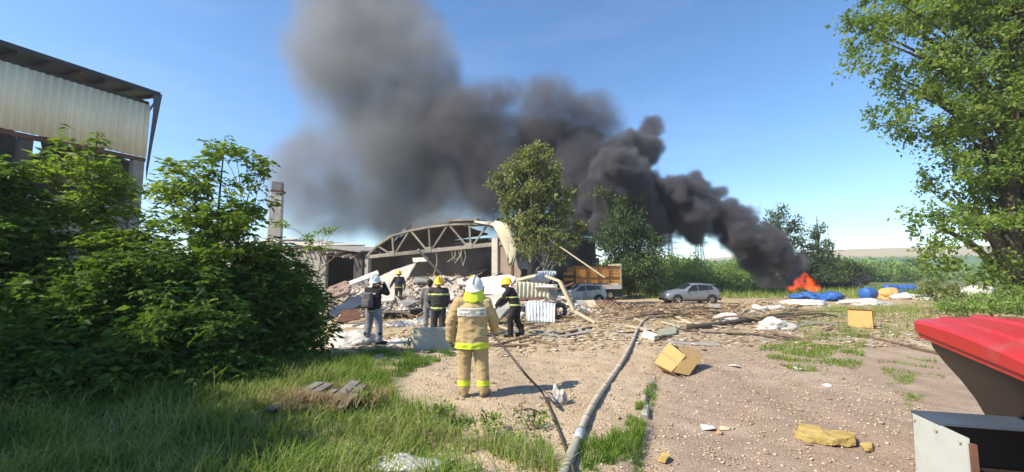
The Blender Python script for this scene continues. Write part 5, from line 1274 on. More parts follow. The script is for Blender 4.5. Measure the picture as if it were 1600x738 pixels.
MB().tube(catmull([G(*p) + UP * .04 - t.location for p in [(1060, 516), (1090, 521), (1130, 523), (1180, 525), (1215, 531), (1250, 533)]], 6), 0.035, 8).build('tube', rub_dark, t, smooth=True)
t = thing('fallen_log', 'thin brown trunk lying behind the dark hose', 'log', G(1120, 510))
MB().tube(catmull([G(*p) + UP * .10 - t.location for p in [(1075, 516), (1110, 513), (1160, 506), (1215, 497), (1240, 494)]], 5), [0.09, 0.1] + [0.1] * 17 + [0.07, 0.05], 8).build('stem', bark, t, smooth=True)
# old kerb stones along the step
kd = (Vector((KB[0], KB[1], 0)) - Vector((KA[0], KA[1], 0))).normalized()
kerb = thing('old_kerb', 'half-buried old kerb stones between gravel yard and lane', 'kerb', (KA[0], KA[1], 0))
for k in range(4):
    a_ = kd * (1.45 + k * 0.46); b__ = a_ + kd * 0.43; nn = Vector((kd.y, -kd.x, 0)); off = nn * (-0.05 * math.sin((KA[1] + a_.y) * 3.1) - 0.02 + 0.01 * math.sin(k * 5))
    za = h1(KA[0] + a_.x - .15, KA[1] + a_.y) - 0.075
    MB().bar(a_ + off + UP * za, b__ + off + UP * (za + .005), 0.09, 0.16).build('kerb_stone', brick_pink if k == 1 else concrete, kerb, bevel=0.02)
# ------------------------------------------------------------------ vehicles
def paint(name, col, rough=0.35, metal=0.5, dust=(0.4, 0.36, 0.3), amt=0.2):
    return pmat(name, col, tuple(c_ * 0.92 for c_ in col), 1.5, rough, metal=metal, bump=0, dirt=dust, dirt_amt=amt, spec=0.5)
glass_m, nt, out = new_mat('car_glass'); b = N(nt, 'ShaderNodeBsdfPrincipled'); nt.links.new(b.outputs[0], out.inputs[0])
b.inputs['Base Color'].default_value = (0.02, 0.025, 0.027, 1); b.inputs['Roughness'].default_value = 0.15; b.inputs['Specular IOR Level'].default_value = 0.35
lamp_m = pmat('lamp_glass', (0.6, 0.6, 0.58), None, 3, 0.15, bump=0); red_lamp = pmat('rear_lamp', (0.35, 0.02, 0.02), None, 3, 0.2, bump=0)
rubber = pmat('tyre_rubber', (0.025, 0.025, 0.026), None, 3, 0.85, bump=0.1)
alloy = pmat('alloy', (0.55, 0.55, 0.56), None, 3, 0.35, metal=0.8, bump=0)
trim_m = pmat('black_trim', (0.03, 0.03, 0.032), None, 3, 0.6, bump=0)
def car(name, label, loc, rz, body_m, L=4.5, glass_m=glass_m):
    t = thing(name, label, 'car', loc, rz)
    s = L / 4.5
    # x, zbottom, zside(belt), zroof(or bonnet), half width at sill, at belt, at top
    ST = [(-2.25, .42, .62, .70, .62, .66, .55), (-2.18, .30, .72, .84, .74, .80, .66), (-1.95, .26, .80, .95, .84, .88, .74), (-1.5, .25, .88, 1.03, .88, .91, .76), (-1.0, .25, .95, 1.09, .89, .92, .76),
          (-0.80, .25, .98, 1.14, .89, .92, .74), (-0.45, .25, 1.00, 1.36, .89, .92, .66), (-0.10, .25, 1.02, 1.56, .89, .92, .61), (0.3, .25, 1.04, 1.63, .89, .92, .60), (0.8, .25, 1.06, 1.63, .89, .92, .60), (1.3, .25, 1.09, 1.58, .89, .92, .59),
          (1.7, .26, 1.12, 1.49, .88, .91, .57), (1.95, .28, 1.12, 1.34, .86, .89, .58), (2.12, .32, 1.05, 1.15, .82, .86, .66), (2.24, .42, .80, .92, .74, .78, .66)]
    V = []; ring = 12
    for x, z0, zb_, zt_, w0, wb_, wt_ in ST:
        half = [(0, z0), (w0 * .8, z0), (w0, z0 + .10), (wb_, (z0 + zb_) / 2 + .05), (wb_ * .985, zb_), (wt_, zt_ - .05 * (zt_ - zb_)), (wt_ * .55, zt_ + .012)]
        pr = [(y, z) for y, z in half] + [(-y, z) for y, z in reversed(half[1:])]
        V += [Vector((x * s, y * s, z * s)) for y, z in pr]
    ring = 13
    F = [(i * ring + k, (i + 1) * ring + k, (i + 1) * ring + (k + 1) % ring, i * ring + (k + 1) % ring) for i in range(len(ST) - 1) for k in range(ring)]
    F += [tuple(range(ring)), tuple(reversed(range((len(ST) - 1) * ring, len(ST) * ring)))]
    mb = MB(); mb.add(V, F); o = mb.build('body', body_m, t, smooth=True)
    bm = bmesh.new(); bm.from_mesh(o.data); bmesh.ops.recalc_face_normals(bm, faces=bm.faces); bm.to_mesh(o.data); bm.free()
    md = o.modifiers.new('smooth', 'SUBSURF'); md.levels = 1; md.render_levels = 1
    def sidepane(nm, poly, mat, off=0.012):
        for sg in (-1, 1):
            pts = []
            for x, f in poly:      # f: 0 belt .. 1 roof edge at x
                for a, c_ in zip(ST[:-1], ST[1:]):
                    if a[0] <= x <= c_[0]:
                        u = (x - a[0]) / (c_[0] - a[0]); q_ = [a[i] * (1 - u) + c_[i] * u for i in range(7)]
                zt2 = q_[3] - .05 * (q_[3] - q_[2])
                z = q_[2] + (zt2 - q_[2]) * f; y = (q_[5] * .985 + (q_[6] - q_[5] * .985) * f) + off
                pts.append(Vector((x * s, sg * y * s, z * s)))
            plate(nm, pts, 0.02, mat, t)
    sidepane('side_window', [(-0.62, .10), (0.30, .10), (0.30, .86), (-0.08, .84)], glass_m)
    sidepane('side_window', [(0.37, .10), (1.22, .12), (1.22, .84), (0.37, .86)], glass_m)
    sidepane('side_window', [(1.28, .14), (1.62, .30), (1.50, .80), (1.28, .84)], glass_m)
    plate('windscreen', [Vector((x * s, y * s, z * s)) for x, y, z in ((-0.80, -.66, 1.16), (-0.80, .66, 1.16), (-0.12, .54, 1.575), (-0.12, -.54, 1.575))], 0.02, glass_m, t)
    plate('rear_window', [Vector((x * s, y * s, z * s)) for x, y, z in ((2.06, -.55, 1.22), (2.06, .55, 1.22), (1.76, .5, 1.485), (1.76, -.5, 1.485))], 0.02, glass_m, t)
    MB().box((1.85 * s, 0, 1.53 * s), (0.30 * s, 1.0 * s, 0.035 * s)).build('spoiler', body_m, t, bevel=0.01)
    MB().box((-2.14 * s, 0, 0.36 * s), (0.22 * s, 1.45 * s, 0.2 * s)).build('front_bumper', trim_m, t, bevel=0.03)
    MB().box((2.18 * s, 0, 0.40 * s), (0.2 * s, 1.55 * s, 0.2 * s)).build('rear_bumper', trim_m, t, bevel=0.03)
    MB().box((0, 0, 0.26 * s), (2.6 * s, 1.72 * s, 0.1 * s)).build('sill', trim_m, t)
    for sg in (-1, 1):
        MB().box((-2.05 * s, sg * .66 * s, .74 * s), (0.26 * s, 0.26 * s, 0.12 * s), rotm(0, 0, sg * -.5)).build('headlight', lamp_m, t, bevel=0.02)
        MB().box((2.06 * s, sg * .74 * s, .98 * s), (0.18 * s, 0.2 * s, 0.2 * s)).build('tail_light', red_lamp, t, bevel=0.02)
        MB().box((-0.62 * s, sg * .99 * s, 1.06 * s), (0.12 * s, 0.16 * s, 0.11 * s)).build('mirror', body_m, t, bevel=0.03)
        for x in (0.12, 1.08): MB().box((x * s, sg * .915 * s, .93 * s), (0.16 * s, 0.02 * s, 0.025 * s)).build('door_handle', trim_m, t)
        for x in (-1.38, 1.42):
            w = MB(); c = Vector((x * s, sg * .80 * s, .34 * s)); wh = bpy.data.objects.new('wheel', None); wh.location = c; link(wh, t)
            arch = MB(); arch.tube([(c.x, c.y - .02 * sg, c.z + .03), (c.x, c.y + sg * .122 * s, c.z + .03)], .42 * s, 20); arch.build('wheel_arch', trim_m, t, smooth=False)
            MB().tube([(0, -.08 * sg * s, 0), (0, -.06 * sg * s, 0), (0, .12 * sg * s, 0), (0, .14 * sg * s, 0)], [.30 * s, .34 * s, .34 * s, .30 * s], 20).build('tyre', rubber, wh, smooth=False)
            mb = MB(); mb.tube([(0, .14 * sg * s, 0), (0, .15 * sg * s, 0)], [.235 * s, .225 * s], 20)
            mb.build('rim', trim_m, wh)
            for k in range(5):
                a = k * 1.2566; MB().bar((0, .158 * sg * s, 0), (.21 * s * math.cos(a), .158 * sg * s, .21 * s * math.sin(a)), .075 * s, .02 * s, up=(0, 1, 0)).build('spoke', alloy, wh)
    return t
g = P(1077, 470, 33.6)
car('parked_car', 'silver grey hatchback car parked side-on before the green thicket', (g.x, 33.6, h1(g.x, 33.6) + 0.02), R(4), paint('silver_paint', (0.29, 0.30, 0.335)), 4.5)
g = P(905, 470, 33.5)
car('damaged_car', 'dusty whitish car half hidden by debris in front of the trailer', (g.x, 33.5, h1(g.x, 33.5) + 0.02), R(10), paint('dusty_white', (0.66, 0.59, 0.50), 0.9, 0.0, (0.20, 0.17, 0.14), 0.8), 4.3, pmat('dusty_glass', (0.10, 0.09, 0.08), (0.05, 0.05, 0.05), 3, 0.7, bump=0.1))

# timber-sided truck trailer
orange_wood = pmat('orange_boards', (0.60, 0.27, 0.06), (0.48, 0.21, 0.05), 3, 0.8, bump=0.15, dirt=(0.22, 0.10, 0.04), dirt_amt=0.25, per_obj=0.15)
YT = 38.0
cL, cR = P(880, 455, 36.6), P(970, 455, YT)
tx = Vector((cR.x - cL.x, cR.y - cL.y, 0)); LT = tx.length; tx.normalize(); ty = Vector((tx.y, -tx.x, 0))   # ty towards the viewer
tr = thing('truck_trailer', 'truck trailer with orange timber boards behind the brushwood', 'trailer', (cL.x, cL.y, -0.5))
def tp_(s, n, z): return tx * s + ty * n + UP * z
zb_ = P(930, 443, 37.4).z + 0.5; zt_ = P(930, 417, 37.4).z + 0.5
nb = 6; bh = (zt_ - zb_) / nb; npanel = 5; pw = LT / npanel
for i in range(npanel):
    for j in range(nb):
        if i == 0 and j in (4, 5): continue
        z = zb_ + (j + .5) * bh
        MB().bar(tp_(i * pw + .05, 0, z), tp_((i + 1) * pw - .05, 0.0, z), 0.04, bh * 0.93, up=UP).build('side_board', orange_wood if (i > 0 or j % 2) else rust, tr, bevel=0.004)
for i in range(npanel + 1):
    MB().bar(tp_(i * pw, 0.05, zb_ - .1), tp_(i * pw, 0.05, zt_ + (.05 if i < npanel else .15)), 0.09, 0.1, up=ty).build('post', rust if i < npanel else steel_sheet, tr)
MB().bar(tp_(-.05, 0.04, zt_ + .04), tp_(LT, 0.04, zt_ + .04), 0.08, 0.08).build('top_rail', rust, tr)
MB().bar(tp_(0, 0.045, zb_ + 2.05 * bh), tp_(LT, 0.045, zb_ + 2.05 * bh), 0.03, 0.05).build('mid_rail', rust, tr)
MB().bar(tp_(0, -1.2, zb_ - .22), tp_(LT, -1.2, zb_ - .22), 2.4, 0.14).build('deck', branch_m, tr)
MB().bar(tp_(1.2, 0.02, zb_ - .32), tp_(LT, 0.02, zb_ - .32), 0.10, 0.40).build('side_skirt', white_panel, tr)
plate('end_board', [tp_(LT + .06, 0.1, zb_ - .5), tp_(LT + .06, -2.4, zb_ - .5), tp_(LT + .06, -2.4, zt_ + .3), tp_(LT + .06, 0.1, zt_ + .3)], 0.06, steel_sheet, tr)
plate('far_side', [tp_(0, -2.4, zb_), tp_(LT, -2.4, zb_), tp_(LT, -2.4, zt_), tp_(0, -2.4, zt_)], 0.05, orange_wood, tr)
MB().bar(tp_(0, -1.2, zb_ - .5), tp_(LT, -1.2, zb_ - .5), 1.0, 0.2).build('chassis', dark_metal, tr)
for s in (1.0, 2.1, LT - 1.0):
    for n in (-.2, -2.2):
        wh = bpy.data.objects.new('wheel', None); wh.location = tp_(s, n, 0.47); link(wh, tr)
        MB().tube([ty * -.13, ty * -.11, ty * .11, ty * .13], [.40, .46, .46, .40], 18).build('tyre', rubber, wh)
        MB().tube([ty * .131, ty * .14], [.24, .20], 14).build('rim', steel_sheet, wh)

# ------------------------------------------------------------------ red-lidded waste container at the right edge
red_m = pmat('red_plastic', (0.50, 0.028, 0.024), (0.43, 0.024, 0.022), 1.2, 0.42, bump=0.06, bscale=60, dirt=(0.36, 0.13, 0.11), dirt_amt=0.6, spec=0.45)
dark_pl = pmat('black_brown_plastic', (0.045, 0.030, 0.024), (0.03, 0.022, 0.018), 1.5, 0.5, bump=0.08, spec=0.35, dirt=(0.09, 0.06, 0.045), dirt_amt=0.2)
# lid frame: far-left top corner, run towards the camera (e) and to the right (f)
c0 = P(1422, 498, 5.0)
e_end = P(1618, 560, 3.15)
e = Vector((e_end.x - c0.x, e_end.y - c0.y, 0)); Le = 2.2; e.normalize()
f = Vector((-e.y, e.x, 0))           # to the right
if f.x < 0: f = -f
bin_ = thing('waste_container', 'waste container with red ribbed plastic lid and dark body', 'container', (c0.x, c0.y, 0))
z1 = c0.z
def bl(s, n, z): return e * s + f * n + UP * z
# lid: cross section across n (0 = left rim), swept along s with rounded far corner
prof = [(0.02, -0.165), (-0.01, -0.16), (-0.015, -0.105), (-0.035, -0.10), (-0.035, -0.035), (-0.01, -0.012), (0.05, 0.0), (0.17, 0.012), (0.19, 0.032), (0.25, 0.036), (0.27, 0.02), (0.52, 0.035), (0.55, 0.058), (0.61, 0.06), (0.64, 0.04), (0.95, 0.035), (1.25, 0.0), (1.33, -0.10), (1.33, -0.16)]
sts = [-0.02, 0.0, 0.03, 0.10, 0.25, 0.5, 0.8, 1.1, 1.4, 1.7, 2.0, 2.15, 2.2]
V = []; 
for s in sts:
    edge_ = min(s + 0.02, 2.2 - s)
    drop = 0.165 if edge_ < 0.005 else (0.10 if edge_ < 0.03 else (0.012 if edge_ < 0.06 else 0.0))
    for n, z in prof:
        zz = min(z, 0.06) if drop < 0.02 else max(-0.165, min(z, -drop))
        rise_ = 0.05 * math.sin(math.pi * min(1, max(0, s / 2.2)))
        sag = -0.065 * (s / 1.0)
        V.append(bl(s, n + 0.12 * max(0, 0.16 - s) / 0.16 * (1 if n < 0.3 else 0), z1 + zz + (rise_ if z > -.05 else 0) + sag))
np_ = len(prof)
F = [(i * np_ + k, i * np_ + k + 1, (i + 1) * np_ + k + 1, (i + 1) * np_ + k) for i in range(len(sts) - 1) for k in range(np_ - 1)]
mb = MB(); mb.add(V, F); o = mb.build('lid', red_m, bin_, smooth=False)
md = o.modifiers.new('thick', 'SOLIDIFY'); md.thickness = 0.012; md.offset = -1
md = o.modifiers.new('bev', 'BEVEL'); md.width = 0.008; md.segments = 2; md.limit_method = 'ANGLE'; md.angle_limit = R(25)
# body: tapered tub with rounded lower edge
lev = [(z1 - 0.10, 0.12, 0.10), (z1 - 0.20, 0.13, 0.10), (z1 - 0.30, 0.15, 0.12), (z1 - 0.45, 0.24, 0.20), (z1 - 0.62, 0.36, 0.32), (z1 - 0.80, 0.46, 0.42), (z1 - 1.0, 0.54, 0.48), (0.30, 0.58, 0.50), (0.22, 0.66, 0.58)]
V = []; 
for z, ins, ins_s in lev:
    n0, n1, s0, s1 = ins * 0.8, 1.30 - ins * .35, ins_s * 0.55, 2.15 - ins_s * .2
    cr = 0.10
    sg_ = -0.065
    V += [bl(s_, n_, z + sg_ * s_ * max(0, (z - 0.3)) / 1.1) for s_, n_ in ((s0 + cr, n0), (s0 + cr * .3, n0 + cr * .3), (s0, n0 + cr), (s0, n1 - cr), (s0 + cr, n1), (s1 - cr, n1), (s1, n1 - cr), (s1, n0 + cr), (s1 - cr * .3, n0 + cr * .3), (s1 - cr, n0))]
m_ = 10
F = [(i * m_ + k, i * m_ + (k + 1) % m_, (i + 1) * m_ + (k + 1) % m_, (i + 1) * m_ + k) for i in range(len(lev) - 1) for k in range(m_)] + [tuple(range((len(lev) - 1) * m_, len(lev) * m_))]
mb = MB(); mb.add(V, F); o = mb.build('tub', dark_pl, bin_, smooth=True)
bm = bmesh.new(); bm.from_mesh(o.data); bmesh.ops.recalc_face_normals(bm, faces=bm.faces); bm.to_mesh(o.data); bm.free()
MB().tube([bl(0.5, 0.06, z1 - 0.17), bl(1.8, 0.06, z1 - 0.25)], 0.02, 8).build('lift_bar', dark_pl, bin_, smooth=True)
for s in (0.55, 1.75):
    for n in (0.75, 1.05):
        wh = MB(); wh.tube([bl(s - .03, n, 0.11), bl(s + .03, n, 0.11)], 0.11, 14); wh.build('castor', rubber, bin_)
        MB().bar(bl(s, n, .11), bl(s, n, .30), .05).build('castor_fork', steel_sheet, bin_)
# white cabinet lying open beneath
cab_w = pmat('white_enamel', (0.50, 0.51, 0.46), (0.42, 0.43, 0.385), 2, 0.4, bump=0.03, dirt=(0.26, 0.21, 0.15), dirt_amt=0.55)
q0 = P(1425, 640, 4.05)
cab = thing('metal_cabinet', 'open white metal cabinet lying under the dark container', 'cabinet', (q0.x, q0.y, 0))
ez = q0.z
hdir = Vector((0.97, -0.24, 0)); bdir = Vector((0.24, 0.97, 0))
Wc, Dc = 1.25, 0.62; ez = min(ez, 0.62)
def cq(a, d_, z): return hdir * a - bdir * d_ + UP * z
plate('end_panel', [cq(0, 0, .01), cq(0, Dc, .01), cq(0.01, Dc, ez), cq(0.01, 0, ez)], 0.02, cab_w, cab)
MB().bar(cq(0.03, Dc + .01, 0.0), cq(0.03, Dc + .01, ez - .04), 0.035, 0.04, up=hdir).build('frame_post', rust, cab)
for d_, z_ in ((.04, .05), (.04, ez - .05), (Dc - .05, .05), (Dc - .05, ez - .05), (Dc / 2, .05), (Dc / 2, ez - .05)):
    MB().tube([cq(-0.008, d_, z_), cq(-0.02, d_, z_)], 0.011, 8).build('rivet', steel_sheet, cab)
plate('back_panel', [cq(0, 0, .01), cq(Wc, 0, .01), cq(Wc, 0, ez), cq(0, 0, ez)], 0.02, dark_pl, cab)
plate('top_panel', [cq(0.0, -.02, ez + .012), cq(Wc, -.02, ez + .012), cq(Wc, 0.34, ez + .012), cq(0.0, 0.34, ez + .012)], 0.02, blue_metal, cab)
plate('shelf', [cq(0.46, 0, .18), cq(Wc, 0, .18), cq(Wc, Dc - .05, .18), cq(0.46, Dc - .05, .18)], 0.02, dark_pl, cab)
plate('bottom_panel', [cq(0, 0, .012), cq(Wc, 0, .012), cq(Wc, Dc, .012), cq(0, Dc, .012)], 0.016, dark_pl, cab)
# ------------------------------------------------------------------ people
def capsule(mb, a, b_, ra, rb, n=10, ell=None):
    """closed tapered capsule; ell=(axis, factor): squash across an axis"""
    a, b_ = Vector(a), Vector(b_); d = (b_ - a); L = d.length or 1e-4; d = d / L
    u = Vector((0, 0, 1)) if abs(d.z) < .9 else Vector((0, 1, 0))
    r = d.cross(u).normalized(); w = d.cross(r)
    rings = []
    for k in range(4): 
        an = math.pi / 2 * (1 - k / 3.0); rings.append((a - d * (ra * math.sin(an)), max(1e-4, ra * math.cos(an))))
    for k in range(4):
        an = math.pi / 2 * (k / 3.0); rings.append((b_ + d * (rb * math.sin(an)), max(1e-4, rb * math.cos(an))))
    V = []
    for c_, rad in rings:
        for i in range(n):
            t_ = 6.28318 * i / n; o_ = r * (math.cos(t_) * rad) + w * (math.sin(t_) * rad)
            if ell: o_ = o_ - Vector(ell[0]) * (o_.dot(Vector(ell[0])) * (1 - ell[1]))
            V.append(c_ + o_)
    F = [(i * n + k, i * n + (k + 1) % n, (i + 1) * n + (k + 1) % n, (i + 1) * n + k) for i in range(7) for k in range(n)]
    F += [tuple(reversed(range(n))), tuple(7 * n + k for k in range(n))]
    mb.add(V, F)
def remeshed(caps, vox, smooth_it=4):
    mb = MB()
    for c_ in caps: capsule(mb, c_[0], c_[1], c_[2], c_[3], 12, c_[4] if len(c_) > 4 else None)
    o = mb.build('tmp_body')
    m1 = o.modifiers.new('r', 'REMESH'); m1.mode = 'VOXEL'; m1.voxel_size = vox
    m2 = o.modifiers.new('s', 'SMOOTH'); m2.factor = 0.5; m2.iterations = smooth_it
    dg = bpy.context.evaluated_depsgraph_get(); ev = o.evaluated_get(dg)
    me = bpy.data.meshes.new_from_object(ev)
    old = o.data; bpy.data.objects.remove(o); bpy.data.meshes.remove(old)
    me.polygons.foreach_set('use_smooth', [True] * len(me.polygons))
    return me
def wrinkle(me, amp, freq, seed):
    n = len(me.vertices); co = np.zeros(n * 3, np.float32); me.vertices.foreach_get('co', co); co = co.reshape(-1, 3)
    nr = np.zeros(n * 3, np.float32); me.vertices.foreach_get('normal', nr); nr = nr.reshape(-1, 3)
    out_ = np.empty(n)
    for i in range(n):
        p = Vector((co[i, 0] * freq * 0.7 + seed, co[i, 1] * freq * 0.7, co[i, 2] * freq * 1.5))
        out_[i] = (1 - 2 * abs(mnoise.noise(p))) * 0.7 + 0.5 * mnoise.noise(p * 2.1)
    co = co + nr * (amp * out_)[:, None]
    me.vertices.foreach_set('co', co.ravel()); me.update()
def put_mesh(name, me, mats, parent):
    for m in (mats if isinstance(mats, (list, tuple)) else [mats]): me.materials.append(m)
    o = bpy.data.objects.new(name, me); return link(o, parent)
def band(src, p, axis, half, mat, parent, keep=None, off=0.006, name='reflective_stripe'):
    """strip of a garment between two planes, lifted off the cloth"""
    bm = bmesh.new(); bm.from_mesh(src)
    p, axis = Vector(p), Vector(axis).normalized()
    g_ = lambda: list(bm.verts) + list(bm.edges) + list(bm.faces)
    bmesh.ops.bisect_plane(bm, geom=g_(), plane_co=p + axis * half, plane_no=axis, clear_outer=True)
    bmesh.ops.bisect_plane(bm, geom=g_(), plane_co=p - axis * half, plane_no=axis, clear_inner=True)
    if keep: bmesh.ops.delete(bm, geom=[f_ for f_ in bm.faces if not keep(f_.calc_center_median())], context='FACES')
    if not bm.faces: bm.free(); return None
    bm.normal_update()
    for v in bm.verts: v.co += v.normal * off
    me = bpy.data.meshes.new(name); bm.to_mesh(me); bm.free()
    me.polygons.foreach_set('use_smooth', [True] * len(me.polygons))
    return put_mesh(name, me, mat, parent)
cloth = lambda n, c_, c2=None, r=0.9: pmat(n, c_, c2, 9, r, bump=0.15, bscale=60, spec=0.15)
M_tan = cloth('tan_cloth', (0.47, 0.34, 0.17), (0.40, 0.285, 0.14))
M_black = cloth('black_cloth', (0.022, 0.021, 0.021), (0.034, 0.031, 0.029))
M_char = cloth('charcoal_cloth', (0.045, 0.043, 0.042), (0.06, 0.055, 0.052))
M_grey = cloth('blue_grey_cloth', (0.24, 0.245, 0.27), (0.18, 0.185, 0.205))
M_greyj = cloth('grey_jacket', (0.16, 0.15, 0.15), (0.12, 0.115, 0.115))
M_skin = pmat('skin', (0.50, 0.28, 0.19), (0.45, 0.25, 0.17), 6, 0.6, bump=0.02)
M_glove = cloth('glove', (0.05, 0.04, 0.035))
M_glove_tan = cloth('glove_tan', (0.24, 0.17, 0.09))
M_boot = cloth('boot', (0.025, 0.022, 0.02), None, 0.6)
M_boot_tan = cloth('boot_tan', (0.30, 0.22, 0.12), None, 0.8)
M_yel = pmat('neon_stripe', (0.62, 0.72, 0.05), (0.55, 0.66, 0.04), 8, 0.6, bump=0.05)
M_yel_d = pmat('dusty_stripe', (0.58, 0.60, 0.20), (0.50, 0.52, 0.16), 8, 0.6, bump=0.05)
M_silver = pmat('white_patch', (0.66, 0.63, 0.54), (0.60, 0.57, 0.48), 8, 0.6, bump=0.05)
M_hwhite = pmat('white_helmet', (0.75, 0.75, 0.72), (0.66, 0.66, 0.62), 5, 0.35, bump=0.02, dirt=(0.45, 0.43, 0.38), dirt_amt=0.15, spec=0.5)
M_hyel = pmat('yellow_helmet', (0.80, 0.55, 0.02), (0.72, 0.48, 0.02), 5, 0.35, bump=0.02, dirt=(0.4, 0.28, 0.05), dirt_amt=0.15, spec=0.5)
M_text = pmat('lettering', (0.10, 0.09, 0.10), None, 8, 0.8, bump=0)
M_hair = cloth('hair', (0.05, 0.035, 0.025))
M_visor = pmat('visor', (0.05, 0.05, 0.05), None, 5, 0.15, bump=0, spec=0.6)

def V3(*a): return Vector(a)
def helmet(parent, c, mat, yaw=0.0, pitch=0.0, big=1.0, cape=None, visor=True):
    h = bpy.data.objects.new('helmet', None); h.location = c; h.rotation_euler = (pitch, 0, yaw); link(h, parent)
    V = []; n = 24; rows = 9
    for j in range(rows + 1):
        ph = math.pi / 2 * j / rows
        for i in range(n):
            th = 6.28318 * i / n
            rx, ry, rz = .128 * big, .155 * big, .150 * big
            z = rz * math.cos(ph) ; rr2 = math.sin(ph)
            lowr = -0.05 * (max(0, -math.sin(th))) * (j / rows) ** 3
            V.append((rx * rr2 * math.cos(th), ry * rr2 * math.sin(th), z + lowr))
    for k_, (fl, dz) in enumerate(((1.14, -.012), (1.15, -.024), (1.0, -.02))):     # brim
        for i in range(n):
            th = 6.28318 * i / n; ext = fl + (0.10 if fl > 1.05 and math.sin(th) > .3 else 0)
            V.append((.128 * big * ext * math.cos(th), .155 * big * ext * math.sin(th), dz - 0.05 * max(0, -math.sin(th))))
    R_ = rows + 4
    F = [(j * n + i, (j + 1) * n + i, (j + 1) * n + (i + 1) % n, j * n + (i + 1) % n) for j in range(R_ - 1) for i in range(n)]
    mb = MB(); mb.add(V, F); o = mb.build('shell', mat, h, smooth=True)
    pts = [V3(0, .16 * big * math.sin(a), .152 * big * math.cos(a) + .004) for a in [(-1.2 + k * .24) for k in range(11)]]
    MB().tube(pts, [.008 + .014 * math.sin(math.pi * k / 10) for k in range(11)], 8).build('crest', mat, h, smooth=True)
    if visor:
        vv = []; 
        for j in range(3):
            for i in range(9):
                th = math.pi * (0.15 + 0.7 * i / 8); vv.append((.142 * big * math.cos(th), .168 * big * math.sin(th), -.01 - .045 * j))
        mb = MB(); mb.add(vv, [(j * 9 + i, j * 9 + i + 1, (j + 1) * 9 + i + 1, (j + 1) * 9 + i) for j in range(2) for i in range(8)]); o = mb.build('visor', M_visor, h, smooth=True)
        o.modifiers.new('t', 'SOLIDIFY').thickness = .004
    if cape:
        vv = []; rows2 = 7; nc = 17
        for j in range(rows2):
            f_ = j / (rows2 - 1)
            for i in range(nc):
                th = math.pi * (1.06 + 0.88 * i / (nc - 1)) + 0; rad = 1 + .38 * f_ + .05 * math.sin(i * 1.9) * f_
                vv.append((.128 * big * rad * math.cos(th), .150 * big * rad * math.sin(th) * (1 - .12 * f_), -.045 - .185 * f_ + .02 * math.sin(i * 1.3) * f_))
        mb = MB(); mb.add(vv, [(j * nc + i, j * nc + i + 1, (j + 1) * nc + i + 1, (j + 1) * nc + i) for j in range(rows2 - 1) for i in range(nc - 1)]); o = mb.build('neck_cape', cape, h, smooth=True)
        o.modifiers.new('t', 'SOLIDIFY').thickness = .008
    return h
def hand_caps(w, d, palm_n, side, curl=0.9):
    """palm, four fingers of unequal length and a thumb; d = finger direction, palm_n = palm normal"""
    d = Vector(d).normalized(); pn = Vector(palm_n); pn = (pn - d * pn.dot(d)).normalized(); s = d.cross(pn) * side
    caps = []; w = Vector(w)
    for k in range(4):
        o_ = s * ((k - 1.5) * .021)
        caps.append((w + o_ * .8, w + d * .085 + o_, .016, .0125))
        L = (.036, .043, .040, .031)[k]; base = w + d * .088 + o_
        d1_ = (d + pn * curl * .7).normalized(); d2_ = (d * .3 + pn * curl * 1.4).normalized(); d3_ = (d * -.4 + pn * curl * 1.2).normalized()
        p1 = base + d1_ * L; p2 = p1 + d2_ * L * .72; p3 = p2 + d3_ * L * .5
        caps += [(base, p1, .0105, .0095), (p1, p2, .0095, .009), (p2, p3, .009, .008)]
    tb = w + s * -.030 + d * .025
    t1 = tb + (s * -.6 + d * .6 + pn * .5).normalized() * .042; t2 = t1 + (d * .7 + pn * .8).normalized() * .032
    caps += [(w + d * .01, tb, .016, .013), (tb, t1, .0125, .011), (t1, t2, .011, .009)]
    return caps
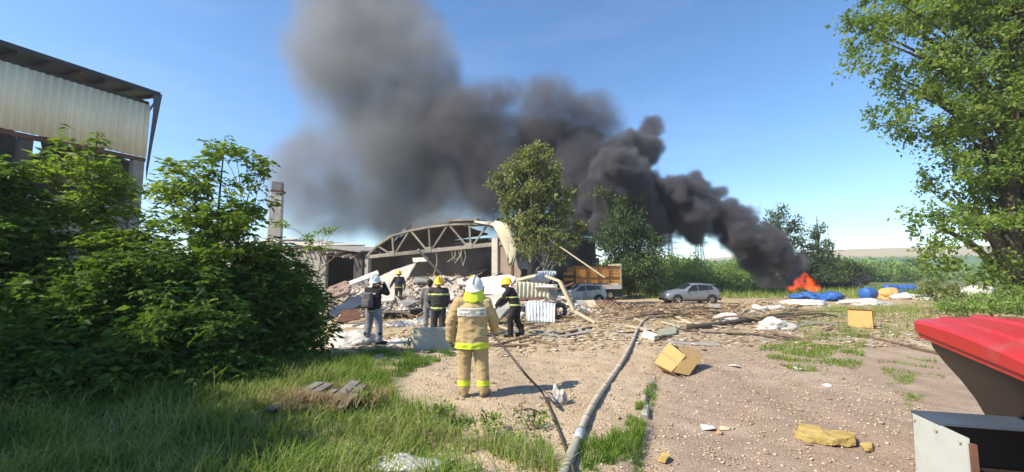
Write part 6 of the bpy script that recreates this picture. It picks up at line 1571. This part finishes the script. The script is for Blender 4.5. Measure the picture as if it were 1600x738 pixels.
def person(label, loc, rz, J, height=1.80, jacket=M_black, trousers=M_black, boots=M_boot, gloves=None, head_cover='helmet', hmat=M_hyel, bulk=1.0, stripes=(), stripe_mat=M_yel_d, hem=0.80, hem_w=None, cape=None, vox=0.013, seed=1, big=1.0, cuffs=None, head_yaw=0.0, head_pitch=0.0, group=None, leg_r=1.0):
    """J: joints in metres for a 1.80 m figure facing +Y"""
    s = height / 1.80
    t = thing('person', label, 'person', loc, rz, group)
    t.scale = (s, s, s)
    j = {k: Vector(v) for k, v in J.items()}
    B = bulk
    pel, che, nek, hd = j['pelvis'], j['chest'], j['neck'], j['head']
    sk, tr_, bo = 0, 1, 2
    caps = []
    def C(a, b_, ra, rb, m, ell=None): caps.append((a, b_, ra, rb, ell, m) if ell else (a, b_, ra, rb, None, m))
    fw = Vector((-math.sin(head_yaw), math.cos(head_yaw), -math.sin(-head_pitch) * 0))
    C(hd + V3(0, -.012, .03), hd + V3(0, .0, .02), .098, .098, sk); C(hd + fw * .03 + V3(0, 0, -.06), hd + fw * .05 + V3(0, 0, -.085), .062, .045, sk)
    C(hd + fw * .098 + V3(0, 0, .015), hd + fw * .118 + V3(0, 0, -.02), .012, .018, sk)                         # nose
    C(hd + fw * .09 + V3(0, 0, -.058), hd + fw * .092 + V3(0, 0, -.062), .018, .018, sk)                        # mouth
    sd = Vector((fw.y, -fw.x, 0))
    for q_ in (-1, 1): C(hd + sd * (.098 * q_) + V3(0, 0, .02), hd + sd * (.102 * q_) + V3(0, 0, -.02), .018, .012, sk)   # ears
    C(nek + V3(0, 0, -.06), hd + V3(0, 0, -.07), .062, .056, sk)
    ty_ = ((0, 1, 0), 0.66)
    C(pel, che, .155, .165, tr_, ty_); C(che, nek + V3(0, 0, -.06), .165, .09, tr_, ty_)
    for sfx, q_ in (('L', -1), ('R', 1)):
        sh, el, wr = j['sh' + sfx], j['el' + sfx], j['wr' + sfx]
        C(che.lerp(nek, .5), sh, .08, .062, tr_); C(sh, el, .056, .045, tr_); C(el, wr, .044, .032, sk)
        d = (wr - el).normalized(); pn = j.get('palm' + sfx, V3(-q_, .3, 0))
        for c_ in hand_caps(wr + d * .01, d, pn, q_): C(c_[0], c_[1], c_[2] * 1.08, c_[3] * 1.08, sk)
        hp_, kn, an, toe = j['hip' + sfx], j['kn' + sfx], j['an' + sfx], j['toe' + sfx]
        lr = leg_r * (0.9 + .1 * B)
        C(pel + V3(0, 0, -.02), hp_, .13, .11 * lr, tr_); C(hp_, kn, .108 * lr, .082 * lr, tr_); C(kn, an + V3(0, 0, .06), .084 * lr, .072 * lr, tr_)
        C(an + V3(0, 0, .22), an, .066 * lr, .058, bo); C(an + V3(0, 0, -.02), toe, .056, .045, bo)
        C(an + V3(0, -.0, -.03), an + (an - toe).normalized() * .05 + V3(0, 0, -.035), .05, .042, bo)
    me = remeshed(caps, vox, 3)
    n = len(me.polygons); ce = np.zeros(n * 3, np.float32); me.polygons.foreach_get('center', ce); ce = ce.reshape(-1, 3)
    best = np.full(n, 1e9); mi = np.zeros(n, np.int32)
    for a, b_, ra, rb, _, m in caps:
        a_, d_ = np.array(a), np.array(b_ - a); L2 = (d_ * d_).sum() + 1e-9
        u = np.clip(((ce - a_) @ d_) / L2, 0, 1); dist = np.linalg.norm(ce - a_ - u[:, None] * d_, axis=1) - (ra + (rb - ra) * u)
        w = dist < best; best[w] = dist[w]; mi[w] = m
    # gloves
    mats = [M_skin, trousers, boots]
    if gloves:
        mats.append(gloves)
        for sfx in 'LR':
            wr = np.array(j['wr' + sfx]); near = (np.linalg.norm(ce - wr, axis=1) < .24) & (mi == 0); mi[near] = 3
    for k in range(n): pass
    wrinkle(me, 0.008, 9, seed)
    body = put_mesh('body', me, mats, t)
    me.polygons.foreach_set('material_index', mi)
    # jacket
    hw = hem_w or .20 * B
    jc = []
    top = V3(0, 0, 0)
    lo = pel + V3(0, 0, hem - pel.z) 
    jc += [(lo, pel.lerp(che, .5), hw, .19 * B, ty_), (pel.lerp(che, .5), che, .19 * B, .205 * B, ty_), (che, nek + V3(0, 0, -.085), .20 * B, .10, ty_), (nek + V3(0, -.01, -.08), nek + V3(0, 0, -.02), .088, .080)]
    for sfx in 'LR':
        sh, el, wr = j['sh' + sfx], j['el' + sfx], j['wr' + sfx]
        jc += [(che.lerp(nek, .55), sh, .10, .082 * B), (sh, el, .080 * B, .066 * B), (el, wr, .068 * B, .056 * B)]
    mj = remeshed(jc, vox * 1.15, 3)
    bm = bmesh.new(); bm.from_mesh(mj)
    bmesh.ops.bisect_plane(bm, geom=list(bm.verts) + list(bm.edges) + list(bm.faces), plane_co=(0, 0, hem), plane_no=(0, 0, -1), clear_outer=False)
    armk = [np.array(j['wr' + sfx]) for sfx in 'LR']
    bmesh.ops.delete(bm, geom=[f_ for f_ in bm.faces if f_.calc_center_median().z < hem - 1e-4 and min(np.linalg.norm(np.array(f_.calc_center_median()) - w) for w in armk) > .17], context='FACES')
    bm.to_mesh(mj); bm.free()
    mj.polygons.foreach_set('use_smooth', [True] * len(mj.polygons))
    wrinkle(mj, 0.017 * (1 if B > 1.1 else .6), 7, seed + 9)
    jo = put_mesh('jacket', mj, jacket, t)
    torso = lambda c_: abs(c_.x - pel.x) < .26 * B and abs(c_.y - che.y) < .28
    for (z, half) in stripes:
        band(mj, (0, 0, z), (0, 0, 1), half, stripe_mat, t, torso)
    if cuffs:
        for sfx in 'LR':
            an, kn = j['an' + sfx], j['kn' + sfx]; d = (kn - an).normalized()
            band(me, an + d * .14, d, .04, cuffs, t, lambda c_, an=an: (c_ - an).length < .28 and abs(c_.x - an.x) < .16)
    if head_cover == 'helmet':
        helmet(t, hd + V3(0, 0, .035), hmat, head_yaw, head_pitch, big, cape)
    else:
        hh = remeshed([(hd + V3(0, -.02, .045), hd + V3(0, -.01, .03), .103, .10), (hd + V3(0, -.05, -.01), hd + V3(0, -.045, -.04), .08, .07)], .014, 2); put_mesh('hair', hh, M_hair, t)
    return t, jo, mj, j
def stand(arms=None, **kw):
    J = dict(pelvis=(0, 0, .96), chest=(0, -.01, 1.27), neck=(0, 0, 1.50), head=(0, .02, 1.655), shL=(-.20, 0, 1.43), shR=(.20, 0, 1.43), elL=(-.26, -.02, 1.14), elR=(.26, -.02, 1.14), wrL=(-.27, .06, .90), wrR=(.27, .06, .90),
             hipL=(-.10, 0, .90), hipR=(.10, 0, .90), knL=(-.12, .02, .50), knR=(.12, .02, .50), anL=(-.13, -.01, .08), anR=(.13, -.01, .08), toeL=(-.15, .17, .045), toeR=(.15, .17, .045))
    J.update(kw); return J
def at(px, py): return G(px, py)
# 1 tan-suited firefighter with the hose
g = G(737, 620)
J = stand(elL=(-.335, -.02, 1.15), wrL=(-.345, .03, .88), elR=(.335, .06, 1.17), wrR=(.335, .24, 1.00), hipL=(-.11, 0, .90), hipR=(.12, 0, .90), knL=(-.125, .03, .48), knR=(.155, .02, .48), anL=(-.12, 0, .075), anR=(.185, 0, .075), toeL=(-.19, .16, .04), toeR=(.25, .15, .04), shL=(-.215, 0, 1.43), shR=(.215, 0, 1.43), palmL=(1, .3, 0), palmR=(-1, .2, -.2), head=(.03, .03, 1.665), neck=(.01, .01, 1.51))
t, jo, mj, j = person('firefighter in tan suit and white helmet seen from behind, holding a hose', g, R(0), J, 1.82, M_tan, M_tan, M_boot_tan, M_glove_tan, 'helmet', M_hwhite, 1.22, [(0.795, .045)], M_yel, 0.745, .262, M_yel, .0105, 3, 1.06, cuffs=M_yel, head_yaw=R(-8), head_pitch=R(6), leg_r=1.25)
from mathutils.bvhtree import BVHTree
bm = bmesh.new(); bm.from_mesh(mj); bvh = BVHTree.FromBMesh(bm); bm.free()
def back_y(x, z):
    h_, _, _, _ = bvh.ray_cast(V3(x, -1.0, z), V3(0, 1, 0)); return h_.y if h_ else -.15
vv = []; nxp, nzp = 22, 9
for k in range(nzp + 1):
    for i in range(nxp + 1):
        x = -.225 + .45 * i / nxp; z = 1.245 + .128 * k / nzp; vv.append((x, back_y(x, z) - .010, z))
mb = MB(); mb.add(vv, [(k * (nxp + 1) + i, k * (nxp + 1) + i + 1, (k + 1) * (nxp + 1) + i + 1, (k + 1) * (nxp + 1) + i) for k in range(nzp) for i in range(nxp)])
o = mb.build('back_patch', M_silver, t, smooth=True); o.modifiers.new('t', 'SOLIDIFY').thickness = .004
def lettering(txt, zc, hgt_, width):
    cu = bpy.data.curves.new('lettering', 'FONT'); cu.body = txt; cu.align_x = 'CENTER'; cu.align_y = 'CENTER'; cu.size = hgt_; cu.resolution_u = 2
    ob = bpy.data.objects.new('tmp_text', cu); COL.objects.link(ob)
    dg = bpy.context.evaluated_depsgraph_get(); me = bpy.data.meshes.new_from_object(ob.evaluated_get(dg)); bpy.data.objects.remove(ob); bpy.data.curves.remove(cu)
    xs_ = [v.co.x for v in me.vertices]; sc = width / (max(xs_) - min(xs_))
    for v in me.vertices:
        x, z = v.co.x * sc, zc + v.co.y; v.co = V3(x, back_y(x, z) - .018, z)
    put_mesh('lettering', me, M_text, t)
lettering('ПОЖАРНАЯ ОХРАНА', 1.342, .050, .41)
lettering('МЧС РОССИИ', 1.280, .055, .38)
tag(t, None, None)
# 2 rescuer with backpack, raising a phone to the face
g = G(582, 539)
J = stand(shL=(-.19, 0, 1.43), shR=(.19, .02, 1.44), elL=(-.27, .16, 1.30), elR=(.30, .16, 1.36), wrL=(-.08, .30, 1.52), wrR=(.12, .30, 1.56), anL=(-.17, -.02, .08), anR=(.19, .0, .08), toeL=(-.20, .14, .045), toeR=(.30, .14, .045), knL=(-.14, .03, .5), knR=(.16, .03, .5), palmL=(1, 0, 0), palmR=(-1, 0, 0), head=(0, .03, 1.66))
t2, jo, mj2, j2 = person('rescuer in black jacket, grey trousers and white helmet photographing the ruin', g, R(-12), J, 1.83, M_black, M_grey, M_boot, None, 'helmet', M_hwhite, 1.08, [(0.90, .014)], M_yel_d, 0.87, .20, None, .013, 5, 1.05, leg_r=1.12)
bpk = thing('backpack', 'grey backpack on the back of the rescuer in black jacket', 'backpack', g + Vector((-.09, -.20, 1.17)), R(-12))
def soft_box(name, size, mat, parent, loc=(0, 0, 0), bev=0.05):
    o = MB().box(loc, size).build(name, mat, parent); md = o.modifiers.new('b', 'BEVEL'); md.width = bev; md.segments = 3; o.data.polygons.foreach_set('use_smooth', [True] * len(o.data.polygons)); return o
M_pack = cloth('pack_cloth', (0.10, 0.09, 0.095), (0.14, 0.125, 0.13))
soft_box('main_bag', (.30, .15, .42), M_pack, bpk, (-.02, 0, .04), .06); soft_box('front_pocket', (.22, .06, .20), M_greyj, bpk, (-.02, -.09, -.04), .025)
for x in (-.11, .09): MB().tube(catmull([(x, .06, .24), (x, .16, .29), (x, .30, .24), (x, .33, .08)], 4), .018, 6, squash=.5).build('strap', M_char, bpk, smooth=True)
ph = thing('phone', 'phone held up by the rescuer in black jacket', 'phone', t2.matrix_basis @ V3(.03, .40, 1.62), R(-12)); MB().box((0, 0, 0), (.15, .009, .075)).build('case', M_boot, ph, bevel=.003)
tag_w = MB().box((.10, -.185, 1.36), (.10, .006, .03)).build('white_tag', M_silver, t2)
# 3 firefighter with yellow helmet, back turned, behind the grey sheet
g = P(684, 545, 12.2); g.z = h1(g.x, 12.2)
person('firefighter in dark suit with two yellow back stripes and yellow helmet', g, R(4), stand(elL=(-.27, .06, 1.15), wrL=(-.20, .20, .98), elR=(.27, .06, 1.15), wrR=(.20, .20, .98)), 1.80, M_char, M_char, M_boot, M_glove, 'helmet', M_hyel, 1.15, [(1.33, .022), (0.93, .024)], M_yel_d, 0.84, .215, None, .014, 11, 1.08, leg_r=1.15)
# 4 bareheaded person in grey behind
g = P(670, 540, 13.4); g.z = h1(g.x, 13.4)
person('bareheaded person in grey clothes half hidden behind the striped firefighter', g, R(-10), stand(), 1.76, M_greyj, M_grey, M_boot, None, 'hair', M_hyel, 1.02, [], M_yel_d, 0.86, None, None, .015, 13)
# 5 firefighter farther away on the rubble
g = P(622, 488, 22.6); g.z = float(MH(g.x, 22.6)) + 0.02
person('small far firefighter in dark suit and yellow helmet beside the pointed slab', g, R(-165), stand(elL=(-.30, .02, 1.16), wrL=(-.32, .10, .92), elR=(.34, -.02, 1.18), wrR=(.42, .08, 1.02)), 1.80, M_char, M_char, M_boot, M_glove, 'helmet', M_hyel, 1.1, [(0.95, .02)], M_yel_d, 0.86, None, None, .016, 17, 1.05)
# 6 firefighter mostly hidden behind the tan-suited one
g = P(737, 540, 13.0); g.z = h1(g.x, 13.0)
person('firefighter with yellow helmet mostly hidden behind the white helmet', g, R(-35), stand(elR=(.30, .10, 1.20), wrR=(.30, .28, 1.10)), 1.80, M_black, M_black, M_boot, M_glove, 'helmet', M_hyel, 1.15, [(0.93, .022)], M_yel_d, 0.86, None, None, .015, 19, 1.06)
# 7 firefighter walking to the left, bent forward, carrying the edge of a board
g = G(806, 527)
J = stand(pelvis=(0, -.06, .95), chest=(0, .08, 1.23), neck=(0, .16, 1.44), head=(0, .24, 1.575), shL=(-.19, .13, 1.38), shR=(.19, .13, 1.38), elL=(-.24, .28, 1.16), elR=(.25, .26, 1.16), wrL=(-.20, .46, 1.00), wrR=(.20, .44, .98),
          hipL=(-.09, -.05, .90), hipR=(.09, -.05, .90), knL=(-.10, .10, .50), knR=(.11, -.06, .50), anL=(-.10, .08, .085), anR=(.11, -.20, .12), toeL=(-.11, .27, .045), toeR=(.12, -.04, .045), palmL=(1, 0, -.5), palmR=(-1, 0, -.5))
person('firefighter in dark suit walking left, bent forward, yellow helmet', g + Vector((-.05, 0, 0)), R(72), J, 1.84, M_black, M_black, M_boot, M_glove, 'helmet', M_hyel, 1.12, [(1.20, .02), (0.97, .024)], M_yel_d, 0.86, .21, None, .013, 23, 1.08, cuffs=None, head_pitch=R(-14), leg_r=1.12)
# ------------------------------------------------------------------ smoke and flames: voxel volumes filled from a density field
def vnoise(shape_pts, freq, seed):
    """smooth value noise at points (n,3)"""
    r = np.random.default_rng(seed)
    T = r.random((32, 32, 32)).astype(np.float32)
    q = shape_pts * freq
    i = np.floor(q).astype(np.int64); f = (q - i).astype(np.float32); f = f * f * (3 - 2 * f)
    i0 = i & 31; i1 = (i + 1) & 31
    def t(a, b, c): return T[a, b, c]
    x0, y0, z0 = i0.T; x1, y1, z1 = i1.T; fx, fy, fz = f.T
    c00 = t(x0, y0, z0) * (1 - fx) + t(x1, y0, z0) * fx; c10 = t(x0, y1, z0) * (1 - fx) + t(x1, y1, z0) * fx
    c01 = t(x0, y0, z1) * (1 - fx) + t(x1, y0, z1) * fx; c11 = t(x0, y1, z1) * (1 - fx) + t(x1, y1, z1) * fx
    c0 = c00 * (1 - fy) + c10 * fy; c1 = c01 * (1 - fy) + c11 * fy
    return c0 * (1 - fz) + c1 * fz
def fbm(p, freq, octs, seed, billow=False, gain=0.5):
    s = 0; a = 1.0; tot = 0
    for k in range(octs):
        n = vnoise(p + 13.7 * k, freq * 2 ** k, seed + k)
        n = np.abs(2 * n - 1) if billow else 2 * n - 1
        s = s + a * n; tot += a; a *= gain
    return s / tot
def voxel_volume(name, lo, hi, vox, dens_fn, mat):
    lo = np.array(lo, float); hi = np.array(hi, float)
    n = np.maximum(2, np.round((hi - lo) / vox).astype(int) + 1)
    hi = lo + (n - 1) * vox
    ax = [np.linspace(lo[k], hi[k], n[k]) for k in range(3)]
    g = np.stack(np.meshgrid(*ax, indexing='ij'), -1).reshape(-1, 3).astype(np.float32)   # index = (ix*ny+iy)*nz+iz
    d = dens_fn(g).astype(np.float32)
    me = bpy.data.meshes.new(name + '_samples')
    me.vertices.add(len(d))
    a = me.attributes.new('dens', 'FLOAT', 'POINT'); a.data.foreach_set('value', d)
    o = bpy.data.objects.new(name, me); COL.objects.link(o)
    ng = bpy.data.node_groups.new(name + '_field', 'GeometryNodeTree')
    ng.interface.new_socket('Geometry', in_out='INPUT', socket_type='NodeSocketGeometry')
    ng.interface.new_socket('Geometry', in_out='OUTPUT', socket_type='NodeSocketGeometry')
    gi = ng.nodes.new('NodeGroupInput'); go = ng.nodes.new('NodeGroupOutput')
    L = ng.links.new
    pos = ng.nodes.new('GeometryNodeInputPosition')
    sub = ng.nodes.new('ShaderNodeVectorMath'); sub.operation = 'SUBTRACT'; L(pos.outputs[0], sub.inputs[0]); sub.inputs[1].default_value = lo
    mul = ng.nodes.new('ShaderNodeVectorMath'); mul.operation = 'SCALE'; L(sub.outputs[0], mul.inputs[0]); mul.inputs['Scale'].default_value = 1.0 / vox
    sx = ng.nodes.new('ShaderNodeSeparateXYZ'); L(mul.outputs[0], sx.inputs[0])
    def toint(s):
        m = ng.nodes.new('FunctionNodeFloatToInt'); m.rounding_mode = 'ROUND'; L(s, m.inputs[0]); return m.outputs[0]
    def imath(op, a_, b_):
        m = ng.nodes.new('FunctionNodeIntegerMath'); m.operation = op
        L(a_, m.inputs[0])
        if isinstance(b_, int): m.inputs[1].default_value = b_
        else: L(b_, m.inputs[1])
        return m.outputs[0]
    ix, iy, iz = (toint(sx.outputs[k]) for k in range(3))
    idx = imath('ADD', imath('MULTIPLY', imath('ADD', imath('MULTIPLY', ix, int(n[1])), iy), int(n[2])), iz)
    na = ng.nodes.new('GeometryNodeInputNamedAttribute'); na.data_type = 'FLOAT'; na.inputs[0].default_value = 'dens'
    si = ng.nodes.new('GeometryNodeSampleIndex'); si.data_type = 'FLOAT'; si.domain = 'POINT'; si.clamp = True
    L(gi.outputs[0], si.inputs[0]); L(na.outputs[0], si.inputs[1]); L(idx, si.inputs['Index'])
    vc = ng.nodes.new('GeometryNodeVolumeCube')
    L(si.outputs[0], vc.inputs['Density'])
    vc.inputs['Background'].default_value = 0.0
    vc.inputs['Min'].default_value = lo; vc.inputs['Max'].default_value = hi
    for k, s in enumerate('XYZ'): vc.inputs['Resolution ' + s].default_value = int(n[k])
    sm = ng.nodes.new('GeometryNodeSetMaterial'); sm.inputs['Material'].default_value = mat
    L(vc.outputs[0], sm.inputs[0]); L(sm.outputs[0], go.inputs[0])
    md = o.modifiers.new('field', 'NODES'); md.node_group = ng
    return o
def smoke_mat(name, col, dens, aniso=0.2):
    m, nt, out = new_mat(name)
    v = N(nt, 'ShaderNodeVolumePrincipled'); nt.links.new(v.outputs[0], out.inputs['Volume'])
    v.inputs['Color'].default_value = (*col, 1); v.inputs['Density'].default_value = dens
    v.inputs['Anisotropy'].default_value = aniso
    return m
def puffs_along(path, per, jit, seed):
    """path rows: px, py, radius_px, Y  -> centres, radii"""
    r = np.random.default_rng(seed); C = []; Rr = []
    for a, b in zip(path[:-1], path[1:]):
        for k in range(per):
            t = (k + r.random()) / per
            q = [a[i] * (1 - t) + b[i] * t for i in range(4)]
            rad = q[2] * q[3] / 640
            c = np.array(P(q[0], q[1], q[3])) + r.normal(0, jit * rad, 3)
            C.append(c); Rr.append(rad * r.uniform(0.38, 0.95))
    return np.array(C), np.array(Rr)
def sdf_puffs(g, C, Rr, k=0.5):
    """rounded union of balls; negative inside"""
    d = np.full(len(g), 1e3, np.float32)
    for c, r in zip(C, Rr):
        dd = np.sqrt(((g - c.astype(np.float32)) ** 2).sum(1)) - r
        h = np.clip(0.5 + 0.5 * (d - dd) / k, 0, 1)
        d = d * (1 - h) + dd * h - k * h * (1 - h)
    return d
PLUME = [(1250, 440, 14, 46), (1228, 420, 22, 46), (1192, 390, 31, 46), (1145, 360, 36, 46), (1105, 330, 40, 46.5), (1075, 312, 40, 47), (1035, 310, 42, 47.5),
         (985, 308, 54, 48), (945, 318, 58, 49), (918, 330, 46, 49)]
PLUME_B = [(985, 305, 48, 48), (975, 262, 40, 49), (990, 228, 32, 49)]
PLUME_C = [(930, 320, 50, 49), (905, 275, 48, 51), (880, 235, 44, 52), (862, 205, 36, 53)]
PLUME_D = [(905, 285, 62, 51), (828, 262, 72, 54), (770, 245, 70, 56), (725, 195, 66, 57), (685, 215, 70, 58), (735, 285, 70, 58)]
def warp(g, amp, freq, seed):
    return g + amp * np.stack([fbm(g, freq, 3, seed + 100 * k) for k in range(3)], -1).astype(np.float32)
def plume_density(g0):
    g = warp(g0, 1.5, 0.30, 301)
    A = [puffs_along(PLUME, 9, 0.5, 3), puffs_along(PLUME_B, 6, 0.40, 5), puffs_along(PLUME_C, 6, 0.40, 6)]
    C = np.concatenate([a[0] for a in A]); Rr = np.concatenate([a[1] for a in A])
    d1 = sdf_puffs(g, C, Rr, 0.35)
    C2, R2 = puffs_along(PLUME_D, 6, 0.5, 9); C3, R3 = puffs_along([(780, 250, 62, 55), (815, 238, 66, 54), (850, 240, 60, 53)], 6, 0.4, 19); C2 = np.concatenate([C2, C3]); R2 = np.concatenate([R2, R3])
    d2 = sdf_puffs(g, C2, R2, 1.2)
    b = fbm(g0, 0.45, 5, 21, True, 0.58); s = fbm(g0, 1.0, 3, 51)
    d1 = d1 + 1.9 * (b - 0.32) + 0.5 * s
    d2 = d2 + 2.2 * (b - 0.30) + 1.0 * s
    den = 1.0 * np.clip(-d1 / 0.55, 0, 1) ** 1.2
    den2 = 0.26 * np.clip(-d2 / 2.0, 0, 1) * np.clip(0.55 + 1.6 * (b - 0.2) + 0.8 * s, 0.1, 1.6)
    return np.maximum(den, den2)
CLOUD = [(725, 300, 80, 60), (650, 290, 115, 62), (615, 220, 135, 63), (592, 120, 128, 63), (580, 0, 120, 63), (572, -130, 125, 63)]
def cloud_density(g0):
    g = warp(g0, 4.0, 0.10, 401)
    C, Rr = puffs_along(CLOUD, 7, 0.38, 31)
    C2, R2 = puffs_along([(740, 335, 52, 58), (670, 332, 62, 58), (610, 310, 62, 60)], 5, 0.4, 33)
    C = np.concatenate([C, C2]); Rr = np.concatenate([Rr, R2])
    bb = fbm(g0, 0.15, 5, 41, True, 0.62)
    d = sdf_puffs(g, C, Rr, 2.5) + 4.6 * (bb - 0.3) + 1.6 * fbm(g0, 0.3, 4, 45)
    return np.clip(-d / 3.2, 0, 1) ** 1.1 * np.clip(0.45 + 2.0 * (bb - 0.15) + 0.9 * fbm(g, 0.22, 4, 47), 0.12, 2.0)
m_plume = smoke_mat('thick_smoke', (0.25, 0.24, 0.255), 1.9)
m_cloud = smoke_mat('thin_smoke', (0.39, 0.39, 0.405), 0.23)
o = voxel_volume('smoke', (-14, 39, 0.5), (34, 66, 26), 0.25, plume_density, m_plume)
tag(o, 'thick dark grey smoke plume streaming up from the fire', 'smoke', kind='stuff')
o = voxel_volume('smoke', (-44, 46, 3), (5, 80, 62), 0.6, cloud_density, m_cloud)
tag(o, 'thin grey smoke cloud hanging over the ruined hangar', 'smoke', kind='stuff')

# smoke drifting inside the open hangar
def hangar_density(g):
    C = np.array([P(620, 415, 40), P(660, 400, 38), P(700, 405, 37), P(740, 400, 36), P(690, 380, 38), P(650, 425, 37), P(720, 420, 35), P(765, 395, 36), P(600, 390, 41), P(700, 350, 40), P(660, 355, 41), P(740, 350, 40)], float)
    d = sdf_puffs(g, C, np.array([2.0, 2.4, 2.4, 2.2, 2.2, 1.6, 1.8, 1.6, 1.6, 1.8, 1.8, 1.8]), 1.0) + 1.6 * (fbm(g, 0.4, 4, 71, True) - 0.3)
    return np.clip(-d / 2.0, 0, 1)
o = voxel_volume('smoke', (-16, 31.5, 0), (2, 46, 10), 0.4, hangar_density, smoke_mat('hangar_smoke', (0.60, 0.58, 0.56), 0.24))
tag(o, 'grey smoke drifting inside the open hangar', 'smoke', kind='stuff')
# flames
def fire_density(g):
    r = np.random.default_rng(4); C = []; Rr = []
    base = np.array(P(1254, 456, 44))
    for k in range(34):
        u = r.normal(0, 0.42); h = max(0.0, 1 - u * u) * r.uniform(0.1, 1.0)
        C.append(base + np.array([u * 1.45 + 0.25 * h, r.uniform(-.4, .4), 0.1 + 1.85 * h])); Rr.append(0.36 * (1 - 0.6 * h) + 0.08)
    d = sdf_puffs(g, np.array(C), np.array(Rr), 0.15) + 0.75 * (fbm(g * np.array([1, 1, 0.5], np.float32), 1.7, 5, 81, True, 0.65) - 0.25)
    return np.clip(-d / 0.6, 0, 1)
fm, nt, out = new_mat('flames')
v = N(nt, 'ShaderNodeVolumePrincipled'); nt.links.new(v.outputs[0], out.inputs['Volume'])
v.inputs['Color'].default_value = (0.1, 0.03, 0.01, 1); v.inputs['Density'].default_value = 2.0
at_ = N(nt, 'ShaderNodeAttribute'); at_.attribute_name = 'density'
ml = N(nt, 'ShaderNodeMath', operation='MULTIPLY'); nt.links.new(at_.outputs['Fac'], ml.inputs[0]); ml.inputs[1].default_value = 3.0
nt.links.new(ml.outputs[0], v.inputs['Emission Strength']); nt.links.new(ramp(nt, at_.outputs['Fac'], [(0.15, (1.0, 0.09, 0.015)), (0.55, (1.0, 0.17, 0.03)), (0.95, (1.0, 0.42, 0.10))]), v.inputs['Emission Color'])
b0 = P(1250, 456, 44)
o = voxel_volume('fire', (b0.x - 2.2, 43, b0.z - 0.4), (b0.x + 2.4, 45, b0.z + 2.8), 0.09, fire_density, fm)
tag(o, 'orange flames burning in the rubbish heap at the foot of the smoke', 'fire', kind='stuff')

# ------------------------------------------------------------------ thin haze in the air over the whole place
hz = MB().box((0, 260, 37), (1400, 620, 76)).build('haze')
hz_m, nt, out = new_mat('haze_air')
v = N(nt, 'ShaderNodeVolumePrincipled'); nt.links.new(v.outputs[0], out.inputs['Volume'])
v.inputs['Color'].default_value = (0.86, 0.92, 1.0, 1); v.inputs['Density'].default_value = 0.0006; v.inputs['Anisotropy'].default_value = 0.3
hz.data.materials.append(hz_m); tag(hz, kind='stuff')
